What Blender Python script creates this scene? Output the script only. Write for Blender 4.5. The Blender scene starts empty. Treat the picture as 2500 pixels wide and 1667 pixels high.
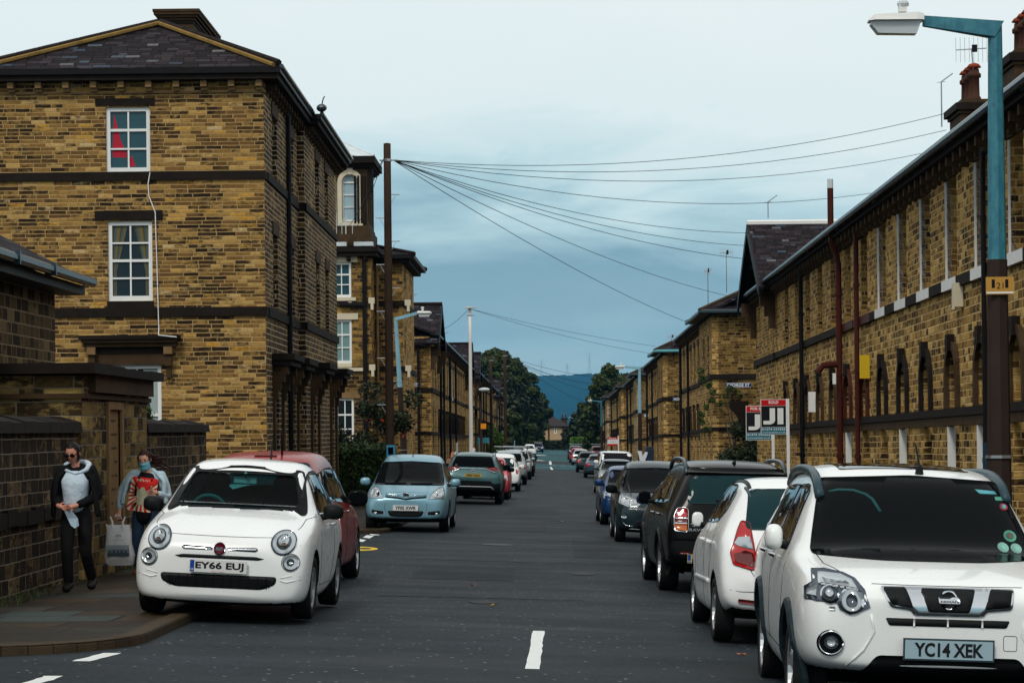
import bpy, bmesh, math, random
from mathutils import Vector, Matrix, Euler
from mathutils.bvhtree import BVHTree
from mathutils.geometry import delaunay_2d_cdt
R = math.radians
random.seed(7)
scene = bpy.context.scene
COL = scene.collection

# ------------------------------------------------------------------ camera
F = 5600.0                      # focal length in photo pixels (photo 2500 wide)
HX, HY, VPX = 1250.0, 1050.0, 1340.0
ROLL = 0.0096
YAW = math.atan((VPX - HX) / F)  # street axis is +Y, camera looks slightly left of it
CZ = 1.7
cam_d = bpy.data.cameras.new('camera')
cam = bpy.data.objects.new('camera', cam_d)
COL.objects.link(cam)
cam_d.sensor_width = 36.0
cam_d.lens = 36.0 * F / 2500.0
cam_d.shift_x = 0.0
cam_d.shift_y = (HY - 833.5) / 2500.0
cam_d.clip_start = 0.3
cam_d.clip_end = 12000
cam.matrix_world = (Matrix.Translation((0, 0, CZ)) @ Matrix.Rotation(YAW, 4, 'Z') @
                    Matrix.Rotation(R(90), 4, 'X') @ Matrix.Rotation(-ROLL, 4, 'Z'))
scene.camera = cam

# ------------------------------------------------------------------ world: overcast daylight
W = bpy.data.worlds.new('World')
scene.world = W
W.use_nodes = True
SUN_EL, SUN_AZ = R(50), R(200)
def build_world():
    nt = W.node_tree
    nt.nodes.clear()
    n = nt.nodes.new
    L = nt.links.new
    out = n('ShaderNodeOutputWorld')
    sky = n('ShaderNodeTexSky'); sky.sky_type = 'NISHITA'; sky.sun_disc = False
    sky.sun_elevation = SUN_EL; sky.sun_rotation = SUN_AZ
    sky.air_density = 1.0; sky.dust_density = 2.0
    bg1 = n('ShaderNodeBackground'); bg1.inputs[1].default_value = 0.06
    L(sky.outputs[0], bg1.inputs[0])
    tc = n('ShaderNodeTexCoord')
    sep = n('ShaderNodeSeparateXYZ'); L(tc.outputs['Generated'], sep.inputs[0])
    # cloud deck seen in the direction of view: stretch the direction so clouds flatten to the horizon
    mp = n('ShaderNodeMapping'); mp.inputs['Scale'].default_value = (6.0, 6.0, 22.0)
    mp.inputs['Location'].default_value = (0.35, 0.0, 0.3)
    L(tc.outputs['Generated'], mp.inputs[0])
    nz = n('ShaderNodeTexNoise'); nz.inputs['Scale'].default_value = 1.3
    nz.inputs['Detail'].default_value = 7; nz.inputs['Roughness'].default_value = 0.58
    nz.inputs['Distortion'].default_value = 0.35
    L(mp.outputs[0], nz.inputs['Vector'])
    nsub = n('ShaderNodeMath'); nsub.operation = 'SUBTRACT'; L(nz.outputs[0], nsub.inputs[0]); nsub.inputs[1].default_value = 0.5
    nmul = n('ShaderNodeMath'); nmul.operation = 'MULTIPLY'; L(nsub.outputs[0], nmul.inputs[0]); nmul.inputs[1].default_value = 0.11
    tl = n('ShaderNodeMath'); tl.operation = 'MULTIPLY'; L(sep.outputs[0], tl.inputs[0]); tl.inputs[1].default_value = 0.06
    a1 = n('ShaderNodeMath'); a1.operation = 'ADD'; L(sep.outputs[2], a1.inputs[0]); L(nmul.outputs[0], a1.inputs[1])
    a2 = n('ShaderNodeMath'); a2.operation = 'ADD'; L(a1.outputs[0], a2.inputs[0]); L(tl.outputs[0], a2.inputs[1])
    mr = n('ShaderNodeMapRange'); L(a2.outputs[0], mr.inputs[0])
    mr.inputs[1].default_value = 0.0; mr.inputs[2].default_value = 0.30
    ramp = n('ShaderNodeValToRGB'); L(mr.outputs[0], ramp.inputs[0])
    cr = ramp.color_ramp
    stops = [(0.00, (0.42, 0.58, 0.62)), (0.10, (0.34, 0.54, 0.61)), (0.16, (0.29, 0.47, 0.55)), (0.23, (0.25, 0.43, 0.52)),
             (0.27, (0.34, 0.53, 0.61)), (0.32, (0.47, 0.68, 0.74)), (0.37, (0.66, 0.84, 0.87)), (0.44, (0.82, 0.93, 0.94)),
             (0.60, (0.86, 0.95, 0.95)), (1.0, (0.95, 0.98, 0.97))]
    while len(cr.elements) > 1: cr.elements.remove(cr.elements[-1])
    cr.elements[0].position = stops[0][0]; cr.elements[0].color = (*stops[0][1], 1)
    for p, c in stops[1:]:
        e = cr.elements.new(p); e.color = (*c, 1)
    cr.interpolation = 'LINEAR'
    # overcast: brighter overhead
    up = n('ShaderNodeMapRange'); L(sep.outputs[2], up.inputs[0])
    up.inputs[1].default_value = 0.25; up.inputs[2].default_value = 1.0
    up.inputs[3].default_value = 1.0; up.inputs[4].default_value = 0.85
    bg2 = n('ShaderNodeBackground'); L(ramp.outputs[0], bg2.inputs[0]); L(up.outputs[0], bg2.inputs[1])
    mix = n('ShaderNodeMixShader'); mix.inputs[0].default_value = 0.93
    L(bg1.outputs[0], mix.inputs[1]); L(bg2.outputs[0], mix.inputs[2])
    L(mix.outputs[0], out.inputs[0])
build_world()
sun_d = bpy.data.lights.new('sun', 'SUN'); sun_d.energy = 1.5; sun_d.angle = R(12)
sun_d.color = (1.0, 0.95, 0.86)
sun = bpy.data.objects.new('sun', sun_d); COL.objects.link(sun)
sdir = Vector((math.cos(SUN_EL) * math.sin(SUN_AZ), math.cos(SUN_EL) * math.cos(SUN_AZ), math.sin(SUN_EL)))
sun.rotation_euler = sdir.to_track_quat('Z', 'Y').to_euler()
sun.location = (0, -20, 60)
vs = scene.view_settings
vs.view_transform = 'Standard'; vs.look = 'None'; vs.exposure = 0.0; vs.gamma = 1.0
scene.cycles.max_bounces = 6
scene.cycles.diffuse_bounces = 2
scene.cycles.glossy_bounces = 3
scene.cycles.transmission_bounces = 4
scene.cycles.transparent_max_bounces = 8
scene.cycles.volume_bounces = 0
scene.cycles.caustics_reflective = False; scene.cycles.caustics_refractive = False

# ------------------------------------------------------------------ metric helpers
def at(px, py, Y):
    """photo pixel + distance along the street -> world point"""
    dx, dy = px - HX, py - HY
    c, s = math.cos(ROLL), math.sin(ROLL)
    u = dx * c - dy * s
    v = -(dx * s + dy * c)
    cy, sy = math.cos(YAW), math.sin(YAW)
    X = u * cy - F * sy
    D = F * cy + u * sy
    k = Y / D
    return Vector((X * k, Y, CZ + v * k))

_H = [(-60, 1.30), (0, 1.62), (14, 1.77), (22, 1.85), (29, 2.01), (47, 2.19), (75, 2.42), (130, 2.76), (200, 3.05), (290, 3.40), (380, 3.85), (460, 4.0), (3000, 4.0)]
def Hc(y):
    for (a, ha), (b, hb) in zip(_H, _H[1:]):
        if y <= b:
            t = (y - a) / (b - a)
            return ha + (hb - ha) * max(t, 0)
    return 4.0
def gz(x, y):
    return CZ - Hc(y) - 0.035 * max(-3.3, min(3.8, x))
PAVE = 0.075

# ------------------------------------------------------------------ mesh builder
class MB:
    def __init__(self):
        self.v = []; self.f = []; self.m = []; self.mats = []; self.smooth = False
    def mi(self, mat):
        if mat is None: return 0
        if mat not in self.mats: self.mats.append(mat)
        return self.mats.index(mat)
    def add(self, vs, fs, mat=None):
        o = len(self.v); k = self.mi(mat)
        self.v += [tuple(p) for p in vs]
        for f in fs:
            self.f.append([i + o for i in f]); self.m.append(k)
    def box(self, x0, x1, y0, y1, z0, z1, mat=None, M=None):
        vs = [Vector((x, y, z)) for x in (x0, x1) for y in (y0, y1) for z in (z0, z1)]
        if M is not None: vs = [M @ p for p in vs]
        self.add(vs, [(0, 1, 3, 2), (4, 6, 7, 5), (0, 4, 5, 1), (2, 3, 7, 6), (0, 2, 6, 4), (1, 5, 7, 3)], mat)
    def quad(self, a, b, c, d, mat=None): self.add([a, b, c, d], [(0, 1, 2, 3)], mat)
    def poly(self, pts, mat=None): self.add(pts, [list(range(len(pts)))], mat)
    def prism(self, pts, off, mat=None):
        n = len(pts); off = Vector(off)
        a = [Vector(p) for p in pts]; b = [p + off for p in a]
        self.add(a + b, [list(range(n))[::-1], [i + n for i in range(n)]] + [(i, (i + 1) % n, (i + 1) % n + n, i + n) for i in range(n)], mat)
    def tube(self, pts, rad, mat=None, seg=8, cap=True):
        pts = [Vector(p) for p in pts]
        rads = rad if isinstance(rad, (list, tuple)) else [rad] * len(pts)
        vs = []; fs = []
        up = None
        for i, p in enumerate(pts):
            t = (pts[min(i + 1, len(pts) - 1)] - pts[max(i - 1, 0)]).normalized()
            if up is None:
                up = Vector((0, 0, 1)) if abs(t.z) < 0.9 else Vector((1, 0, 0))
            a = t.cross(up)
            if a.length < 1e-4: a = t.cross(Vector((0, 1, 0)))
            a.normalize(); b = a.cross(t).normalized(); up = b
            for k in range(seg):
                an = 2 * math.pi * (k + 0.5) / seg
                vs.append(p + (a * math.cos(an) + b * math.sin(an)) * rads[i])
        for i in range(len(pts) - 1):
            for k in range(seg):
                k2 = (k + 1) % seg
                fs.append((i * seg + k, i * seg + k2, (i + 1) * seg + k2, (i + 1) * seg + k))
        if cap:
            fs.append(tuple(range(seg))[::-1]); fs.append(tuple((len(pts) - 1) * seg + k for k in range(seg)))
        self.add(vs, fs, mat)
    def lathe(self, prof, c=(0, 0, 0), axis='Z', mat=None, seg=16, sc=(1, 1)):
        c = Vector(c); vs = []; fs = []
        for r, h in prof:
            for k in range(seg):
                an = 2 * math.pi * k / seg
                a, b = math.cos(an) * r * sc[0], math.sin(an) * r * sc[1]
                p = {'Z': (a, b, h), 'X': (h, a, b), 'Y': (a, h, b)}[axis]
                vs.append(c + Vector(p))
        for i in range(len(prof) - 1):
            for k in range(seg):
                k2 = (k + 1) % seg
                fs.append((i * seg + k, i * seg + k2, (i + 1) * seg + k2, (i + 1) * seg + k))
        self.add(vs, fs, mat)
    def ball(self, c, r, mat=None, seg=12, rings=8):
        r = Vector(r) if isinstance(r, (tuple, list, Vector)) else Vector((r, r, r))
        c = Vector(c); vs = []; fs = []
        for i in range(rings + 1):
            th = math.pi * i / rings
            for k in range(seg):
                an = 2 * math.pi * k / seg
                vs.append(c + Vector((r.x * math.sin(th) * math.cos(an), r.y * math.sin(th) * math.sin(an), r.z * math.cos(th))))
        for i in range(rings):
            for k in range(seg):
                k2 = (k + 1) % seg
                fs.append((i * seg + k, i * seg + k2, (i + 1) * seg + k2, (i + 1) * seg + k))
        self.add(vs, fs, mat)
    def build(self, name, mat=None, parent=None, smooth=None, label=None, bevel=0):
        me = bpy.data.meshes.new(name)
        me.from_pydata(self.v, [], self.f)
        if self.mats:
            for m in self.mats: me.materials.append(m)
            me.polygons.foreach_set('material_index', self.m)
        else:
            me.materials.append(mat)
        if smooth or (smooth is None and self.smooth):
            me.polygons.foreach_set('use_smooth', [True] * len(me.polygons))
        me.update()
        o = bpy.data.objects.new(name, me)
        COL.objects.link(o)
        if parent is not None: o.parent = parent
        if label: o['label'] = label
        if bevel:
            b = o.modifiers.new('bevel', 'BEVEL'); b.width = bevel; b.segments = 2; b.limit_method = 'ANGLE'
        return o

def tag(o, label=None, cat=None, group=None, kind=None):
    if label: o['label'] = label
    if cat: o['category'] = cat
    if group: o['group'] = group
    if kind: o['kind'] = kind
    return o
def empty(name, loc=(0, 0, 0), rz=0, label=None, cat=None, group=None):
    o = bpy.data.objects.new(name, None); COL.objects.link(o)
    o.location = loc; o.rotation_euler = (0, 0, rz); o.empty_display_size = 0.2
    return tag(o, label, cat, group)
def kids(o): return [c for c in bpy.data.objects if c.parent == o]
def copy_tree(o, parent=None, table=None):
    if table is None:
        table = {}
        for c in bpy.data.objects:
            if c.parent: table.setdefault(c.parent.name, []).append(c)
    c = o.copy(); COL.objects.link(c)
    if parent: c.parent = parent
    for ch in table.get(o.name, []): copy_tree(ch, c, table)
    return c

# text as flat geometry (local XZ plane facing -Y, centred)
_TC = {}
def text_geo(s, size, width=None, bold=0.0):
    key = (s, bold)
    if key not in _TC:
        cu = bpy.data.curves.new('t', 'FONT'); cu.body = s; cu.size = 1.0; cu.align_x = 'CENTER'; cu.align_y = 'CENTER'
        cu.offset = bold; cu.resolution_u = 3
        ob = bpy.data.objects.new('t', cu); COL.objects.link(ob)
        dg = bpy.context.evaluated_depsgraph_get(); dg.update()
        me = bpy.data.meshes.new_from_object(ob.evaluated_get(dg))
        V = [tuple(v.co) for v in me.vertices]; Fs = [tuple(p.vertices) for p in me.polygons]
        bpy.data.objects.remove(ob); bpy.data.curves.remove(cu); bpy.data.meshes.remove(me)
        if V:
            xs = [v[0] for v in V]; ys = [v[1] for v in V]
            cx, cy = (min(xs) + max(xs)) / 2, (min(ys) + max(ys)) / 2
            V = [(v[0] - cx, v[1] - cy) for v in V]
            _TC[key] = (V, Fs, max(xs) - min(xs), max(ys) - min(ys))
        else: _TC[key] = ([], [], 1, 1)
    V, Fs, w, h = _TC[key]
    k = size / h
    kx = (width / w) if width else k
    return [(v[0] * kx, v[1] * k) for v in V], Fs
def add_text(mb, s, size, cx, y, cz, mat, width=None, bold=0.0, flip=False, M=None):
    V, Fs = text_geo(s, size, width, bold)
    pts = [Vector(((-a if flip else a) + cx, y, b + cz)) for a, b in V]
    if M is not None: pts = [M @ p for p in pts]
    mb.add(pts, Fs, mat)

# ------------------------------------------------------------------ materials
class NT:
    def __init__(self, name):
        self.mat = bpy.data.materials.new(name); self.mat.use_nodes = True
        self.nt = self.mat.node_tree; self.nt.nodes.clear()
        self.out = self.n('ShaderNodeOutputMaterial')
        self.p = self.n('ShaderNodeBsdfPrincipled')
        self.l(self.p.outputs[0], self.out.inputs[0])
    def n(self, t): return self.nt.nodes.new(t)
    def l(self, a, b): self.nt.links.new(a, b)
    def setv(self, sock, v):
        if isinstance(v, bpy.types.NodeSocket): self.l(v, sock)
        elif v is not None: sock.default_value = v
    def m(self, op, a, b=None, c=None, clamp=False):
        x = self.n('ShaderNodeMath'); x.operation = op; x.use_clamp = clamp
        self.setv(x.inputs[0], a); self.setv(x.inputs[1], b)
        if c is not None: self.setv(x.inputs[2], c)
        return x.outputs[0]
    def noise(self, vec, scale, detail=3, rough=0.5, dist=0.0, dims='3D'):
        x = self.n('ShaderNodeTexNoise'); x.noise_dimensions = dims
        if vec is not None: self.l(vec, x.inputs['Vector'])
        x.inputs['Scale'].default_value = scale; x.inputs['Detail'].default_value = detail
        x.inputs['Roughness'].default_value = rough; x.inputs['Distortion'].default_value = dist
        return x.outputs[0]
    def ramp(self, fac, stops, interp='LINEAR'):
        x = self.n('ShaderNodeValToRGB'); self.l(fac, x.inputs[0]); cr = x.color_ramp; cr.interpolation = interp
        while len(cr.elements) > 1: cr.elements.remove(cr.elements[-1])
        cr.elements[0].position = stops[0][0]; cr.elements[0].color = (*stops[0][1], 1)
        for p, c in stops[1:]:
            e = cr.elements.new(p); e.color = (*c, 1)
        return x.outputs[0]
    def mix(self, f, a, b, mode='MIX'):
        x = self.n('ShaderNodeMix'); x.data_type = 'RGBA'; x.blend_type = mode
        self.setv(x.inputs[0], f)
        for i, v in ((6, a), (7, b)):
            if isinstance(v, tuple): v = (*v[:3], 1)
            self.setv(x.inputs[i], v)
        return x.outputs[2]
    def coord(self, kind='Object'):
        return self.n('ShaderNodeTexCoord').outputs[kind]
    def sep(self, v):
        x = self.n('ShaderNodeSeparateXYZ'); self.l(v, x.inputs[0]); return x.outputs
    def comb(self, a, b, c):
        x = self.n('ShaderNodeCombineXYZ')
        for i, v in enumerate((a, b, c)): self.setv(x.inputs[i], v)
        return x.outputs[0]
    def scale(self, v, s):
        x = self.n('ShaderNodeMapping'); self.l(v, x.inputs[0]); x.inputs['Scale'].default_value = s; return x.outputs[0]
    def bump(self, h, strength=0.4, dist=0.02):
        x = self.n('ShaderNodeBump'); x.inputs['Strength'].default_value = strength; x.inputs['Distance'].default_value = dist
        self.l(h, x.inputs['Height']); self.l(x.outputs[0], self.p.inputs['Normal'])
    def col(self, v): self.setv(self.p.inputs['Base Color'], (*v, 1) if isinstance(v, tuple) else v)
    def rough(self, v): self.setv(self.p.inputs['Roughness'], v)

def plain(name, color, rough=0.6, metal=0.0, spec=None, var=0.0, vscale=3.0, coat=0.0, bump=0.0, bscale=30):
    t = NT(name)
    if var:
        f = t.noise(t.coord(), vscale, 4, 0.6)
        t.col(t.mix(f, tuple(c * (1 - var) for c in color), tuple(min(1, c * (1 + var)) for c in color)))
    else: t.col(color)
    t.rough(rough); t.p.inputs['Metallic'].default_value = metal
    t.p.inputs['Specular IOR Level'].default_value = spec if spec is not None else (.5 if rough < .32 or metal > .3 else .12)
    t.p.inputs['Coat Weight'].default_value = coat; t.p.inputs['Coat Roughness'].default_value = 0.04
    if bump: t.bump(t.noise(t.coord(), bscale, 4, 0.6), bump, 0.01)
    return t.mat

def masonry(name, h, w, stops, mortar=(0.3, 0.22, 0.12), mw=0.012, mode='wall', dirt=0.5, rough=0.85, bump=0.5, seed=0.0, dirtcol=(0.016, 0.011, 0.008), grain=0.45, hue=0.0):
    t = NT(name)
    P = t.coord(); s = t.sep(P)
    if mode == 'wall':
        g = t.n('ShaderNodeNewGeometry'); ns = t.sep(g.outputs['True Normal'])
        fx = t.m('GREATER_THAN', t.m('ABSOLUTE', ns[0]), 0.6)
        u = t.m('ADD', t.m('MULTIPLY', s[1], fx), t.m('MULTIPLY', s[0], t.m('SUBTRACT', 1.0, fx)))
        v = s[2]
    elif mode == 'roof':           # courses climb with height, joints run along the eaves
        g = t.n('ShaderNodeNewGeometry'); ns = t.sep(g.outputs['True Normal'])
        fx = t.m('GREATER_THAN', t.m('ABSOLUTE', ns[0]), t.m('ABSOLUTE', ns[1]))
        u = t.m('ADD', t.m('MULTIPLY', s[1], fx), t.m('MULTIPLY', s[0], t.m('SUBTRACT', 1.0, fx)))
        v = t.m('MULTIPLY', s[2], 2.1)
    else:
        u, v = s[0], s[1]
    wob = t.m('SUBTRACT', t.noise(P, 2.2, 2, 0.5), 0.5)
    v = t.m('ADD', v, t.m('MULTIPLY', wob, 0.022 if mode != 'roof' else 0.0))
    # course heights vary in bands
    band = t.noise(t.comb(0.0, 0.0, v), 0.35, 1, 0.5)
    vv = t.m('DIVIDE', t.m('ADD', v, t.m('MULTIPLY', band, 0.6 if mode == 'wall' else 0.0)), h)
    row = t.m('FLOOR', vv); fr = t.m('FRACT', vv)
    wn = t.n('ShaderNodeTexWhiteNoise'); wn.noise_dimensions = '1D'; t.l(t.m('ADD', row, seed), wn.inputs['W'])
    r1 = wn.outputs[0]
    wr = t.m('MULTIPLY', w, t.m('ADD', 0.75, t.m('MULTIPLY', r1, 0.5)))
    un = t.m('MULTIPLY', t.m('SUBTRACT', t.noise(t.comb(u, t.m('MULTIPLY', row, 3.7), 0.0), 1.7 / w * 0.4, 1, 0.5), 0.5), w * 1.1)
    uu = t.m('DIVIDE', t.m('ADD', t.m('ADD', u, un), t.m('MULTIPLY', r1, 9.0)), wr)
    cl = t.m('FLOOR', uu); fc = t.m('FRACT', uu)
    w2 = t.n('ShaderNodeTexWhiteNoise'); w2.noise_dimensions = '2D'; t.l(t.comb(cl, t.m('ADD', row, seed), 0.0), w2.inputs['Vector'])
    rnd = w2.outputs[0]
    c = t.ramp(t.m('FRACT', t.m('MULTIPLY', rnd, 7.31)), stops)
    gr = t.noise(t.scale(P, (1, 1, 3.0)), 11, 6, 0.7)
    c = t.mix(1.0, c, t.ramp(gr, [(0.25, (1 - grain,) * 3), (0.72, (1 + grain * 0.6,) * 3)]), 'MULTIPLY')
    # each stone carries its own amount of soot, blotchy inside the stone and heavier in weathered patches
    big = t.noise(t.scale(P, (1, 1, 0.6)), 0.6, 4, 0.6, 0.4)
    bl = t.noise(t.scale(P, (1, 1, 2.2)), 5.5, 4, 0.65, 0.5)
    sf = t.m('ADD', t.m('ADD', t.m('MULTIPLY', t.m('SUBTRACT', rnd, 0.5), 0.55), t.m('MULTIPLY', t.m('SUBTRACT', bl, 0.5), 1.3)), t.m('MULTIPLY', t.m('SUBTRACT', big, 0.5), 1.2))
    sf = t.m('MULTIPLY', t.m('ADD', sf, dirt - 0.56), 3.2, clamp=True)
    c = t.mix(t.m('MULTIPLY', sf, 0.93), c, dirtcol)
    # joints
    dv = t.m('MULTIPLY', t.m('MINIMUM', fr, t.m('SUBTRACT', 1.0, fr)), h)
    du = t.m('MULTIPLY', t.m('MINIMUM', fc, t.m('SUBTRACT', 1.0, fc)), wr)
    dd = t.m('MINIMUM', dv, du)
    dd = t.m('ADD', dd, t.m('MULTIPLY', t.m('SUBTRACT', t.noise(P, 14, 3, 0.6), 0.5), mw * 0.9))
    mk = t.m('SUBTRACT', 1.0, t.m('DIVIDE', t.m('SUBTRACT', dd, mw * 0.35), mw * 0.5), clamp=True)
    mcol = t.mix(t.noise(P, 5, 3, 0.6), tuple(x * 0.55 for x in mortar), tuple(min(1, x * 1.35) for x in mortar))
    c = t.mix(mk, c, mcol)
    t.col(c); t.rough(rough); t.p.inputs['Specular IOR Level'].default_value = 0.08
    hgt = t.m('ADD', t.m('MULTIPLY', t.m('SUBTRACT', 1.0, mk), 0.7), t.m('MULTIPLY', gr, 0.6))
    hgt = t.m('ADD', hgt, t.m('MULTIPLY', rnd, 0.25))
    t.bump(hgt, bump, 0.03)
    return t.mat

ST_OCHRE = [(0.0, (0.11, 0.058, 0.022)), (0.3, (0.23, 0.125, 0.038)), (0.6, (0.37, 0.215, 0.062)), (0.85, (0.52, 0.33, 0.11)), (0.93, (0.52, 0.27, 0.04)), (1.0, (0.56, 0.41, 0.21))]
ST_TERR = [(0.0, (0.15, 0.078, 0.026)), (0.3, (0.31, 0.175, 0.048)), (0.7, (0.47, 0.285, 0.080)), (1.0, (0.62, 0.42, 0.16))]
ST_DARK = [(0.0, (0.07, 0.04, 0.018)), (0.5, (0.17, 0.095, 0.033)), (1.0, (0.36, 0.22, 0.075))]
MAT = {}
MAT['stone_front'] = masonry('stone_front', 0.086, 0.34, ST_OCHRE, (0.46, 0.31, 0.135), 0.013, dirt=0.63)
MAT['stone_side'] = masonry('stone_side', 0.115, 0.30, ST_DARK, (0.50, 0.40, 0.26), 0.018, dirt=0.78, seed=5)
MAT['stone_terrace'] = masonry('stone_terrace', 0.112, 0.28, ST_TERR, (0.52, 0.355, 0.155), 0.016, dirt=0.56, seed=11)
MAT['stone_pale'] = masonry('stone_pale', 0.13, 0.33, [(0, (0.10, 0.06, 0.03)), (0.3, (0.30, 0.21, 0.10)), (1, (0.52, 0.40, 0.22))], (0.40, 0.30, 0.18), 0.014, dirt=0.35, seed=15)
MAT['stone_tower'] = masonry('stone_tower', 0.13, 0.34, [(0, (0.10, 0.06, 0.025)), (0.4, (0.24, 0.14, 0.04)), (1, (0.44, 0.26, 0.06))], (0.26, 0.18, 0.09), 0.014, dirt=0.62, seed=21)
MAT['stone_garden'] = masonry('stone_garden', 0.15, 0.34, [(0, (0.05, 0.035, 0.02)), (0.5, (0.12, 0.08, 0.04)), (1, (0.26, 0.17, 0.075))], (0.24, 0.20, 0.15), 0.010, dirt=0.85, seed=31)
MAT['stone_pier'] = masonry('stone_pier', 0.17, 0.42, [(0, (0.10, 0.065, 0.025)), (0.4, (0.22, 0.145, 0.05)), (1, (0.40, 0.28, 0.09))], (0.20, 0.17, 0.13), 0.012, dirt=0.66, seed=35)
MAT['slate'] = masonry('slate', 0.16, 0.32, [(0, (0.011, 0.009, 0.011)), (0.5, (0.024, 0.018, 0.022)), (0.9, (0.042, 0.032, 0.038)), (0.97, (0.05, 0.07, 0.10)), (1, (0.14, 0.13, 0.13))], (0.003, 0.003, 0.004), 0.02, mode='roof', dirt=0.3, rough=0.8, bump=0.35, seed=3)
MAT['flags'] = masonry('flags', 0.75, 1.1, [(0, (0.026, 0.017, 0.011)), (0.5, (0.040, 0.026, 0.015)), (0.88, (0.055, 0.038, 0.022)), (0.95, (0.036, 0.045, 0.042)), (1, (0.045, 0.058, 0.055))], (0.010, 0.008, 0.006), 0.022, mode='floor', dirt=0.62, rough=0.6, bump=0.25, seed=41, dirtcol=(0.022, 0.018, 0.012))
MAT['sooty'] = plain('sooty_stone', (0.014, 0.010, 0.008), 0.8, var=0.7, vscale=4, bump=0.5)
MAT['sooty_brown'] = plain('sooty_brown_stone', (0.055, 0.033, 0.016), 0.8, var=0.7, vscale=3, bump=0.5)
MAT['dressed'] = plain('dressed_stone', (0.22, 0.135, 0.06), 0.8, var=0.45, vscale=2.5, bump=0.3)
MAT['moss_gold'] = plain('hip_mortar', (0.21, 0.13, 0.038), 0.9, var=0.6, vscale=5, bump=0.4)
MAT['black_wood'] = plain('black_paint', (0.008, 0.007, 0.008), 0.5, var=0.4)
MAT['gutter'] = plain('gutter_blue_black', (0.02, 0.04, 0.05), 0.25, var=0.3)
MAT['white'] = plain('white_gloss_paint', (0.80, 0.81, 0.80), 0.4, var=0.05)
MAT['white_stone'] = plain('white_painted_stone', (0.72, 0.72, 0.70), 0.6, var=0.1)
MAT['cream'] = plain('cream_stone', (0.62, 0.55, 0.40), 0.7, var=0.15)
MAT['redpipe'] = plain('oxide_red_paint', (0.060, 0.014, 0.009), 0.45, var=0.3)
MAT['terracotta'] = plain('terracotta', (0.26, 0.045, 0.02), 0.7, var=0.35, vscale=8)
MAT['pot_brown'] = plain('pot_brown', (0.06, 0.024, 0.015), 0.7, var=0.4, vscale=8)
MAT['lead'] = plain('lead_sheet', (0.56, 0.62, 0.64), 0.4, var=0.3, vscale=2)
MAT['cyan'] = plain('cyan_paint', (0.10, 0.33, 0.36), 0.4, var=0.15)
def glass_mat(name, col=(0.012, 0.018, 0.022), rough=0.06, spec=0.6):
    return plain(name, col, rough, spec=spec)
MAT['pane'] = glass_mat('window_glass', (0.010, 0.020, 0.026), 0.12, 0.35)
MAT['pane_teal'] = plain('window_glass_teal', (0.022, 0.075, 0.095), 0.15, spec=0.3, var=0.3, vscale=2)
MAT['pane_mist'] = plain('window_glass_frosted', (0.16, 0.28, 0.28), 0.3, var=0.15)
MAT['pane_sky'] = plain('window_glass_painted_sky', (0.35, 0.48, 0.53), 0.15, var=0.2)  # pale sky tone put into the pane colour

def asphalt_mat(name, base=(0.0195, 0.0255, 0.030), speck=True):
    t = NT(name); P = t.coord()
    big = t.noise(t.scale(P, (1, 0.12, 1)), 0.8, 5, 0.6, 0.2)
    fine = t.noise(P, 24, 6, 0.85)
    mid = t.noise(t.scale(P, (0.5, 1, 1)), 1.1, 4, 0.6)
    c = t.mix(big, tuple(x * 0.62 for x in base), tuple(x * 1.45 for x in base))
    c = t.mix(1.0, c, t.ramp(fine, [(0.32, (0.35,) * 3), (0.68, (1.75,) * 3)]), 'MULTIPLY')
    c = t.mix(1.0, c, t.ramp(mid, [(0.3, (0.68,) * 3), (0.7, (1.22,) * 3)]), 'MULTIPLY')
    tr = t.noise(t.scale(P, (0.10, 0.9, 1)), 1.0, 5, 0.65, 0.3)
    c = t.mix(1.0, c, t.ramp(tr, [(0.35, (0.80,) * 3), (0.65, (1.20,) * 3)]), 'MULTIPLY')
    if speck:
        vo = t.n('ShaderNodeTexVoronoi'); t.l(P, vo.inputs['Vector']); vo.inputs['Scale'].default_value = 11
        wn = t.n('ShaderNodeTexWhiteNoise'); t.l(vo.outputs['Color'], wn.inputs['Vector'])
        k = t.m('MULTIPLY', t.m('LESS_THAN', vo.outputs['Distance'], 0.17), t.m('GREATER_THAN', wn.outputs[0], 0.78))
        c = t.mix(t.m('MULTIPLY', k, 0.8), c, (0.26, 0.30, 0.32))
    t.col(c); t.rough(t.ramp(mid, [(0.3, (0.6,) * 3), (0.7, (0.85,) * 3)]))
    t.p.inputs['Specular IOR Level'].default_value = 0.12
    t.bump(fine, 0.5, 0.01)
    return t.mat
MAT['asphalt'] = asphalt_mat('asphalt')
MAT['asphalt_teal'] = asphalt_mat('asphalt_blue_green', (0.015, 0.075, 0.090), False)
MAT['asphalt_new'] = asphalt_mat('asphalt_side_street', (0.018, 0.030, 0.036), False)
MAT['paint_white'] = plain('road_paint_white', (0.72, 0.74, 0.73), 0.6, var=0.12, vscale=12, bump=0.3)
MAT['paint_yellow'] = plain('road_paint_yellow', (0.72, 0.48, 0.04), 0.6, var=0.15, vscale=12, bump=0.3)
MAT['kerb'] = plain('kerb_stone', (0.050, 0.035, 0.020), 0.7, var=0.45, vscale=6, bump=0.5)
MAT['grass'] = plain('ground_grass', (0.04, 0.06, 0.02), 0.9, var=0.5, vscale=0.3)

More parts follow.
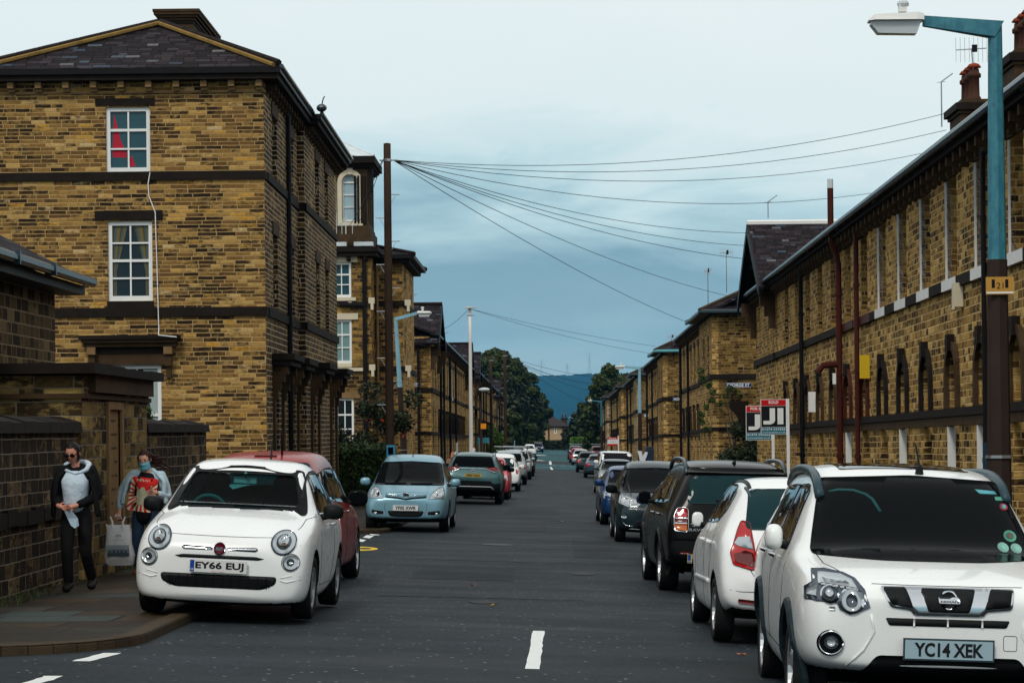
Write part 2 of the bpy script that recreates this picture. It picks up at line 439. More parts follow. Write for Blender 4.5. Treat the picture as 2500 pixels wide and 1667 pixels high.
def leaf_mat(name, dark, light, back=0.3):
    t = NT(name); P = t.coord()
    g = t.n('ShaderNodeNewGeometry')
    r = t.m('ADD', t.m('MULTIPLY', g.outputs['Random Per Island'], 0.55), t.m('MULTIPLY', t.noise(P, 0.5, 3, 0.6), 0.45))
    t.col(t.mix(r, dark, light)); t.rough(0.6)
    t.p.inputs['Specular IOR Level'].default_value = 0.25
    return t.mat
MAT['leaf_oak'] = leaf_mat('foliage_dark', (0.006, 0.012, 0.003), (0.060, 0.085, 0.012))
MAT['leaf_hedge'] = leaf_mat('foliage_hedge', (0.010, 0.020, 0.006), (0.070, 0.115, 0.020))
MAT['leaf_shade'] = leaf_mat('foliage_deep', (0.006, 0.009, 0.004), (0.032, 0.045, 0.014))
MAT['leaf_bright'] = leaf_mat('foliage_bright', (0.05, 0.11, 0.015), (0.14, 0.26, 0.04))
MAT['bark'] = plain('bark', (0.045, 0.035, 0.028), 0.9, var=0.4, vscale=3, bump=0.6, bscale=12)
# ------------------------------------------------------------------ ground, road, pavements
def sheet(name, xs, ys, zf, mat, label=None, kind='structure'):
    mb = MB(); nx = len(xs)
    vs = [(x, y, zf(x, y)) for y in ys for x in xs]
    fs = [(j * nx + i, j * nx + i + 1, (j + 1) * nx + i + 1, (j + 1) * nx + i) for j in range(len(ys) - 1) for i in range(nx - 1)]
    mb.add(vs, fs); o = mb.build(name, mat, smooth=True)
    return tag(o, label, kind=kind)
ys_road = [-40 + i * 2.5 for i in range(60)] + [110 + i * 5 for i in range(75)]
sheet('road', [-90, -60, -40, -25, -16, -10, -6, -4.5, -3.3, -2.2, -1.1, 0, 1.3, 2.6, 3.8, 5, 8, 12, 20, 40, 90], ys_road, gz, MAT['asphalt'])
sheet('ground', [-2400, -600, -250, -90, 90, 250, 600, 2400], [-55, -40, 0, 130, 290, 460, 700, 1200, 1800, 2600, 3200, 5500],
      lambda x, y: gz(0, y) - 0.45, MAT['grass'])

def arc(cx, cy, r, a0, a1, n=10):
    return [(cx + r * math.cos(R(a0 + (a1 - a0) * i / n)), cy + r * math.sin(R(a0 + (a1 - a0) * i / n))) for i in range(n + 1)]
def pavement(outline, kerb_pts, name='pavement'):
    """flat polygon following the ground, raised by PAVE; kerb stones along kerb_pts"""
    n = len(outline)
    xs = [p[0] for p in outline]; ysv = [p[1] for p in outline]
    pts = [Vector(p) for p in outline]; base = n
    x0, x1, y0, y1 = min(xs), max(xs), min(ysv), max(ysv)
    gx = [x0 + 1.5 * i for i in range(1, int((x1 - x0) / 1.5) + 1)] if x1 - x0 < 30 else [x0 + 5 * i for i in range(1, int((x1 - x0) / 5))]
    st = 2.0 if y1 - y0 < 60 else 5.0
    for x in gx:
        y = y0 + st / 2
        while y < y1:
            pts.append(Vector((x, y))); y += st
    V, E, Fc, *_ = delaunay_2d_cdt([Vector((p.x, p.y)) for p in pts], [(i, (i + 1) % n) for i in range(n)], [], 1, 1e-5)
    mb = MB(); mb.add([(v.x, v.y, gz(v.x, v.y) + PAVE) for v in V], Fc, MAT['flags'])
    o = mb.build(name, None, smooth=True); tag(o, kind='structure')
    k = MB(); K = [Vector((*p, 0)) for p in kerb_pts]
    for i in range(len(K) - 1):
        a, b = K[i], K[i + 1]
        t = (b - a); ln = t.length
        if ln < 1e-4: continue
        t /= ln; nrm = Vector((-t.y, t.x, 0))
        m = max(1, int(round(ln / 0.9)))
        for j in range(m):
            p = a + t * (ln * j / m); q = a + t * (ln * (j + 1) / m)
            h0 = gz(p.x, p.y); h1 = gz(q.x, q.y); dz = random.uniform(-0.003, 0.003)
            prof = [(0.0, -0.10), (0.0, PAVE - 0.015), (0.018, PAVE + 0.006), (0.17, PAVE + 0.007), (0.17, -0.1)]
            A = [Vector((p.x, p.y, h0 + z + dz)) + nrm * d for d, z in prof]
            B = [Vector((q.x, q.y, h1 + z + dz)) + nrm * d - t * 0.008 for d, z in prof]
            k.add(A + B, [(i2, i2 + 1, i2 + 6, i2 + 5) for i2 in range(4)] + [(0, 1, 2, 3, 4), (9, 8, 7, 6, 5)], MAT['kerb'])
    ko = k.build('kerb'); tag(ko, kind='structure')
KL, KR = -3.3, 3.8
# left block beside the walkers; kerb path runs so that its left normal points onto the pavement
c1 = arc(KL - 1.3, 17.4 + 1.3, 1.3, 270, 360)
c2 = arc(KL - 2.5, 38.3 - 2.5, 2.5, 0, 90)
pavement([(-60, 17.4)] + c1 + c2 + [(-60, 38.3)], [(-30, 17.4)] + c1 + c2 + [(-30, 38.3)])
c1 = arc(KL - 0.9, 46.2 + 0.9, 0.9, 270, 360)
pavement([(-30, 46.2)] + c1 + [(KL, 99.0)] + [(-30, 99.0)], [(-30, 46.2)] + c1 + [(KL, 99)])
pavement([(-30, 105.0), (KL, 105.0), (KL, 440), (-30, 440)], [(KL, 105), (KL, 440)])
pavement([(30, -30), (30, 74.5), (KR, 74.5), (KR, -30)], [(30, 74.5), (KR, 74.5), (KR, -30)])
pavement([(30, 87), (30, 440), (KR, 440), (KR, 87)], [(KR, 440), (KR, 87), (30, 87)])

def mark(name, pts, mat, lift=0.004, label=None):
    mb = MB(); mb.add([(x, y, gz(x, y) + lift) for x, y in pts], [list(range(len(pts)))], mat)
    return tag(mb.build(name), kind='structure')
def ragged(x0, y0, x1, y1, w, n=10, j=0.012):
    a, b = Vector((x0, y0)), Vector((x1, y1)); t = (b - a).normalized(); nn = Vector((-t.y, t.x))
    l = [a + (b - a) * i / n + nn * (w / 2 + random.uniform(-j, j)) for i in range(n + 1)]
    r = [a + (b - a) * i / n - nn * (w / 2 + random.uniform(-j, j)) for i in range(n + 1)]
    return [tuple(p) for p in l + r[::-1]]
def gpt(px, py, lift=0.0):
    """point on the road under a photo pixel"""
    lo, hi = 3.0, 900.0
    for _ in range(50):
        mid = (lo + hi) / 2; p = at(px, py, mid)
        if p.z > gz(p.x, p.y) + lift: lo = mid
        else: hi = mid
    return at(px, py, lo)
a, b = gpt(1300, 1633), gpt(1315, 1540)
dline = Vector((b.x - a.x, b.y - a.y)).normalized()
mark('road_marking', ragged(a.x, a.y, b.x, b.y, 0.105, 14, 0.006), MAT['paint_white'])
# dashes at the side street mouth in the near left corner
for (p, q) in (((196, 1614), (276, 1594)), ((72, 1670), (134, 1650))):
    p = gpt(*p); q = gpt(*q)
    mark('road_marking', ragged(p.x, p.y, q.x, q.y, 0.14, 6, 0.012), MAT['paint_white'])
for poly in ([(903, 1303), (926, 1305), (927, 1306), (910, 1306.5), (903, 1304.5)],
             [(886, 1311.5), (896, 1306), (913, 1308), (902, 1314)],
             [(866, 1320.5), (878, 1315.5), (894, 1318), (886, 1322.5)],
             [(845, 1329), (866, 1322.5), (877, 1323), (873, 1329)]):
    mark('road_marking', [tuple(gpt(*q).xy) for q in poly], MAT['paint_white'])
# yellow painted disc with dark bars beside the red car
cdisc = gpt(866, 1339); rr = 0.53
ce = gpt(923, 1340); rx = ce.x - cdisc.x
mark('road_marking', [(cdisc.x + math.cos(2 * math.pi * i / 28) * rx, cdisc.y + math.sin(2 * math.pi * i / 28) * rx * 2.1) for i in range(28)], MAT['paint_yellow'])
for (ox, oy, sx, sy, rot) in ((0.17, 0.05, 0.11, 0.28, 0.35), (-0.10, -0.05, 0.10, 0.30, 0.1)):
    mark('road_marking', [(cdisc.x + ox + math.cos(2 * math.pi * i / 16) * sx, cdisc.y + oy + math.sin(2 * math.pi * i / 16) * sy) for i in range(16)], MAT['asphalt_new'], 0.008)
# side street surface patches and the coloured junction tables far down the street
mark('road_patch', [(-30, 2), (-30, 17.3), (-4.2, 17.3), (-4.6, 12), (-5.5, 2)], MAT['asphalt_new'], 0.003)
mark('road_patch', [(-30, 38.4), (-30, 46.1), (-3.2, 46.1), (-3.2, 38.4)], MAT['asphalt_new'], 0.003)
sheet('road_table', [KL, -1, 1, KR], [170, 176, 186, 192, 200, 206], lambda x, y: gz(x, y) + (0.012 if y in (170, 206) else 0.075), MAT['asphalt_teal'])
sheet('road_table', [KL, -1, 1, KR], [232, 236, 262, 285, 300, 304], lambda x, y: gz(x, y) + (0.012 if y in (232, 304) else 0.075), MAT['asphalt_teal'])
sheet('road_table', [KL, -1, 1, 5.2], [325, 330, 380, 420, 450], lambda x, y: gz(x, y) + 0.02, MAT['asphalt_teal'])
def tri(cx, y, w, d):
    mark('road_marking', [(cx - w / 2, y), (cx - w / 4, y + d * .7), (cx, y + d), (cx + w / 4, y + d * .7), (cx + w / 2, y)], MAT['paint_white'], 0.09)
tri(-1.35, 300, 2.4, 9); tri(-3.3 + 0.9, 300, 2.2, 8); tri(-1.1, 226, 1.5, 6)
for (p, q, w) in (((1343, 1127.5), (1344, 1136), .22), ((1344, 1142), (1348, 1149), .16)):
    p = gpt(*p); q = gpt(*q); mark('road_marking', ragged(p.x, p.y, q.x, q.y, w, 4, 0.01), MAT['paint_white'], 0.08)
for (x0, x1, py) in ((1345, 1359, 1138), (1368, 1382, 1139), (1390, 1405, 1141), (1309, 1342, 1143)):
    p = gpt(x0, py); q = gpt(x1, py + 0.4); mark('road_marking', ragged(p.x, p.y, q.x, q.y, 0.55 if x0 > 1344 else .25, 4, 0.02), MAT['paint_white'], 0.08)
# tarmac repair bands across the carriageway
MAT['tar'] = plain('tar_band', (0.014, 0.015, 0.017), 0.6, var=0.3)
for y, x0, x1 in ((26.3, -2.0, 0.4), (49.5, -1.9, 3.0), (59, -1.2, 2.8), (76, -1.0, 2.5), (14.2, 0.2, 3.0), (98, -0.5, 2.2), (36.0, -2.2, 2.0)):
    pts = ragged(x0, y, x1, y + random.uniform(-.2, .2), 0.10, 12, 0.03)
    mark('road_patch', pts, MAT['tar'], 0.005)
for px, py, r_ in ((1390, 1203, .34), (1180, 1470, .16), (1420, 1400, .2)):
    g = gpt(px, py); mark('road_patch', [(g.x + r_ * (1 + .2 * math.sin(i * 2.1)) * math.cos(i * .449), g.y + r_ * 2 * math.sin(i * .449)) for i in range(14)], MAT['tar'], 0.006)
mh = gpt(1215, 1330); mark('manhole_cover', [(mh.x + .3 * math.cos(i * .3142), mh.y + .3 * math.sin(i * .3142)) for i in range(20)], plain('cast_iron', (.035, .034, .033), .5, var=.4, vscale=20), 0.009)
MAT['patch'] = asphalt_mat('asphalt_patch', (0.014, 0.019, 0.022), False)
for x0, x1, y0, y1 in ((-1.9, -.5, 30.5, 34.0), (.4, 1.15, 38, 47), (-1.2, .3, 62, 70)): mark('road_patch', [(x0, y0), (x1, y0 + .1), (x1 - .03, y1), (x0 + .05, y1 + .06)], MAT['patch'], 0.004)
# leaves on the carriageway
MAT['leaf_litter'] = plain('dead_leaf', (0.45, 0.13, 0.02), 0.7, var=0.4)
for i, (px, py, c, lb) in enumerate(((1156, 1430, (0.5, 0.13, 0.02), 'orange dead leaf lying on the dark road left of the white dash'),
                         (1203, 1479, (0.5, 0.32, 0.03), 'yellow dead leaf on the road nearer the white dash'),
                         (1810, 1600, (0.45, 0.12, 0.03), 'orange dead leaf beside the front wheel of the white off-roader'),
                         (1372, 1273, (0.5, 0.42, 0.3), 'pale scrap of leaf in the middle of the street'),
                         (936, 1341, (0.35, 0.28, 0.1), 'small pale leaf beside the yellow road disc'))):
    g = gpt(px, py); mb = MB(); s = 0.05
    pts = [(-1, 0, 0.1), (-.4, .5, .25), (.3, .45, .1), (1, .1, .35), (.4, -.4, .1), (-.4, -.45, .3)]
    mb.add([Vector((x * s, y * s, z * s)) for x, y, z in pts] + [Vector((0, 0, 0.004))], [(i2, (i2 + 1) % 6, 6) for i2 in range(6)],
           plain('dead_leaf', c, 0.7, var=0.3))
    o = mb.build('fallen_leaf'); o.location = (g.x, g.y, gz(g.x, g.y) + 0.008); o.rotation_euler = (0, 0, i * 1.3)
    tag(o, lb, 'leaf', 'leaves fallen on the road')

# ------------------------------------------------------------------ facade tools
def plane_M(O, U, N):
    U, N, O = Vector(U), Vector(N), Vector(O)
    return Matrix(((U.x, N.x, 0, O.x), (U.y, N.y, 0, O.y), (U.z, N.z, 1, O.z), (0, 0, 0, 1)))
def arch_pts(u0, u1, zb, rise, n=8):
    c = (u0 + u1) / 2; hw = (u1 - u0) / 2
    return [(c - hw * math.cos(math.pi * i / n), zb - rise + rise * math.sin(math.pi * i / n)) for i in range(n + 1)]
def facade(mb, M, L, z0, z1, ops, depth=0.16, mat=None, u_start=0.0):
    us = sorted(set([u_start, L] + [o[0] for o in ops] + [o[1] for o in ops]))
    for i in range(len(us) - 1):
        a, b = us[i], us[i + 1]
        if b - a < 1e-6: continue
        holes = sorted([(o[2], o[3]) for o in ops if o[0] <= a + 1e-6 and o[1] >= b - 1e-6])
        z = z0
        for h0, h1 in holes + [(z1, None)]:
            if h0 > z + 1e-6: mb.add([M @ Vector(p) for p in ((a, 0, z), (b, 0, z), (b, 0, h0), (a, 0, h0))], [(0, 1, 2, 3)], mat)
            if h1 is None: break
            z = h1
    for o in ops:
        u0, u1, za, zb = o[:4]; rise = o[4] if len(o) > 4 else 0
        zt = zb - rise
        q = lambda *P: mb.add([M @ Vector(p) for p in P], [list(range(len(P)))], mat)
        q((u0, 0, za), (u0, -depth, za), (u0, -depth, zt), (u0, 0, zt))
        q((u1, 0, za), (u1, -depth, za), (u1, -depth, zt), (u1, 0, zt))
        q((u0, 0, za), (u1, 0, za), (u1, -depth, za), (u0, -depth, za))
        if rise:
            A = arch_pts(u0, u1, zb, rise)
            for (p, r) in zip(A, A[1:]): q((p[0], 0, p[1]), (r[0], 0, r[1]), (r[0], -depth, r[1]), (p[0], -depth, p[1]))
            h = len(A) // 2
            q(*[(p[0], 0, p[1]) for p in A[:h + 1]], (u0, 0, zb))
            q(*[(p[0], 0, p[1]) for p in A[h:]], (u1, 0, zb))
        else: q((u0, 0, zb), (u1, 0, zb), (u1, -depth, zb), (u0, -depth, zb))
def window(parent, M, op, nx=2, ny=3, fm=None, pm=None, back=0.10, fw=0.07, bar=0.03, name='window', mid=True, tilt=0.0):
    u0, u1, za, zb = op[:4]; rise = op[4] if len(op) > 4 else 0
    fm = fm or MAT['white']; pm = pm or MAT['pane']
    f = MB(); d0, d1 = -back - 0.05, -back
    zt = zb - rise
    f.box(u0, u0 + fw, d0, d1, za, zt, fm, M); f.box(u1 - fw, u1, d0, d1, za, zt, fm, M)
    f.box(u0 + fw, u1 - fw, d0, d1, za, za + fw * 1.3, fm, M)
    if rise:
        A = arch_pts(u0, u1, zb, rise); B = arch_pts(u0 + fw, u1 - fw, zb - fw, rise - fw)
        for i in range(len(A) - 1):
            f.add([M @ Vector(p) for p in ((A[i][0], d1, A[i][1]), (A[i + 1][0], d1, A[i + 1][1]), (B[i + 1][0], d1, B[i + 1][1]), (B[i][0], d1, B[i][1]))], [(0, 1, 2, 3)], fm)
        f.box(u0 + fw, u1 - fw, d0, d1 - 0.002, zt - 0.03, zt + 0.03, fm, M)
    else: f.box(u0 + fw, u1 - fw, d0, d1, zb - fw, zb, fm, M)
    top = zb - (0 if rise else fw); bot = za + fw * 1.3
    for i in range(1, nx):
        u = u0 + (u1 - u0) * i / nx
        f.box(u - bar / 2, u + bar / 2, d0 + 0.01, d1 - 0.008, bot, top - 0.01, fm, M)
    for j in range(1, ny):
        z = bot + ((zt if rise else zb - fw) - bot) * j / ny
        k = bar * (1.6 if (mid and j == ny // 2 + (ny % 2)) else 1)
        f.box(u0 + fw, u1 - fw, d0 + 0.012, d1 - 0.006, z - k / 2, z + k / 2, fm, M)
    fo = f.build(name, None, parent)
    g = MB()
    P = [(u0 + 0.01, za + 0.01), (u1 - 0.01, za + 0.01)]
    P += ([(u1 - 0.01, zb - 0.01), (u0 + 0.01, zb - 0.01)] if not rise else [(p[0], p[1] - 0.01) for p in arch_pts(u0 + 0.01, u1 - 0.01, zb, rise)[::-1]])
    gl = d0 + 0.004
    g.add([M @ Vector((p[0], gl, p[1])) for p in P] + [M @ Vector((p[0], gl - 0.03, p[1])) for p in P],
          [list(range(len(P))), [i + len(P) for i in range(len(P))][::-1]], pm)
    g.build('pane', None, fo)
    return fo
def slab(mb, a, b, c, d, th, mat):
    """roof slope a-b (eaves) d-c (ridge) with thickness"""
    a, b, c, d = map(Vector, (a, b, c, d)); n = (b - a).cross(d - a).normalized()
    if n.z < 0: n = -n
    P = [a, b, c, d]; Q = [p - n * th for p in P]
    mb.add(P + Q, [(0, 1, 2, 3), (7, 6, 5, 4), (0, 4, 5, 1), (1, 5, 6, 2), (2, 6, 7, 3), (3, 7, 4, 0)], mat)
def chimney(parent, x, y, z0, z1, w, l, npots=3, pot='terracotta', stone='sooty_brown', along='Y', name='chimney', pot_h=0.75):
    m = MB(); M1 = MAT[stone]
    hx, hy = (w / 2, l / 2)
    m.box(x - hx, x + hx, y - hy, y + hy, z0, z1 - 0.35, M1)
    m.box(x - hx - .05, x + hx + .05, y - hy - .05, y + hy + .05, z1 - .35, z1 - .27, M1)
    m.box(x - hx - .13, x + hx + .13, y - hy - .13, y + hy + .13, z1 - .27, z1 - .10, MAT['sooty'])
    m.box(x - hx + .02, x + hx - .02, y - hy + .02, y + hy - .02, z1 - .10, z1, M1)
    c = m.build(name, None, parent)
    for i in range(npots):
        yy = y + (i - (npots - 1) / 2) * (l / max(npots, 1)) if along == 'Y' else y
        xx = x if along == 'Y' else x + (i - (npots - 1) / 2) * (w / max(npots, 1))
        p = MB(); p.smooth = True
        h = pot_h
        p.lathe([(0.17, z1), (0.165, z1 + .06), (.135, z1 + .10), (.125, z1 + h * .7), (.17, z1 + h * .74), (.17, z1 + h * .84), (.13, z1 + h * .88), (.12, z1 + h), (.09, z1 + h), (.09, z1 + h * .7)], (xx, yy, 0), 'Z', MAT['pot_brown' if pot == 'terracotta' else pot], 12)
        if pot == 'terracotta': p.lathe([(.0, z1 + h + .16), (.12, z1 + h + .12), (.18, z1 + h + .04), (.10, z1 + h + .02), (.10, z1 + h)], (xx, yy, 0), 'Z', MAT[pot], 12)
        p.build('chimney_pot', None, c)
    return c
def pipe(parent, pts, r, mat, name='drainpipe', hopper=None, rings=True):
    m = MB(); m.smooth = False; m.tube(pts, r, MAT[mat], 8)
    p0, p1 = Vector(pts[0]), Vector(pts[-1])
    if rings:
        z = min(p0.z, p1.z) + 1.0
        while z < max(p0.z, p1.z) - 0.3:
            t = (z - p0.z) / (p1.z - p0.z) if p1.z != p0.z else 0
            c = p0.lerp(p1, t)
            m.tube([c + Vector((0, 0, -.04)), c + Vector((0, 0, .04))], r * 1.3, MAT[mat], 8); z += 1.8
    return m.build(name, None, parent)
def brackets(mb, M, u0, u1, z0, z1, d, w, step, mat):
    n = max(1, int((u1 - u0) / step))
    for i in range(n + 1):
        u = u0 + (u1 - u0) * i / n
        mb.box(u - w / 2, u + w / 2, -.02, d, z0 + (z1 - z0) * .35, z1, mat, M)
        mb.box(u - w / 2, u + w / 2, -.02, d * .55, z0, z0 + (z1 - z0) * .35, mat, M)

# ------------------------------------------------------------------ the tall corner house on the left
def big_house():
    X0, Y0 = -6.0, 48.7
    zg = gz(-5, 49)
    b = empty('corner_house', (X0, Y0, 0), 0.0089, 'tall three storey brown stone house with hipped slate roof at the left street corner', 'house')
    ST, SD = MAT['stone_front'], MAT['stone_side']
    Wd = 5.75
    zb = zg - 0.3
    Mf = plane_M((0, 0, 0), (-1, 0, 0), (0, -1, 0))          # u runs left from the corner
    def ux(px): return (650 - px) / 115.0
    def zy(py): return CZ + (1050 - py) / 115.0 
    w1 = (ux(371), ux(263), zy(411), zy(251)); w2 = (ux(374), ux(265), zy(725), zy(530)); w3 = (ux(393), ux(300) + .25, 1.0, zy(881))
    ze = 9.18
    m = MB()
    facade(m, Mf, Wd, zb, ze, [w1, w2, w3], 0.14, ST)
    m.add([(-Wd, 0, zb), (-Wd, 16.3, zb), (-Wd, 16.3, ze), (-Wd, 0, ze)], [(0, 1, 2, 3)], ST)
    m.add([(-Wd, 16.3, zb), (0.17, 16.3, zb), (0.17, 16.3, ze), (-Wd, 16.3, ze)], [(0, 1, 2, 3)], ST)
    m.build('front_wall', None, b)
    # side wall: set back part then a part standing proud
    Ms = plane_M((0, 0, 0), (0, 1, 0), (1, 0, 0)); Mb = plane_M((0.17, 0, 0), (0, 1, 0), (1, 0, 0))
    A = []; B = []
    for (z0, z1) in ((7.30, 8.66), (4.42, 6.05), (0.4, 2.75)):
        A += [(1.55, 2.5, z0, z1), (4.9, 6.1, z0, z1)]
        if z0 > 3: B += [(9.9, 10.9, z0, z1), (12.6, 13.6, z0, z1)]
    B += [(8.5, 9.6, 0.4, 2.75), (14.0, 14.9, zb + .3, 2.75)]
    m = MB()
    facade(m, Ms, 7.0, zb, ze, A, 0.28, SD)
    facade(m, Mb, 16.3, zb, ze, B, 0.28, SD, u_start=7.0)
    m.add([(0, 7, zb), (0.17, 7, zb), (0.17, 7, ze), (0, 7, ze)], [(0, 1, 2, 3)], MAT['stone_side'])
    m.build('side_wall', None, b)
    for op in A: window(b, Ms, op, 2, 2, MAT['black_wood'], MAT['pane'], 0.2)
    for op in B: window(b, Mb, op, 2, 2, MAT['black_wood'], MAT['pane'], 0.2)
    for M_, ops in ((Ms, A), (Mb, B)):
        for o in ops:
            lm = MB()
            if o[2] > 3: lm.box(o[0] - .15, o[1] + .15, 0.0, 0.03, o[3], o[3] + .28, MAT['sooty_brown'], M_); lm.build('lintel', None, b)
    # pilasters by the wider openings (stone strips)
    # sash windows on the front
    def sash(op, nx, ny, pm, curtains=None):
        w = window(b, Mf, op, nx, ny, MAT['white'], pm, 0.05, 0.085, 0.035)
        if curtains:
            c = MB(); u0, u1, za, zb2 = op
            for s, (ua, ub) in ((1, (u0 + .09, u0 + .40)), (-1, (u1 - .40, u1 - .09))):
                n = 7; top = zb2 - .1; bot = za + .12
                for i in range(n):
                    ta, tb = i / n, (i + 1) / n
                    xa = ua + (ub - ua) * ta; xb = ua + (ub - ua) * tb
                    edge = u0 + .09 if s == 1 else u1 - .09
                    pull = lambda x: edge + (x - edge) * 0.25
                    dd = -.095 + (.004 if i % 2 else 0)
                    col = curtains[i % len(curtains)]
                    zm = bot + (top - bot) * .35
                    c.add([Mf @ Vector(p) for p in ((xa, dd, top), (xb, dd, top), (pull(xb), dd, zm), (pull(xa), dd, zm))], [(0, 1, 2, 3)], col)
                    c.add([Mf @ Vector(p) for p in ((pull(xa), dd, zm), (pull(xb), dd, zm), (pull(xb), dd, bot), (pull(xa), dd, bot))], [(0, 1, 2, 3)], col)
            c.build('curtain', None, w)
        return w
    gold = plain('curtain_gold', (0.16, 0.12, 0.05), 0.8); gold_shade = plain('curtain_gold_shaded', (0.09, 0.065, 0.03), 0.8)  # second gold is a darker copy that paints the shade of the folds
    teal = plain('curtain_teal', (0.05, 0.12, 0.14), 0.8)
    wtop = sash(w1, 2, 3, MAT['pane_teal'])
    f = MB(); red = plain('red_cloth', (0.42, 0.02, 0.04), 0.7, var=0.3)
    u0, u1 = w1[0], w1[1]
    rp = [(u1 - .16, w1[3] - .12), (u1 - .22, w1[3] - .35), (u1 - .30, w1[3] - .7), (u1 - .44, w1[3] - 1.0), (u1 - .42, w1[3] - 1.07), (u1 - .12, w1[3] - 1.05)]
    f.add([Mf @ Vector((p[0], -.094, p[1])) for p in rp], [list(range(6))], red)
    f.add([Mf @ Vector((p[0], -.094, p[1])) for p in ((u0 + .33, w1[2] + .14), (u0 + .50, w1[2] + .13), (u0 + .49, w1[2] + .3), (u0 + .40, w1[2] + .36))], [(0, 1, 2, 3)], red)
    f.build('curtain', None, wtop, label='red cloth hanging inside the top window')
    sash(w2, 2, 4, MAT['pane'], [gold, teal, gold_shade, gold])
    sash(w3, 2, 2, MAT['pane'], [plain('net_curtain', (0.35, 0.42, 0.42), 0.8, var=.2)])
    # bands, lintels, sills, door hood on the front
    SO = MAT['sooty']
    m = MB()
    for z0, z1 in ((7.09, 7.27), (4.19, 4.38)):
        m.box(-Wd, 0.035, -0.05, 0.3, z0, z1, SO)
        m.box(0.0, 0.055, 0.3, 7.0, z0, z1, SO); m.box(0.17, 0.225, 6.95, 16.3, z0, z1, SO); m.box(0.055, .225, 6.95, 7.0, z0, z1, SO)
    m.build('string_course', None, b)
    m = MB(); m.box(-ux(238), -ux(383), -0.03, .05, zy(247), zy(230), SO); m.build('lintel', None, b); m = MB()
    m.box(-ux(234), -ux(400), -0.03, .05, zy(527), zy(504), SO)
    m.build('lintel', None, b)
    m = MB(); m.box(-w2[1] - .02, -w2[0] + .02, -.04, .05, w2[2] - .16, w2[2] - .005, SO); m.build('sill', None, b)
    m = MB()
    xa, xb = -ux(198), -ux(441)
    m.box(xa, xb, -.34, .0, zy(820), zy(810), SO); m.box(xa + .05, xb - .05, -.28, .0, zy(828), zy(820), MAT['sooty_brown'])
    m.box(xa + .08, xb - .08, -.20, .0, zy(838), zy(828), MAT['sooty_brown'])
    m.box(xa + .35, xb - .30, -.10, .0, zy(853), zy(838), SO); m.box(xa + .32, xb - .28, -.07, .0, zy(881), zy(853), MAT['sooty_brown'])
    for x in (-ux(226), -ux(413)):
        m.box(x - .09, x + .09, -.22, 0, zy(856), zy(838), MAT['dressed'])
        m.box(x - .07, x + .07, -.16, 0, zy(885), zy(856), MAT['sooty_brown']); m.box(x - .055, x + .055, -.10, 0, zy(914), zy(885), MAT['sooty_brown'])
    m.build('window_hood', None, b)
    # eaves: frieze, brackets, soffit, gutter
    m = MB()
    m.box(-Wd, .03, -.03, .2, 8.93, 8.97, MAT['dressed'])
    brackets(m, Mf, -0.02 + .1, Wd - .4, 8.97, 9.17, 0.22, 0.13, 0.56, MAT['dressed'])
    Mcut = plane_M((0.0, 0, 0), (0, 1, 0), (1, 0, 0))
    brackets(m, Ms, 0.5, 6.8, 8.97, 9.17, 0.22, 0.13, 0.56, MAT['sooty_brown']); brackets(m, Mb, 7.3, 16.1, 8.97, 9.17, 0.22, 0.13, 0.56, MAT['sooty_brown'])
    m.box(-Wd - .3, .34, -.30, .2, 9.18, 9.30, SO); m.box(-Wd - .36, .40, -.36, .2, 9.30, 9.42, MAT['black_wood'])
    m.box(.0, .34, .2, 7.0, 9.18, 9.30, SO); m.box(.0, .40, .2, 7.0, 9.30, 9.42, MAT['black_wood'])
    m.box(.0, .52, 7.0, 16.3, 9.18, 9.30, SO); m.box(.0, .60, 6.9, 16.4, 9.30, 9.42, MAT['black_wood'])
    m.build('eaves', None, b)
    g = MB(); g.tube([(.42, -.3, 9.44), (.42, 6.85, 9.44)], .05, MAT['gutter'], 8); g.tube([(.62, 6.95, 9.44), (.62, 16.4, 9.44)], .05, MAT['gutter'], 8)
    g.build('gutter', None, b)
    # roof: hip towards the camera
    ex0, ex1, ey = -Wd - .34, .36, -.34
    ax, az = -2.62, 10.85; ay = 2.6
    r = MB()
    S = MAT['slate']
    slab(r, (ex0, ey, 9.43), (ex1, ey, 9.43), (ax, ay, az), (ax, ay, az), .02, S) if False else r.add([(ex0, ey, 9.43), (ex1, ey, 9.43), (ax, ay, az)], [(0, 1, 2)], S)
    r.add([(ex1, ey, 9.43), (ex1, 16.5, 9.43), (ax, 16.5, az), (ax, ay, az)], [(0, 1, 2, 3)], S)
    r.add([(ex0, ey, 9.43), (ex0, 16.5, 9.43), (ax, 16.5, az), (ax, ay, az)], [(3, 2, 1, 0)], S)
    r.add([(ex0, 16.5, 9.43), (ex1, 16.5, 9.43), (ax, 16.5, az)], [(0, 1, 2)], S)
    ro = r.build('roof', None, b)
    h = MB()
    for ex in (ex0, ex1):
        a, c = Vector((ex, ey, 9.45)), Vector((ax, ay, az + .02)); n = 9
        for i in range(n):
            p, q = a.lerp(c, i / n), a.lerp(c, (i + .96) / n)
            h.tube([p + Vector((0, 0.05, .05)), q + Vector((0, 0.05, .05))], .085, SO, 6)
        h.tube([a + Vector((-.10 * (1 if ex > ax else -1), -.06, .0)), c + Vector((0, -.10, .0))], .05, MAT['moss_gold'], 6)
    h.tube([(ax, ay, az + .05), (ax, 16.4, az + .05)], .09, SO, 6)
    h.build('hip_tile', None, ro)
    cm = MB()
    cx, cy = ax + .30, 3.6
    cm.box(cx - .36, cx + .36, cy - .35, cy + 3.0, 10.0, 11.0, MAT['sooty_brown'])
    cm.box(cx - .38, cx + .38, cy - .38, cy + 3.03, 11.0, 11.06, SO)
    for i, o in enumerate((.05, .10, .15, .17)):
        cm.box(cx - .36 - o, cx + .36 + o, cy - .35 - o, cy + 3 + o, 11.06 + i * .06, 11.12 + i * .06, MAT['sooty_brown'])
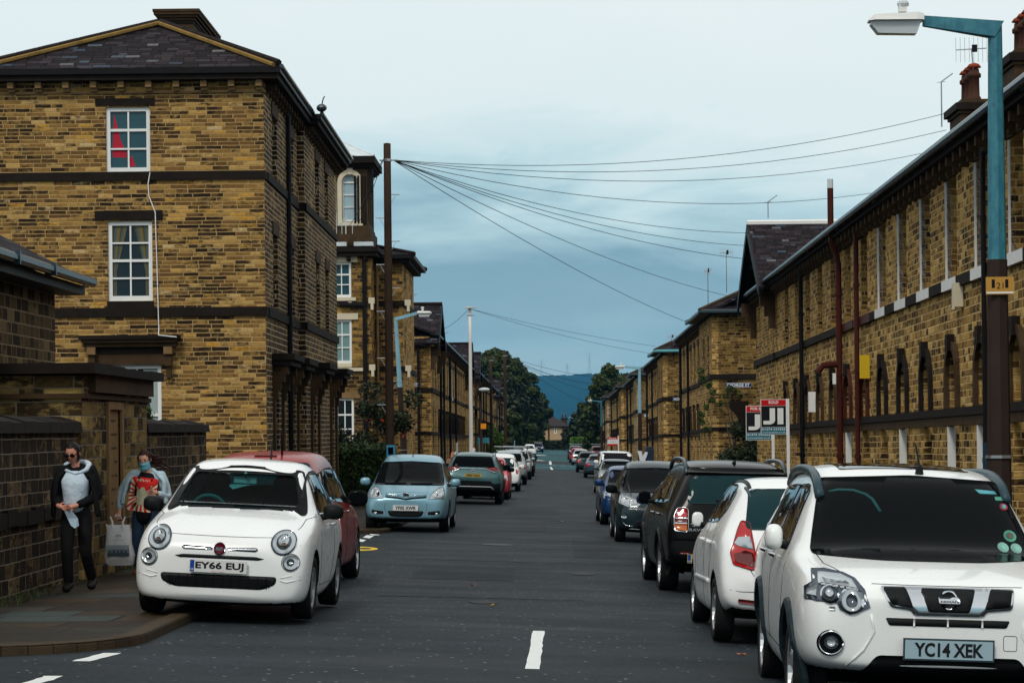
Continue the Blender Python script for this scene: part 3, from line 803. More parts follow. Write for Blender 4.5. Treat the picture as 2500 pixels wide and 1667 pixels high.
    cm.build('chimney', None, ro)
    pipe(b, [(.07, 4.35, 9.2), (.07, 4.35, zg)], .06, 'black_wood')
    # door and window hoods on carved consoles along the side street front
    for (y0, y1, xo) in ((1.1, 3.3, 0.0), (4.5, 6.7, 0.0), (8.0, 10.3, .17), (13.5, 15.6, .17)):
        hm = MB(); hm.box(xo, xo + .50, y0, y1, 3.28, 3.42, SO); hm.box(xo, xo + .42, y0 + .05, y1 - .05, 3.16, 3.28, SO); hm.box(xo, xo + .22, y0 + .1, y1 - .1, 3.02, 3.16, MAT['sooty_brown'])
        for yy in (y0 + .2, y1 - .2):
            for k, (d, z0, z1) in enumerate(((.34, 2.96, 3.16), (.27, 2.80, 2.96), (.18, 2.64, 2.80), (.11, 2.42, 2.64))):
                hm.box(xo, xo + d, yy - .1 + .005 * k, yy + .1 - .005 * k, z0, z1, MAT['sooty_brown'])
            hm.box(xo, xo + .06, yy - .11, yy + .11, zb, 2.42, MAT['sooty_brown'])
        hm.build('door_hood', None, b)
    # stone console pair shafts read as dark pilasters
    # trailing white cable down the front
    cbl = [(371, 412), (366, 440), (368, 470), (383, 510), (384, 560), (386, 640), (388, 745), (389, 795), (394, 811), (420, 814), (438, 816)]
    c = MB(); c.tube([Vector((-ux(px), -.03 - (.35 if py > 800 else .02) * 1, zy(py))) for px, py in cbl], .012, MAT['white'], 5)
    c.build('cable', None, b)
    # alarm bowl / nest on the gutter joint
    c = MB(); c.ball((.62, 6.9, 9.56), (.13, .13, .10), MAT['gutter'], 10, 6); c.tube([(.62, 6.9, 9.6), (.66, 6.9, 9.78), (.70, 6.9, 9.84)], .015, MAT['black_wood'], 5)
    c.build('gutter_corner', None, b)
    return b
big_house()

# ------------------------------------------------------------------ low outbuilding behind the garden wall, far left
def outbuilding():
    X0 = -7.5; y1 = 34.8; y0 = 8.0
    b = empty('outbuilding', (X0, y0, 0), 0, 'low dark stone outbuilding with black guttered slate eaves behind the garden wall', 'outbuilding')
    m = MB(); S = MAT['stone_garden']; Ln = y1 - y0; ze = 4.05
    MAT['stone_out'] = masonry('stone_outbuilding', 0.155, 0.33, [(0, (0.02, 0.014, 0.01)), (0.4, (0.06, 0.038, 0.018)), (0.8, (0.12, 0.08, 0.035)), (1, (0.2, 0.14, 0.065))], (0.26, 0.19, 0.11), 0.016, dirt=0.45, seed=8)
    S = MAT['stone_out']
    m.add([(0, 0, -1), (0, Ln, -1), (0, Ln, ze), (0, 0, ze)], [(0, 1, 2, 3)], S)
    m.add([(0, Ln, -1), (-5, Ln, -1), (-5, Ln, ze), (-2.5, Ln, ze + 1.3), (0, Ln, ze)], [(0, 1, 2, 3, 4)], S)
    m.add([(0, 0, -1), (-5, 0, -1), (-5, 0, ze), (-2.5, 0, ze + 1.3), (0, 0, ze)], [(0, 1, 2, 3, 4)], S)
    m.add([(-5, 0, -1), (-5, Ln, -1), (-5, Ln, ze), (-5, 0, ze)], [(0, 1, 2, 3)], S)
    m.build('wall', None, b)
    r = MB()
    slab(r, (.45, -.3, ze + .02), (.45, Ln + .35, ze + .02), (-2.5, Ln + .35, ze + 1.55), (-2.5, -.3, ze + 1.55), .1, MAT['slate'])
    slab(r, (-5.45, -.3, ze + .02), (-5.45, Ln + .35, ze + .02), (-2.5, Ln + .35, ze + 1.55), (-2.5, -.3, ze + 1.55), .1, MAT['slate'])
    ro = r.build('roof', None, b)
    e = MB(); e.box(0, .40, -.3, Ln + .3, ze - .22, ze - .08, MAT['black_wood']); e.build('soffit', None, b)
    g = MB(); g.tube([(.50, -.3, ze - .02), (.50, Ln + .4, ze - .02)], .075, MAT['gutter'], 8)
    for i in range(12): g.box(.42, .585, i * 2.2, i * 2.2 + .05, ze - .11, ze + .07, MAT['gutter'])
    g.build('gutter', None, b)
outbuilding()

# ------------------------------------------------------------------ garden wall with the inscribed pier
def garden_wall():
    Xw = -5.75
    z = lambda y: gz(-5, y)
    def seg(name, y0, y1, zt, label, mat='stone_garden'):
        m = MB(); zb = z(y1) - .4; S = MAT[mat]
        m.box(-.45, 0, 0, y1 - y0, zb, zt - .14, S)
        n = int((y1 - y0) / .6)
        for i in range(n):
            a = (y1 - y0) * i / n; bb = (y1 - y0) * (i + 1) / n - .012
            dz = random.uniform(-.012, .012)
            m.add([(.07, a, zt - .14), (.07, bb, zt - .14), (.05, bb, zt - .02 + dz), (-.2, bb, zt + .05 + dz), (-.5, bb, zt - .02 + dz), (-.52, bb, zt - .14),
                   (.05, a, zt - .02 + dz), (-.2, a, zt + .05 + dz), (-.5, a, zt - .02 + dz), (-.52, a, zt - .14)],
                  [(0, 1, 2, 6), (6, 2, 3, 7), (7, 3, 4, 8), (8, 4, 5, 9), (0, 9, 8, 7, 6), (1, 2, 3, 4, 5), (0, 1, 5, 9)], MAT['sooty'])
        if name == 'garden_wall' and y0 < 20:
            # rough projecting base course
            mm = MAT['sooty']
            for i in range(int((y1 - y0) / .45)):
                m.box(-.01, .05 + random.uniform(0, .03), i * .45, i * .45 + .43, .72 + random.uniform(-.01, .01), .86 + random.uniform(0, .05), mm)
        o = m.build(name); o.location = (Xw, y0, 0)
        return tag(o, label, 'wall', 'stone walls beside the left pavement')
    seg('garden_wall', 6, 27.9, 1.86, 'long low dark stone garden wall behind the two women, nearest the camera')
    seg('garden_wall', 32.5, 38.4, 1.86, 'short mossy stone garden wall between the inscribed pier and the tall house')
    # pier
    b = empty('stone_pier', (Xw, 27.9, 0), 0, 'thick stone pier with projecting coping and recessed inscribed panel', 'pier')
    S = MAT['stone_pier']; L = 4.6; zt = 2.56; zb = z(33) - .4
    m = MB()
    # panel opening on the street side
    Mst = plane_M((.04, 0, 0), (0, 1, 0), (1, 0, 0))
    op = (1.72, 2.55, .55, 2.02)
    facade(m, Mst, L, zb, zt - .42, [op], .08, S)
    m.add([(.04, 0, zb), (-.95, 0, zb), (-.95, 0, zt - .42), (.04, 0, zt - .42)], [(0, 1, 2, 3)], S)
    m.add([(.04, L, zb), (-.95, L, zb), (-.95, L, zt - .42), (.04, L, zt - .42)], [(0, 1, 2, 3)], S)
    m.add([(-.95, 0, zb), (-.95, L, zb), (-.95, L, zt - .42), (-.95, 0, zt - .42)], [(0, 1, 2, 3)], S)
    m.build('pier_body', None, b)
    c = MB()
    c.box(-1.0, .10, -.05, L + .05, zt - .42, zt - .36, MAT['sooty_brown'])
    c.box(-.98, .07, -.02, L + .02, zt - .36, zt - .14, S)
    c.box(-1.02, .16, .35, L - .1, zt - .34, zt - .12, MAT['sooty_brown'])
    c.build('frieze', None, b)
    c = MB()
    for i in range(5):
        a, bb = -.2 + (L + .4) * i / 5, -.2 + (L + .4) * (i + 1) / 5 - .01
        c.box(-1.15, .26, a, bb, zt - .12, zt + random.uniform(-.01, .01), MAT['sooty'])
    c.build('coping', None, b)
    c = MB()
    c.box(-.02, .075, 1.60, 1.72, .2, 2.12, MAT['dressed']); c.box(-.02, .075, 2.55, 2.67, .2, 2.12, MAT['dressed'])
    c.box(-.02, .075, 1.72, 2.55, 2.02, 2.12, MAT['dressed']); c.box(-.02, .075, 1.72, 2.55, .2, .55, MAT['dressed'])
    c.box(-.06, .02, 1.72, 2.55, .55, 2.02, MAT['dressed'])
    for i in range(7):   # worn lines of lettering, no longer legible
        for k in range(6):
            if random.random() < .75: c.box(.018, .024, 1.85 + k * .1, 1.91 + k * .1, 1.86 - i * .18, 1.89 - i * .18, MAT['sooty_brown'])
    c.build('inscribed_panel', None, b)
garden_wall()
# ------------------------------------------------------------------ terraced houses
def arch_ring(mb, M, op, w, d, mat, key=True):
    u0, u1, za, zb, rise = op
    A = arch_pts(u0, u1, zb, rise, 8); B = arch_pts(u0 - w, u1 + w, zb + w, rise + w, 8)
    for i in range(8):
        P = [(A[i][0], A[i][1]), (A[i + 1][0], A[i + 1][1]), (B[i + 1][0], B[i + 1][1]), (B[i][0], B[i][1])]
        f = [M @ Vector((p[0], d, p[1])) for p in P]; k = [M @ Vector((p[0], -.01, p[1])) for p in P]
        mb.add(f + k, [(0, 1, 2, 3), (0, 4, 5, 1), (2, 6, 7, 3)], mat)
    zt = zb - rise
    mb.box(u0 - w, u0, -.01, d, za, zt, mat, M); mb.box(u1, u1 + w, -.01, d, za, zt, mat, M)
    if key:
        c = (u0 + u1) / 2
        mb.box(c - .11, c + .11, -.01, d + .05, zb - .04, zb + w + .10, MAT['sooty'], M)

def terrace(name, label, side, X, y0, y1, he, hs, hc, k=0.008, stone='stone_terrace', zg=-1.4, D=7.5, rise=2.0, bays=(), door_bays=(), pipes=(), wings=(), chims=(), white_bays=(), red_bays=(),
            end_sign=None, eave_mat='gutter', cat='terrace', end_windows=(), trim='sooty', pitch_over=0.35, arch_h=(0.62, 3.1), ww=0.9, uw=(0.03, 1.62), frame='white', group='terraced rows along the street'):
    b = empty(name, (X, y0, 0), 0, label, cat, group); b.rotation_euler = (-k, 0, 0)
    L = y1 - y0; S = MAT[stone]; sd = side
    Mf = plane_M((0, 0, 0), (0, 1, 0), (-sd, 0, 0))
    Me = plane_M((0, 0, 0), (sd, 0, 0), (0, -1, 0))
    wr = [(w['y0'] - y0, w['y1'] - y0) for w in wings]
    inwing = lambda u: any(a - .3 < u < c + .3 for a, c in wr)
    ops = []; aops = []; uops = []
    for u in bays:
        if inwing(u): continue
        o = (u - ww / 2, u + ww / 2, hs + uw[0], hs + uw[0] + uw[1]); uops.append(o)
        a = (u - ww / 2, u + ww / 2, (zg + he * 0 + arch_h[0] if u not in door_bays else zg + .9), arch_h[1], ww / 2); aops.append(a)
    dzl = 0.0
    m = MB(); facade(m, Mf, L, zg - 1, he, uops + aops, 0.34, S)
    eo = [(u - .45, u + .45, a, c) for u, a, c in end_windows]
    facade(m, Me, D, zg - 1, he, eo, 0.15, S)
    m.add([(sd * D, 0, zg - 1), (sd * D, L, zg - 1), (sd * D, L, he), (sd * D, 0, he)], [(0, 1, 2, 3)], S)
    m.add([(0, L, zg - 1), (sd * D, L, zg - 1), (sd * D, L, he), (sd * D / 2, L, he + rise), (0, L, he)], [(0, 1, 2, 3, 4)], S)
    if not any(w['y0'] <= y0 + .1 for w in wings):
        m.add([(0, 0, he), (sd * D, 0, he), (sd * D / 2, 0, he + rise)], [(0, 1, 2)], S)
    m.build('wall', None, b)
    for i, o in enumerate(uops): window(b, Mf, o, 2, 2, MAT[frame], MAT['pane'], 0.24, .06)
    for i, o in enumerate(aops): window(b, Mf, o, 1, 2, MAT[frame] if i % 3 else MAT['black_wood'], MAT['pane'], 0.26, .06, name='door' if bays[i] in door_bays else 'window')
    for o in eo: window(b, Me, o, 2, 2, MAT['white'], MAT['pane'], 0.1, .06)
    # arches, lintels, courses
    T = MAT[trim]
    for o in aops:
        m = MB()
        rd = any(abs((o[0] + o[1]) / 2 - u) < .1 for u in red_bays)
        arch_ring(m, Mf, (o[0], o[1], hc, o[3], o[4]), 0.13, 0.07, MAT['redpipe'] if rd else (MAT['sooty_brown'] if int(o[0] * 3) % 2 else MAT['sooty']))
        m.build('arch', None, b)
    for o in uops: m = MB(); m.box(o[0] - .16, o[1] + .16, -.01, .04, o[3], o[3] + .26, MAT['sooty_brown'], Mf); m.build('lintel', None, b)
    m = MB()
    segs = [(0, L)]
    m.box(-0.02, L, -.01, .07, hs - .17, hs, T, Mf)
    edges = [0, L]
    for a, c in zip(edges[::2], edges[1::2]):
        if c - a > .02: m.box(a, c, -.01, .06, hc - .13, hc, T, Mf); m.box(a, c, -.01, .03, hc - .28, hc - .13, MAT['sooty_brown'], Mf)
    m.box(0, D, -.01, .06, hs - .17, hs, T, Me); m.box(0, D, -.01, .05, hc - .13, hc, T, Me)
    m.build('string_course', None, b)
    if white_bays:
        for u in white_bays:
            m = MB(); m.box(u - ww / 2 - .2, u + ww / 2 + .2, -.01, .075, hs - .172, hs + .002, MAT['white_stone'], Mf)
            m.box(u + ww / 2 - .0, u + ww / 2 + .015, -.07, .035, hs + .01, hs + uw[0] + uw[1] - .02, MAT['white_stone'], Mf)
            m.build('painted_sill', None, b)
    if name == 'terraced_row' and white_bays and y0 < 30:
        for u in (white_bays[1], white_bays[2], white_bays[4], bays[11]):
            m = MB(); m.box(u + ww / 2 - .012, u + ww / 2 + .03, -.10, .03, zg + .2, hc - .30, MAT['white_stone'], Mf); m.build('door_jamb', None, b)
    if red_bays:
        m = MB()
        for u in red_bays: m.box(u - ww / 2 - .75, u + ww / 2 + .75, -.01, .076, hs - .173, hs + .003, MAT['redpipe'], Mf)
        m.build('painted_course', None, b)
    # eaves
    m = MB()
    brackets(m, Mf, .3, L - .3, he - .30, he - .06, .24, .13, .62, MAT['sooty_brown'])
    m.box(0, L, 0, .30, he - .06, he + .06, MAT['sooty'], Mf)
    m.build('eaves', None, b)
    g = MB(); x = -sd * .40
    g.tube([(x, -.1, he + .09), (x, L + .1, he + .09)], .065, MAT[eave_mat], 8); g.build('gutter', None, b)
    # roof
    r = MB(); o = .36; SL = MAT['slate']; dz = o * rise / (D / 2)
    slab(r, (-sd * o, -.15, he + .1 - dz * 0), (-sd * o, L + .15, he + .1), (sd * D / 2, L + .15, he + .1 + rise + dz), (sd * D / 2, -.15, he + .1 + rise + dz), .1, SL)
    slab(r, (sd * (D + o), -.15, he + .1), (sd * (D + o), L + .15, he + .1), (sd * D / 2, L + .15, he + .1 + rise + dz), (sd * D / 2, -.15, he + .1 + rise + dz), .1, SL)
    ro = r.build('roof', None, b)
    t = MB(); n = int(L / .5)
    for i in range(n): t.tube([(sd * D / 2, L * i / n, he + .13 + rise + dz), (sd * D / 2, L * (i + .97) / n, he + .13 + rise + dz)], .10, MAT['sooty_brown'], 6)
    t.build('ridge_tile', None, ro)
    for c in chims:
        chimney(ro, sd * (D / 2), c[0] - y0, he + rise - .4, c[1] + k * (c[0] - y0), .75, c[2] if len(c) > 2 else 1.6, c[3] if len(c) > 3 else 4, c[4] if len(c) > 4 else 'terracotta', c[5] if len(c) > 5 else 'sooty_brown')
    for i, p in enumerate(pipes):
        u, rr, mt = p[0] - y0, p[1], p[2]
        x = -sd * (.07 + rr)
        top = p[3] if len(p) > 3 else he - .05
        pipe(b, [(x, u, top), (x, u, zg - .1)], rr, mt)
    # wings: cross gables or hipped pavilions standing a little forward
    for w in wings:
        a, c = w['y0'] - y0, w['y1'] - y0; p = w.get('proj', .28); Dw = w.get('D', D + .02); h = w.get('he', he); rs = w.get('rise', 2.0)
        Mw = plane_M((-sd * p, 0, 0), (0, 1, 0), (-sd, 0, 0)); Mn = plane_M((-sd * p, a, 0), (sd, 0, 0), (0, -1, 0)); Mk = plane_M((-sd * p, c, 0), (sd, 0, 0), (0, 1, 0))
        S2 = MAT[w.get('stone', stone)]; mid = (a + c) / 2
        wo = []
        for u in w.get('bays', (mid - 1.1, mid + 1.1)): wo += [(u - .42, u + .42, hs + .04, hs + 1.6), (u - .42, u + .42, zg + 1.9, 2.9, .42)]
        m = MB(); facade(m, Mw, c, zg - 1, h, wo, .2, S2, u_start=a)
        no = [(u - .42, u + .42, q0, q1) for u, q0, q1 in w.get('near_windows', ())]
        facade(m, Mn, Dw + p, zg - 1, h, no, .16, S2); facade(m, Mk, Dw + p if c >= L - .1 else p + .05, zg - 1, h, [], .1, S2)
        if w['type'] == 'gable': m.add([(-sd * p, a, h), (-sd * p, c, h), (-sd * p, mid, h + rs)], [(0, 1, 2)], S2)
        m.build('wing_wall', None, b)
        for q in wo: window(b, Mw, q, 2 if len(q) == 4 else 1, 2, MAT['black_wood'], MAT['pane'], .12, .06)
        for q in no: window(b, Mn, q, 2, 3, MAT['white'], MAT['pane'], .08, .07)
        m = MB()
        m.box(a - .06, c + .06, -.01, .08, hs - .19, hs + .005, T, Mw); m.box(-.08, Dw + p, -.01, .07, hs - .19, hs + .005, T, Mn)
        m.box(a - .06, c + .06, -.01, .06, hc - .13, hc + .005, T, Mw); m.box(-.06, Dw + p, -.01, .05, hc - .13, hc + .005, T, Mn)
        m.build('string_course', None, b)
        r = MB(); o = w.get('over', .5)
        em = MAT[w.get('eave', 'gutter')]
        if w['type'] == 'gable':
            dz2 = o * rs / ((c - a) / 2)
            xf, xb = -sd * (p + o), sd * (Dw * .75)
            slab(r, (xf, a - o, h + .1 - dz2 + .15), (xb, a - o, h + .1 - dz2 + .15), (xb, mid, h + .25 + rs), (xf, mid, h + .25 + rs), .12, SL)
            slab(r, (xf, c + o, h + .1 - dz2 + .15), (xb, c + o, h + .1 - dz2 + .15), (xb, mid, h + .25 + rs), (xf, mid, h + .25 + rs), .12, SL)
            rw = r.build('wing_roof', None, b)
            t = MB(); t.tube([(xf, mid, h + .3 + rs), (xb, mid, h + .3 + rs)], .09, MAT[w.get('ridge', 'sooty')], 6)
            for s1, e in ((-1, a - o), (1, c + o)):
                t.prism([(xf - sd * .02, mid, h + .27 + rs), (xf - sd * .02, e, h + .27 - dz2), (xf - sd * .02, e, h - .03 - dz2), (xf - sd * .02, mid, h - .03 + rs)], (sd * .06, 0, 0), MAT['black_wood'])
            t.build('barge_board', None, rw)
            for e in (a + .15, c - .15):   # carved gable brackets
                m = MB()
                for i2, (d, z0, z1) in enumerate(((.45, h - .55, h - .1), (.32, h - .85, h - .55), (.18, h - 1.2, h - .85))):
                    m.box(e - .1, e + .1, -.01, d, z0, z1, MAT['sooty_brown'], Mw)
                m.build('bracket', None, b)
        else:
            zr = h + rs; xf, xb = -sd * (p + o), sd * (Dw + .3); cy = mid; x1_, x2_ = sd * (Dw * .28), sd * (Dw * .7)
            E = [Vector((xf, a - o, h + .12)), Vector((xb, a - o, h + .12)), Vector((xb, c + o, h + .12)), Vector((xf, c + o, h + .12))]
            K0, K1 = Vector((x1_, cy, zr)), Vector((x2_, cy, zr))
            dn = Vector((0, 0, -.1))
            r.add([E[0], E[1], K1, K0], [(0, 1, 2, 3)], SL); r.add([E[3], E[2], K1, K0], [(0, 1, 2, 3)], SL); r.add([E[0], E[3], K0], [(0, 1, 2)], SL); r.add([E[1], E[2], K1], [(0, 1, 2)], SL)
            r.add(E + [e + dn for e in E], [(0, 1, 5, 4), (1, 2, 6, 5), (2, 3, 7, 6), (3, 0, 4, 7), (4, 5, 6, 7)], MAT['black_wood'])
            rw = r.build('wing_roof', None, b)
            t = MB()
            for e, kk in ((E[0], K0), (E[3], K0)): t.tube([e, kk], .08, MAT['sooty_brown'], 6)
            t.tube([K0, K1], .08, MAT['sooty_brown'], 6); t.build('hip_tile', None, rw)
            g = MB(); zz = h + .06; pts = [E[1], E[0], E[3]]
            g.tube([Vector((q.x, q.y, zz)) for q in pts], .08, em, 6); g.build('gutter', None, rw)
        for cc in w.get('chims', ()): chimney(rw, sd * cc[0], cc[1] - y0, h + .6, cc[2], *cc[3:])
    return b

def sign_board(name, w, h, loc, text, label, cat, rz=0, col=(0.008, 0.03, 0.10), tcol=None, size=None, parent=None, group=None, kx=.88):
    m = MB(); bm = plain(name + '_face', col, 0.4)
    tm = tcol or MAT['white']
    m.box(-w / 2, w / 2, -.015, .015, -h / 2, h / 2, bm)
    m.box(-w / 2 + .015, w / 2 - .015, -.018, -.0155, h / 2 - .022, h / 2 - .012, tm); m.box(-w / 2 + .015, w / 2 - .015, -.018, -.0155, -h / 2 + .012, -h / 2 + .022, tm)
    add_text(m, text, size or h * .55, 0, -.019, 0, tm, width=w * kx, bold=.02)
    o = m.build(name, None); o.location = loc; o.rotation_euler = (0, 0, rz)
    return tag(o, label, cat, group)

# right side, nearest row (local heights are world heights at y0 = 20)
bays0 = [15.0 + 2.6 * i - 20.0 + 20.0 for i in range(-5, 12)]
bays0 = [b_ - 0.15 for b_ in [2.0, 4.6, 7.2, 9.8, 12.4, 15.0, 17.6, 20.2, 22.8, 25.4, 28.0, 30.6, 33.2, 35.8, 38.4, 41.0, 43.6]]
tb0 = terrace('terraced_row', 'near ochre stone row on the right with black and white painted sills and arched openings', 1, 6.6, 20, 72.6, 6.18, 4.23, 2.13,
        bays=bays0, door_bays=(bays0[6], bays0[9], bays0[12], bays0[15]), white_bays=(bays0[4], bays0[5], bays0[6], bays0[7], bays0[8], bays0[9]), red_bays=(bays0[10], bays0[11]),
        pipes=((51.0, .07, 'redpipe', 5.6), (48.2, .055, 'redpipe', 6.3), (58.7, .06, 'black_wood'), (34.2, .04, 'black_wood')),
        wings=(dict(y0=66.2, y1=72.6, type='gable', proj=.03, he=6.14, rise=1.84, over=.52, ridge='white_stone', bays=(68.2 - 20, 70.9 - 20)),),
        chims=((56.0, 9.55, 1.5, 3, 'terracotta', 'sooty_brown'), (49.6, 9.7, 1.5, 3), (38, 9.9, 1.6, 4), (27, 9.9, 1.6, 4)))
# soil pipe rising past the gutter with swan neck
m = MB(); m.tube([(-.165, 31.0, 5.6), (-.17, 31.0, 5.75), (-.28, 31.0, 6.05), (-.30, 31.0, 6.3), (-.30, 31.0, 7.25)], .07, MAT['redpipe'], 8)
m.tube([(-.30, 31.0, 7.25), (-.30, 31.0, 7.45)], .07, MAT['lead'], 8); m.build('soil_pipe', None, tb0); m = MB(); m.tube([(-.165, 31, 3.35), (-.50, 31, 3.32), (-.62, 31, 3.18)], .08, MAT['redpipe'], 8)
m.build('soil_pipe', None, tb0)
for (px, py, d, w, h, mt, nm) in ((2381, 720, 36.6, .08, .38, 'cream', 'alarm_box'),):
    m = MB(); p = at(px, py, d); m.box(6.45, 6.59, d - .12, d + .12, p.z - h / 2, p.z + h / 2, MAT[mt]); m.box(6.44, 6.46, d - .1, d + .1, p.z - h / 2 - .04, p.z - h / 2, MAT[mt])
    tag(m.build(nm), 'cream box on the brown wall below the nearest white sill', 'alarm box')
m = MB(); p = at(2133, 895, 47.2); m.box(6.39, 6.59, 47.15, 47.21, p.z - .24, p.z + .24, plain('yellow_plastic', (0.62, 0.42, 0.02), 0.4)); tag(m.build('wall_sign'), 'yellow alarm sign sticking out of the wall beside the thin red pipe', 'sign')
m = MB(); p = at(1982, 978, 56.6); m.box(6.4, 6.59, 56.5, 56.7, p.z - .28, p.z + .22, MAT['white']); tag(m.build('meter_box'), 'white box on the right wall beside the black downpipe', 'box')
m = MB(); p = at(2059, 925, 51.2); m.box(6.28, 6.35, 50.75, 50.82, p.z - .12, p.z + .12, MAT['white']); tag(m.build('notice'), 'small white notice tied to the thick red soil pipe', 'sign')
# dark canopy at the far corner of the row
m = MB(); m.prism([(5.72, 72.4, 2.55), (6.3, 72.4, 2.55), (6.3, 72.4, 1.75), (6.12, 72.4, 1.75), (5.95, 72.4, 2.1), (5.72, 72.4, 2.38)], (0, .5, 0), MAT['sooty'])
m.build('corner_corbel', None, None)
o = bpy.data.objects['corner_corbel']; o.parent = tb0; o.matrix_parent_inverse = Matrix.Identity(4); o.location = (-6.6, -20, 0.42)

def bays_range(y0, a, b, st): 
    r = []; x = a
    while x < b: r.append(x - y0); x += st
    return r
G2 = [('second right row with slate hipped pavilion, GEORGE ST sign and ivy on its end wall', 89, 113.5, 6.14, 'stone_terrace', 'gutter'),
      ('third right row with the turquoise gutter and ADA sign on its end wall', 127, 152, 5.80, 'stone_terrace', 'cyan'),
      ('fourth right row with pale cleaned stone at its near end', 165, 190, 5.42, 'stone_pale', 'gutter'),
      ('fifth right row, narrow ochre strip between dark downpipes', 201, 238, 5.2, 'stone_terrace', 'gutter'),
      ('sixth right row at the far end beside the trees, pale end wall', 251, 288, 5.0, 'stone_pale', 'gutter')]
for i, (lb, a, c, he, st, ev) in enumerate(G2):
    q = [he, he - 2.35, he - 4.4]
    ch = {0: ((100, 8.3, 1.6, 3), (110, 8.0, 1.6, 3)), 1: ((139, 7.8, 1.8, 4), (150, 7.6, 1.6, 4)), 2: ((178, 7.2, 1.6, 4),), 3: ((216, 6.8, 1.6, 4), (232, 6.7, 1.6, 4)), 4: ((262, 6.4, 1.6, 4),)}[i]
    ch = [(*x, 'terracotta', 'cream') if i == 1 and x[0] < 140 else x for x in ch]
    wd = [dict(y0=a, y1=a + 7.5 if i == 0 else a + 6.5, type='hip', proj=.25, he=he + (.12 if i else .0), rise=1.5, over=.5, eave=ev, stone=st, bays=((a + 2 - a), (a + 4.6 - a)),
               chims=((3.1, a + 5.2, 7.75, .9, 2.4, 1, 'terracotta', 'cream', 'Y', 'chimney', .1),) if i == 0 else ())]
    sk = {0: 8.5, 1: 7.5, 2: 7, 3: 7, 4: 7}[i]
    t_ = terrace('terraced_row', lb, 1, 6.6, a, c, q[0], q[1], q[2], k=0.008, stone=st if i != 2 else 'stone_terrace', bays=bays_range(a, a + 9, c - 1, 2.7), wings=wd, chims=ch, zg=-2.6,
            pipes=((a + 7.9, .07, 'black_wood'), (a + sk + 9, .06, 'black_wood'), (c - 1.2, .07, 'black_wood')) + (((a + .3, .0475, 'cyan'),) if i == 1 else ((a + .3, .06, 'black_wood'),) if i else ()), arch_h=(1.2, he - 3.5))
# cream chimney head and tall pots of the george street house
p0 = at(1819, 720, 93)
# street names
pg = at(1801, 940, 88.9); sign_board('street_sign', 1.0, .19, (pg.x, 88.71, pg.z), 'GEORGE ST', 'dark blue street name plate reading GEORGE ST on the ochre end wall', 'street sign', group='blue street name plates')
pg = at(1662, 974, 126.9); sign_board('street_sign', 0.95, .18, (pg.x, 126.7, pg.z), 'ADA ST', 'dark blue street name plate reading ADA on the third right row', 'street sign', group='blue street name plates')
pg = at(1588, 1014, 164.9); sign_board('street_sign', 0.95, .2, (pg.x, 164.7, pg.z), 'HELEN ST', 'pale street name plate on the cleaned stone of the fourth right row', 'street sign', col=(.25, .3, .4), group='blue street name plates')

# left rows beyond the tower
G3 = [('first left row beyond the tower house with steep slate cross gable and a ST sign', 107, 158, 6.12, 'stone_terrace'),
      ('second left row with slate cross gable behind the white pole', 172, 230, 5.95, 'stone_terrace'),
      ('third left row, far slate roof beside the tree clump', 243, 290, 5.6, 'stone_pale')]
for i, (lb, a, c, he, st) in enumerate(G3):
    wd = [dict(y0=a, y1=a + 6.4, type='gable', proj=.0 if i else .06, he=he - .35, rise=1.75, over=.42, stone=st, bays=((3.2,) if i else (2.0, 4.4)), D=7.5)]
    if i == 0: wd.append(dict(y0=c - 6.4, y1=c, type='gable', proj=.05, he=he - .3, rise=1.75, over=.42, stone=st, D=7.5))
    terrace('terraced_row', lb, -1, -5.55, a, c, he, he - 2.4, he - 4.45, k=0.006, stone=st, bays=bays_range(a, a + 8.4, c - (8 if i == 0 else 1.5), 2.6), wings=wd, zg=-2.6, rise=1.5,
            chims=((a + 22, 8.3 - .2 * i, 1.5, 4), (a + 36, 8.2 - .2 * i, 1.5, 4)), pipes=((a + 2.4 + 6, .07, 'black_wood'), (a + 12, .06, 'black_wood'), (a + 19, .07, 'black_wood'), (a + 27, .06, 'black_wood')),
            arch_h=(1.1, he - 3.5), white_bays=(bays_range(a, a + 8.4, c, 2.6)[5], bays_range(a, a + 8.4, c, 2.6)[6]) if i == 0 else ())
pg = at(1006, 939, 106.9); sign_board('street_sign', 0.95, .16, (pg.x - .15, 106.6, pg.z), 'HERBERT ST', 'blue street name plate ending in ST on the left row behind the lamp post', 'street sign', group='blue street name plates')
m = MB(); pk = at(1022.5, 1000, 106.9); m.tube([(pk.x, 106.8, 5.7), (pk.x, 106.8, -1.2)], .07, MAT['black_wood'], 8)
row_l = [o for o in bpy.data.objects if o.name.startswith('terraced_row') and o.get('label', '').startswith('first left')][0]
o = m.build('drainpipe', None, row_l); o.matrix_parent_inverse = Matrix.Identity(4); o.location = (5.55, -107, 0)

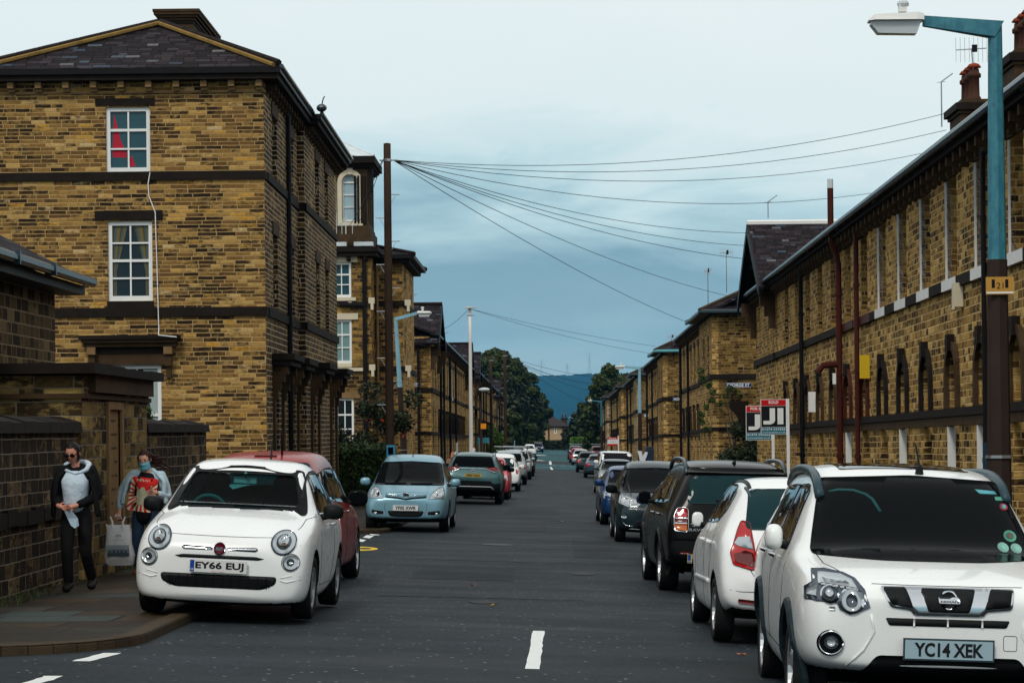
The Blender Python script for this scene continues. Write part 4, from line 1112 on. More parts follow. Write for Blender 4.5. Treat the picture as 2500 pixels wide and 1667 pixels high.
# ------------------------------------------------------------------ tower house on the left
def tower_house():
    d = 89.0; s = F / d
    zy = lambda py: CZ + (1050 - py) / s
    x_ = lambda px: at(px, 800, d).x
    b = empty('tower_house', (0, 0, 0), 0, 'ochre stone house with lead roofed lantern tower and white painted window surrounds', 'house')
    S = MAT['stone_tower']; SO = MAT['sooty']; zb = gz(-5, d) - .5
    XR = x_(983); XM = x_(907); XL = XR - 16
    # main wing
    M = plane_M((XL, d, 0), (1, 0, 0), (0, -1, 0)); Ld = 5.0
    m = MB(); ztop = zy(640)
    facade(m, M, XR - XL, zb, ztop, [], .1, S)
    Ms = plane_M((XR, d, 0), (0, 1, 0), (1, 0, 0))
    so = [(1.2, 2.1, zy(705), zy(645)), (1.2, 2.1, zy(860), zy(790)), (1.2, 2.1, zb + .4, zy(985))]
    facade(m, Ms, 7.5, zb, ztop, so, .2, MAT['stone_terrace'])
    m.add([(XL, d, zb), (XL, d + 7.5, zb), (XL, d + 7.5, ztop), (XL, d, ztop)], [(0, 1, 2, 3)], S); m.add([(XR, d + 7.5, zb), (XL, d + 7.5, zb), (XL, d + 7.5, ztop), (XR, d + 7.5, ztop)], [(0, 1, 2, 3)], S)
    m.build('wall', None, b)
    for o in so: window(b, Ms, o, 2, 2, MAT['white'], MAT['pane'], .1)
    # projecting stair bay carrying the tower
    B0, B1 = XM - 6.0, XM; yb = d - 1.6
    s2 = F / yb; zy2 = lambda py: CZ + (1050 - py) / s2; xb = lambda px: at(px, 800, yb).x
    M2 = plane_M((B0, yb, 0), (1, 0, 0), (0, -1, 0)); XM2 = xb(907)
    ops = []
    for (ya, yb2) in ((722, 636), (883, 776)):
        ops.append((xb(811) - B0, xb(858.5) - B0, zy2(ya), zy2(yb2)))
    ops.append((xb(818) - B0, xb(862) - B0, zy2(1085), zy2(968)))
    m = MB(); zt2 = zy2(612)
    facade(m, M2, XM2 - B0, zb, zt2, ops, .12, S)
    m.add([(XM2, yb, zb), (XM2, d, zb), (XM2, d, zt2), (XM2, yb, zt2)], [(0, 1, 2, 3)], S); m.add([(B0, yb, zb), (B0, d, zb), (B0, d, zt2), (B0, yb, zt2)], [(0, 1, 2, 3)], S)
    m.build('wall', None, b)
    for i, o in enumerate(ops): window(b, M2, o, 2, 3, MAT['white'], (MAT['pane_teal'], MAT['pane_mist'], MAT['pane'])[i], .03, .085, .04)
    m = MB()
    for i, o in enumerate(ops):
        m.box(o[0] - .2, o[1] + .25, -.01, .06, o[3], o[3] + .24, MAT['cream'] if i < 2 else MAT['dressed'], M2)
        if i < 2: m.box(o[0] - .2, o[1] + (.18 if i == 0 else .5), -.01, .12, o[2] - (.13 if i == 0 else .30), o[2] - (0 if i == 0 else .17), MAT['cream'], M2); m.box(o[1] - .12, o[1] + .02, -.01, .09, o[2] - (.32 if i == 0 else .48), o[2] - (.17 if i == 0 else .33), MAT['cream'], M2)
        if i == 1: m.box(o[0], o[1], -.01, .05, o[2] - .17, o[2], MAT['cream'], M2)
    m.build('painted_surround', None, b)
    m = MB()
    for py in (738, 898): 
        m.box(B0 - .02, XM2 + .03, yb - .05, d - .05, zy2(py + 6), zy2(py - 6), MAT['sooty_brown']); m.box(XM2 + .03, XR + .05, d - .06, d, zy(py + 6), zy(py - 7), SO); m.box(XR, XR + .06, d, d + 7.5, zy(py + 6), zy(py - 7), SO)
        for px, yy in ((912, yb - .1), (995, d - .12)):
            xx = at(px, 800, yy).x if px > 950 else XM2
            m.box(xx - .1, xx + .12, yy, yy + .3, zy(py + 5), zy(py - 9), MAT['cream']); m.box(xx - .02, xx + .08, yy, yy + .25, zy(py + 20), zy(py + 5), MAT['cream'])
    m.build('string_course', None, b)
    pipe(b, [(xb(891), yb - .1, zy2(585)), (xb(891), yb - .1, zb)], .085, 'black_wood'); pipe(b, [(XM2 + .12, d - .12, zy(640)), (XM2 + .12, d - .12, zb)], .05, 'dressed')
    m = MB(); m.tube([(xb(891), yb - .12, zy2(742)), (xb(830), yb - .14, zy2(739))], .09, MAT['black_wood'], 8); m.build('drainpipe', None, b)
    # eaves cornices
    m = MB()
    m.box(B0 - .3, XM2 + .25, yb - .30, d, zy2(622), zy2(612), SO); m.box(B0 - .35, XM2 + .32, yb - .38, d, zy2(612), zy2(600), SO)
    brackets(m, M2, .2, XM2 - B0 - .2, zy2(634), zy2(622), .25, .14, .6, SO)
    m.box(XM2 + .3, XR + .3, d - .3, d + 7.8, zy(640), zy(630), SO); m.box(XM2 + .3, XR + .5, d - .5, d + 8, zy(630), zy(620), MAT['black_wood'])
    m.build('eaves', None, b)
    m = MB(); m.box(B0 - .3, XM2 - .9 + .0, yb - .34, yb + .1, zy2(598), zy2(588), MAT['lead']); m.box(XM2 - .62, XM2 + .1, yb - .34, yb + .1, zy2(598), zy2(588), MAT['lead']); m.build('lead_flashing', None, b)
    r = MB(); SL = MAT['slate']; ze = zy(620); A0, A1 = XR - 3.2, XL + 3; zr = zy(556)
    E = [Vector((XL - .5, d - .5, ze)), Vector((XR + .5, d - .5, ze)), Vector((XR + .5, d + 8, ze)), Vector((XL - .5, d + 8, ze))]
    K0, K1 = Vector((A1, d + 3.75, zr)), Vector((A0, d + 3.75, zr))
    r.add([E[0], E[1], K1, K0], [(0, 1, 2, 3)], SL); r.add([E[3], E[2], K1, K0], [(0, 1, 2, 3)], SL); r.add([E[1], E[2], K1], [(0, 1, 2)], SL); r.add([E[0], E[3], K0], [(0, 1, 2)], SL)
    ro = r.build('roof', None, b)
    t = MB(); t.tube([E[1], K1], .1, SO, 6); t.tube([E[2], K1], .1, SO, 6); t.tube([K0, K1], .1, SO, 6); t.build('hip_tile', None, ro)
    # tower
    T1 = xb(899); T0 = T1 - 3.3; Dt = 3.3; M3 = plane_M((T0, yb + .1, 0), (1, 0, 0), (0, -1, 0)); M4 = plane_M((T1, yb + .1, 0), (0, 1, 0), (1, 0, 0))
    zl, zh = zy2(548), zy2(405)
    cx = xb(857) - T0; aw = .31
    ops = [(cx - aw - 1.0 * i, cx + aw - 1.0 * i, zy2(536), zy2(420), aw) for i in range(0, 3)]
    ops = [o for o in ops if o[0] > .1]
    ops4 = [(u - aw, u + aw, zy2(536), zy2(420), aw) for u in (.75, 1.65, 2.55)]
    m = MB(); TS = MAT['sooty_brown']
    facade(m, M3, T1 - T0, zl, zh, ops, .2, TS); facade(m, M4, Dt, zl, zh, ops4, .2, TS)
    m.add([(T0, yb + .1, zl), (T0, yb + .1 + Dt, zl), (T0, yb + .1 + Dt, zh), (T0, yb + .1, zh)], [(0, 1, 2, 3)], TS); m.add([(T0, yb + .1 + Dt, zl), (T1, yb + .1 + Dt, zl), (T1, yb + .1 + Dt, zh), (T0, yb + .1 + Dt, zh)], [(0, 1, 2, 3)], TS)
    for x0, x1 in ((0, .14), (T1 - T0 - .5, T1 - T0)): 
        for k in range(4 if x1 > 1 else 1): m.box(x0 + k * .125, x0 + k * .125 + .08, -.01, .05, zl + .1, zh - .3, SO, M3)
    m.build('tower_wall', None, b)
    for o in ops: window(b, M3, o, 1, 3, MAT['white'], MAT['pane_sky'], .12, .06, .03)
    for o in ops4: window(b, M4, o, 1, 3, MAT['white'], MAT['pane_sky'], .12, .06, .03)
    m = MB()
    for MM, oo in ((M3, ops),):
        for o in oo:
            A = arch_pts(o[0], o[1], o[3], aw, 10); w = .17; B = arch_pts(o[0] - w, o[1] + w, o[3] + w, aw + w, 10)
            for i in range(10):
                P = [A[i], A[i + 1], B[i + 1], B[i]]; m.add([MM @ Vector((p[0], .03, p[1])) for p in P] + [MM @ Vector((p[0], -.01, p[1])) for p in P], [(0, 1, 2, 3), (2, 3, 7, 6)], MAT['cream'])
            m.box(o[0] - w, o[0], -.01, .03, o[2] - .02, o[3] - aw, MAT['cream'], MM); m.box(o[1], o[1] + w, -.01, .03, o[2] - .02, o[3] - aw, MAT['cream'], MM)
            m.box(o[0] - w, o[1] + w, -.01, .045, o[2] - .16, o[2] - .02, MAT['cream'], MM)
            c = (o[0] + o[1]) / 2; m.add([MM @ Vector(p) for p in ((c - .07, .05, o[3] - .02), (c + .07, .05, o[3] - .02), (c + .12, .05, o[3] + .24), (c - .12, .05, o[3] + .24), (c - .12, 0, o[3] + .24), (c + .12, 0, o[3] + .24))], [(0, 1, 2, 3), (2, 3, 4, 5)], MAT['cream'])
    m.build('arch_surround', None, b)
    m = MB()
    for e, z0, z1 in ((.03, zh - .04, zh), (.14, zh, zh + .08), (.22, zh + .08, zh + .16), (.32, zh + .16, zh + .42)):
        m.box(T0 - e, T1 + e, yb + .1 - e, yb + .1 + Dt + e, z0, z1, SO)
    m.box(T1, T1 + .22, yb + .1, yb + .4, zh - .9, zh - .04, SO); m.box(T1, T1 + .12, yb + .1, yb + .4, zh - 1.15, zh - .9, SO)
    m.build('cornice', None, b)
    m = MB()
    for e, z0, z1 in ((.04, zl - .15, zl + .03), (.12, zl - .75, zl - .15), (.2, zy2(590), zl - .75)): m.box(T0 - e, T1 + e, yb + .1 - e * .6, yb + .1 + Dt + e, z0, z1, MAT['sooty_brown'])
    m.build('tower_base', None, b)
    r = MB(); z0 = zh + .42; ap = Vector(((T0 + T1) / 2 - .0, yb + .1 + Dt / 2, z0 + 1.05)); e = .30
    Cn = [Vector((T0 - e, yb + .1 - e, z0)), Vector((T1 + e, yb + .1 - e, z0)), Vector((T1 + e, yb + .1 + Dt + e, z0)), Vector((T0 - e, yb + .1 + Dt + e, z0))]
    ap1 = ap + Vector((-.5, 0, 0)); ap2 = ap + Vector((.0, 0, 0))
    for i in range(4): r.add([Cn[i], Cn[(i + 1) % 4], ap], [(0, 1, 2)], MAT['lead'])
    rr = r.build('tower_roof', None, b)
    t = MB()
    for i in range(4):
        t.tube([Cn[i], ap], .045, MAT['lead'], 6)
        for kk in (.2, .4, .6, .8):
            p = Cn[i].lerp(Cn[(i + 1) % 4], kk); q = ap.lerp(p, min(1, abs(kk - .5) * 1.6)) if False else p.lerp(ap, 1 - abs(kk - .5) * 1.9)
            t.tube([p, q], .04, plain('lead_roll', (.62, .66, .66), .5) if (i == 0 and kk == .2) else t.mats[-1] if len(t.mats) > 1 else MAT['lead'], 6)
    t.build('lead_roll', None, rr)
    # aerial on the tower foot
    t = MB(); a0 = Vector((xb(850), yb - .6, zy2(570))); 
    t.tube([a0, a0 + Vector((.0, 0, .7))], .02, MAT['lead'], 5); t.tube([a0 + Vector((0, 0, .6)), a0 + Vector((-.2, .1, .4))], .03, MAT['lead'], 5)
    for kk in (-.35, -.15, .25): t.tube([a0 + Vector((kk, 0, -.0)), a0 + Vector((kk, 0, .8 if kk < -.2 else .5))], .013, MAT['lead'], 4)
    t.tube([a0 + Vector((-.4, 0, .35)), a0 + Vector((.3, 0, .35))], .013, MAT['lead'], 4)
    o = t.build('television_aerial'); tag(o, 'television aerial at the foot of the tower lantern', 'aerial', 'television aerials')
tower_house()

# ------------------------------------------------------------------ house that closes the street
def end_house():
    d = 500.0; s = F / d; z = lambda py: CZ + (1050 - py) / s; x = lambda px: at(px, 1050, d).x
    b = empty('end_house', (0, 0, 0), 0, 'pale pebbledash house with dark hipped roof closing the far end of the street', 'house')
    x0, x1, x2 = x(1296), x(1340), x(1375); zb = z(1100); ze = z(1041)
    w = plain('pebbledash', (0.42, 0.29, 0.17), .9, var=.15); m = MB()
    M = plane_M((x0, d, 0), (1, 0, 0), (0, -1, 0)); op = (x(1353) - x0, x(1359) - x0, z(1058.5), z(1042.5))
    facade(m, M, x(1374.5) - x0, zb, ze, [op], .15, w)
    M2 = plane_M((x(1374.5), d + 1.0, 0), (1, 0, 0), (0, -1, 0)); facade(m, M2, 1.6, zb, ze, [], .1, w)
    m.add([(x(1374.5), d, zb), (x(1374.5), d + 8, zb), (x(1374.5), d + 8, ze), (x(1374.5), d, ze)], [(0, 1, 2, 3)], w)
    m.add([(x0, d, zb), (x0, d + 8, zb), (x0, d + 8, ze), (x0, d, ze)], [(0, 1, 2, 3)], w); m.add([(x0, d + 8, zb), (x(1374.5), d + 8, zb), (x(1374.5), d + 8, ze), (x0, d + 8, ze)], [(0, 1, 2, 3)], w)
    m.build('wall', None, b)
    window(b, M, op, 1, 2, MAT['white'], MAT['pane_teal'], .02, .14, .08)
    m = MB(); m.box(x0, x(1374.5), d - .04, d, z(1075.5), z(1074), MAT['dressed']); m.box(x0, x(1374.5), d - .03, d, zb, z(1076), plain('yellow_stone', (.36, .26, .10), .9, var=.3)); m.build('plinth', None, b)
    r = MB(); rm = plain('brown_tiles', (0.035, 0.025, 0.024), .7, var=.3, vscale=.8); e = .5
    X0, X1 = x0 - e, x(1391); A = x(1330), x(1344); zr = z(1013)
    E = [Vector((X0, d - e, ze)), Vector((X1, d - e, ze)), Vector((X1, d + 9, ze)), Vector((X0, d + 9, ze))]; K0, K1 = Vector((A[0], d + 4, zr)), Vector((A[1], d + 4, zr))
    r.add([E[0], E[1], K1, K0], [(0, 1, 2, 3)], rm); r.add([E[3], E[2], K1, K0], [(0, 1, 2, 3)], rm); r.add([E[1], E[2], K1], [(0, 1, 2)], rm); r.add([E[0], E[3], K0], [(0, 1, 2)], rm)
    r.add(E + [q + Vector((0, 0, -.25)) for q in E], [(0, 1, 5, 4), (4, 5, 6, 7)], MAT['black_wood'])
    ro = r.build('roof', None, b)
    chimney(ro, x(1378), d + 5, z(1040), z(1021), 1.4, .9, 2, 'terracotta', 'sooty_brown', 'X')
    for px in (1339.5, 1374): pipe(b, [(x(px), d - .12, ze), (x(px), d - .12, zb)], .16, 'redpipe', rings=False)
end_house()

# ------------------------------------------------------------------ hill with pylons
def hill():
    d = 5200.0
    def top(x, y):
        t = max(0, 1 - ((y - d) / 2000.0) ** 2) if y < d else 1.0
        pr = 114 + 6.0 * math.sin(x * .0027 + 1) + 2.4 * math.sin(x * .014)
        return CZ - 8 + (pr + 8 - 1.6) * t ** 1.3 if y <= d else CZ + pr - 4
    ys = [3200 + 133.4 * i for i in range(16)] + [5500]
    xs = [-2400 + 200 * i for i in range(6)] + [-1200 + 50 * i for i in range(49)] + [1400 + 200 * i for i in range(6)]
    m = MB(); nx = len(xs); vs = []
    rnd = random.Random(4)
    for y in ys:
        for x in xs: vs.append((x, y, top(x, y) + rnd.uniform(-.5, .5)))
    m.add(vs, [(j * nx + i, j * nx + i + 1, (j + 1) * nx + i + 1, (j + 1) * nx + i) for j in range(len(ys) - 1) for i in range(nx - 1)])
    o = m.build('hill', plain('moor', (0.001, 0.045, 0.075), .95, var=.35, vscale=.01), smooth=True); tag(o, kind='structure')  # blue of the distance haze is also put into the base colour
    tm = MB(); P = MAT['leaf_shade']
    for i in range(260):
        x = rnd.uniform(-500, 700); y = 5180 + rnd.uniform(-10, 12); h = rnd.uniform(2.0, 6.5); w = rnd.uniform(4, 18)
        tm.add([(x - w, y, top(x, y) - 2), (x + w, y, top(x, y) - 2), (x + w * .5, y, top(x, y) + h), (x - w * .4, y, top(x, y) + h * .8), (x, y + 6, top(x, y) - 2)], [(0, 1, 2, 3), (1, 4, 2), (0, 3, 4)], P)
    tag(tm.build('ridge_trees'), 'thin line of tiny trees along the moor ridge', 'trees', kind='stuff')
    for i, (px, h) in enumerate(((1322, 22), (1385, 16), (1439, 28))):
        x = at(px, 900, d - 20).x; z0 = top(x, d - 20); p = MB(); h *= 1.35; g = MAT['pylon'] = plain('galvanised', (.16, .22, .25), .6)
        w = 3.2
        for sx, sy in ((-1, -1), (1, -1), (1, 1), (-1, 1)): p.tube([(sx * w, sy * w, -2), (sx * .8, sy * .8, h * .6), (sx * .3, sy * .3, h)], .17, g, 4)
        for k in range(6):
            za, zb = h * k / 7, h * (k + 1) / 7; wa, wb = w * (1 - k / 7.5), w * (1 - (k + 1) / 7.5)
            p.tube([(-wa, -wa, za), (wb, -wb, zb)], .09, g, 4); p.tube([(wa, -wa, za), (-wb, -wb, zb)], .09, g, 4)
        for zz, ww in ((h * .62, 5), (h * .76, 6.2), (h * .9, 4.6)): p.tube([(-ww, 0, zz), (0, 0, zz + 1.2), (ww, 0, zz)], .14, g, 4)
        o = p.build('pylon'); o.location = (x, d - 20, z0); o.scale = (1.4, 1.4, 1.4)
        tag(o, ('tall electricity pylon on the ridge beside the left tree clump', 'short electricity pylon in the middle of the ridge', 'faint electricity pylon on the ridge above the right trees')[i], 'pylon', 'pylons on the moor')
hill()
hz = MB(); hz.box(-2500, 2500, -60, 5600, -14.0, 210)
hzm = bpy.data.materials.new('haze_air'); hzm.use_nodes = True; nt = hzm.node_tree; nt.nodes.clear()
ho = nt.nodes.new('ShaderNodeOutputMaterial'); pv = nt.nodes.new('ShaderNodeVolumePrincipled')
pv.inputs['Color'].default_value = (0.002, 0.45, 0.98, 1); pv.inputs['Density'].default_value = 0.00005; pv.inputs['Anisotropy'].default_value = 0.2
nt.links.new(pv.outputs[0], ho.inputs['Volume'])
hzo = hz.build('haze', hzm); tag(hzo, kind='stuff', label='blue air between the street and the moor')
# ------------------------------------------------------------------ vegetation
def leaf_cloud(mb, rnd, centers, n, size, mat, squash=0.75, shell=0.55):
    """many small leaf faces spread through a set of clumps (x, y, z, r)"""
    wts = [c[3] ** 2 for c in centers]; tot = sum(wts)
    for c, w in zip(centers, wts):
        k = int(n * w / tot)
        for _ in range(k):
            v = Vector((rnd.gauss(0, 1), rnd.gauss(0, 1), rnd.gauss(0, 1))).normalized()
            rr = c[3] * (shell + (1 - shell) * rnd.random() ** .6) * rnd.uniform(.82, 1.12)
            p = Vector((c[0] + v.x * rr, c[1] + v.y * rr, c[2] + v.z * rr * squash))
            s = size * rnd.uniform(.6, 1.4)
            a = Vector((rnd.gauss(0, 1), rnd.gauss(0, 1), rnd.gauss(0, .7))).normalized(); bb = a.cross(v + Vector((rnd.gauss(0, .5), rnd.gauss(0, .5), rnd.gauss(0, .5))))
            if bb.length < .01: continue
            bb.normalize()
            mb.add([p - a * s, p + bb * s * .55, p + a * s, p - bb * s * .55], [(0, 1, 2, 3)], mat)
def tree(name, X, Y, h, w, crown_z, label, seed, n=9000, size=.34, mat='leaf_oak', clumps=34, group='trees at the end of the street', trunk=.35, tall=None):
    rnd = random.Random(seed); g = gz(X, Y) - .1
    b = empty(name, (X, Y, g), 0, label, 'tree', group)
    m = MB(); m.smooth = True
    m.tube([(0, 0, -.3), (.1, 0, h * .25), (-.1, .1, h * .5), (0, 0, h * .75)], [trunk, trunk * .75, trunk * .5, trunk * .2], MAT['bark'], 8)
    for i in range(7):
        an = rnd.uniform(0, 6.28); z0 = h * rnd.uniform(.25, .55); r = w * rnd.uniform(.25, .42)
        m.tube([(0, 0, z0), (math.cos(an) * r * .5, math.sin(an) * r * .5, z0 + h * .12), (math.cos(an) * r, math.sin(an) * r, z0 + h * .26)], [trunk * .4, trunk * .25, trunk * .08], MAT['bark'], 6)
    m.build('trunk', None, b)
    cs = []
    for i in range(clumps):
        t = rnd.random(); z = crown_z + (h - crown_z) * t
        prof = math.sin(math.pi * min(1, max(0.0, .12 + t * .86))) ** .55
        an = rnd.uniform(0, 6.28); rr = w / 2 * prof * rnd.uniform(.35, .9)
        cs.append((math.cos(an) * rr, math.sin(an) * rr, z, w * rnd.uniform(.10, .19)))
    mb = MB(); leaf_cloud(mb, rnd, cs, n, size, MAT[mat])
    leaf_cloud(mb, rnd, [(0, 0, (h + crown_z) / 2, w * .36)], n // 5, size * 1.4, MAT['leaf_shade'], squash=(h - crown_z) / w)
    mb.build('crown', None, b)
    return b
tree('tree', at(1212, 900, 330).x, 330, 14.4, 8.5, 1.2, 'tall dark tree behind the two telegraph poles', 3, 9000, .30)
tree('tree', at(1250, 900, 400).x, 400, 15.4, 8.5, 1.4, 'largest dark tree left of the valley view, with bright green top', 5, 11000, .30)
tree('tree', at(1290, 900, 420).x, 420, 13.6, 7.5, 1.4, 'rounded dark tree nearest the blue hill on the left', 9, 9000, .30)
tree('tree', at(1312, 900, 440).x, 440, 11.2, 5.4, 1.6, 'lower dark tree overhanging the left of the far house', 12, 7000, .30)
tree('tree', at(1180, 900, 312).x, 312, 14.2, 6.0, 3, 'ragged light green tree rising over the far left slate roof', 14, 5000, .26, 'leaf_hedge')
tree('tree', at(1478, 900, 330).x, 330, 12.4, 6.8, 1.2, 'dark dome shaped tree above the far right row', 21, 9000, .28)
tree('tree', at(1515, 900, 345).x, 345, 12.0, 8.5, 1.2, 'dark tree behind the upper right street lamp', 23, 8000, .28)
tree('tree', at(1448, 900, 360).x, 360, 9.6, 5.2, 1.0, 'dark tree between the two far right street lamps', 25, 6000, .26)
tree('tree', at(1420, 900, 420).x, 420, 8.6, 6.5, .6, 'low dark tree right of the far house', 27, 6000, .28, 'leaf_shade')
tree('tree', at(1400, 900, 440).x, 440, 5.4, 4.0, .3, 'small dark bushy tree touching the far house roof', 29, 4000, .25, 'leaf_shade')
tree('tree', at(1383, 900, 470).x, 470, 4.4, 3.0, .3, 'reddish dark shrub tree against the far house wall', 31, 2500, .22, 'leaf_shade')
def hedge(name, x0, x1, y0, y1, h, label, mat, seed, n=5000, size=.06, g=None):
    rnd = random.Random(seed); cx, cy = (x0 + x1) / 2, (y0 + y1) / 2
    z0 = gz(cx, cy); mb = MB()
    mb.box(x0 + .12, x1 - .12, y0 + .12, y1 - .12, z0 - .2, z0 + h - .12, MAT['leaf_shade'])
    for _ in range(n):
        f = rnd.random()
        if f < .45: p = Vector((rnd.uniform(x0, x1), y0 + rnd.uniform(-.06, .14), z0 + rnd.uniform(0, h)))
        elif f < .7: p = Vector((rnd.choice((x0, x1)) + rnd.uniform(-.08, .08), rnd.uniform(y0, y1), z0 + rnd.uniform(0, h)))
        else: p = Vector((rnd.uniform(x0, x1), rnd.uniform(y0, y1), z0 + h + rnd.gauss(0, .07)))
        s = size * rnd.uniform(.6, 1.5); a = Vector((rnd.gauss(0, 1), rnd.gauss(0, 1), rnd.gauss(0, 1))).normalized(); bb = a.cross(Vector((rnd.gauss(0, 1), rnd.gauss(0, 1), rnd.gauss(0, 1)))).normalized()
        mb.add([p - a * s, p + bb * s * .6, p + a * s, p - bb * s * .6], [(0, 1, 2, 3)], MAT[mat])
    return tag(mb.build(name), label, 'hedge', g)
hedge('hedge', at(1395, 1070, 400).x, at(1475, 1070, 400).x, 400, 404, 2.5, 'long bright green clipped hedge at the far right street corner', 'leaf_bright', 2, 5000, .22)
hedge('hedge', at(1312, 1070, 470).x, at(1392, 1070, 470).x, 462, 465, 1.7, 'low brownish hedge in front of the far house', 'leaf_shade', 3, 3000, .2)
hedge('hedge', -6.3, -4.75, 66.0, 70.5, 1.75, 'dark garden hedge behind the pale blue people carrier', 'leaf_hedge', 4, 9000, .05)
hedge('hedge', -10.5, -6.3, 67.0, 69, 1.5, 'dark hedge beside the end of the tall corner house', 'leaf_shade', 5, 4000, .06)
def bush(name, X, Y, clumps, n, size, mat, label, seed, berries=0, cat='bush', stems=5, berry=(0.55, 0.06, 0.01)):
    rnd = random.Random(seed); g = gz(X, Y)
    b = empty(name, (X, Y, g), 0, label, cat)
    mb = MB(); leaf_cloud(mb, rnd, clumps, n, size, MAT[mat], .9, .35); mb.build('foliage', None, b)
    m = MB()
    for i in range(stems):
        c = clumps[i % len(clumps)]; m.tube([(0, 0, -.1), (c[0] * .4, c[1] * .4, c[2] * .5), (c[0], c[1], c[2])], [.04, .03, .01], MAT['bark'], 5)
    m.build('stem', None, b)
    if berries:
        m = MB(); bm = plain('berry', berry, .5); wm = plain('pale_rose', (.6, .55, .3), .6)
        for i in range(berries):
            c = rnd.choice(clumps); v = Vector((rnd.uniform(-1, 1), -abs(rnd.gauss(0, 1)) - .3, rnd.uniform(-1, 1))).normalized()
            p = Vector(c[:3]) + v * c[3] * 1.02; q = bm if rnd.random() < .85 else wm
            for k in range(4): m.ball(p + Vector((rnd.gauss(0, .045), rnd.gauss(0, .02), rnd.gauss(0, .04))), .026, q, 6, 4)
        m.build('berry_cluster', None, b)
    return b
rb = random.Random(77)
cl = [(rb.uniform(-1.3, 1.0), rb.uniform(-.5, .5), rb.uniform(.9, 3.1), rb.uniform(.35, .55)) for _ in range(16)] + [(rb.uniform(-.1, 1.6), 0, rb.uniform(2.6, 3.6), .4) for _ in range(5)]
bush('berry_bush', -5.75, 72.5, cl, 7500, .06, 'leaf_shade', 'tall loose shrub with orange berries in front of the tower house', 6, 11)
cl = [(rb.uniform(-.7, .9), rb.uniform(-.4, .4), rb.uniform(.3, 3.2), rb.uniform(.35, .6)) for _ in range(18)]
bush('ivy_bush', 7.2, 86.8, cl, 9000, .065, 'leaf_shade', 'dense dark ivy bush at the corner under the GEORGE ST sign', 8)
cl = [(-.55 + .9 * t + .1 * math.sin(t * 9), 1.75 + .05, 3.2 + 1.6 * t * (1 - t) * 2 + .4 * (1 - t), .16) for t in [i / 9 for i in range(10)]] + [(-1.1 - .25 * math.sin(i), 1.6, 2.6 + i * .28, .22) for i in range(9)]
bush('creeper', 7.2, 86.9, [(x, y, z, r * .72) for x, y, z, r in cl], 1500, .05, 'leaf_hedge', 'light green creeper trailing over the ochre end wall', 9, cat='climber')
cl = [(0, 0, 0.5, .45), (.1, .1, 1.0, .4), (-.1, 0, 1.5, .35), (0, -.1, 1.9, .25)]
bush('garden_shrub', -6.5, 35.6, [(x * 1.5 + .15, y, z + .35, r * .9) for x, y, z, r in cl], 2500, .05, 'leaf_hedge', 'small dark leafy shrub over the wall beside the inscribed pier', 10)
bush('verge_shrub', at(1205, 1080, 205).x, 205, [(0, 0, 1.2, .9), (.4, 0, 2.1, .8), (-.3, 0, 2.9, .7)], 2500, .12, 'leaf_bright', 'pale leaved shrub behind the brown pole on the left', 16)
# weeds along the foot of the garden wall
wb = MB(); rw = random.Random(12)
for i in range(900):
    y = rw.uniform(18, 38); x = -5.7 + abs(rw.gauss(0, .09)) + (.25 if 22 < y < 25 and rw.random() < .5 else 0); g = gz(x, y) + PAVE; h = rw.uniform(.02, .13)
    a = rw.uniform(0, 6.28); wb.add([(x, y, g - .01), (x + .012 * math.cos(a), y + .012 * math.sin(a), g - .01), (x + rw.gauss(0, .04), y + rw.gauss(0, .04), g + h)], [(0, 1, 2)], MAT['leaf_hedge'])
tag(wb.build('weeds'), 'sparse weeds along the foot of the garden wall', 'weeds', kind='stuff')

# ------------------------------------------------------------------ lamps, poles, wires
TEAL = None
def teal_paint():
    t = NT('weathered_teal_paint'); P = t.coord()
    n1 = t.noise(t.scale(P, (1, 1, .5)), 9, 5, .7)
    c = t.mix(t.ramp(n1, [(.42, (0, 0, 0)), (.62, (1, 1, 1))]), (0.012, 0.13, 0.19), (0.035, 0.20, 0.25))
    n2 = t.noise(P, 17, 4, .7)
    c = t.mix(t.ramp(n2, [(.60, (0, 0, 0)), (.72, (1, 1, 1))]), c, (0.04, 0.05, 0.055))
    t.col(c); t.rough(.55); t.bump(n1, .2, .005); return t.mat
MAT['teal'] = teal_paint()
MAT['brown_col'] = plain('brown_column', (0.032, 0.020, 0.016), .7, var=.35, vscale=6, bump=.3)
MAT['pale_blue'] = plain('pale_blue_paint', (0.22, 0.42, 0.52), .5, var=.3)
MAT['lamp_bowl'] = plain('lamp_bowl', (.55, .60, .62), .15, spec=.6, var=.1)
MAT['steel'] = plain('steel_band', (.4, .42, .44), .35, .8)
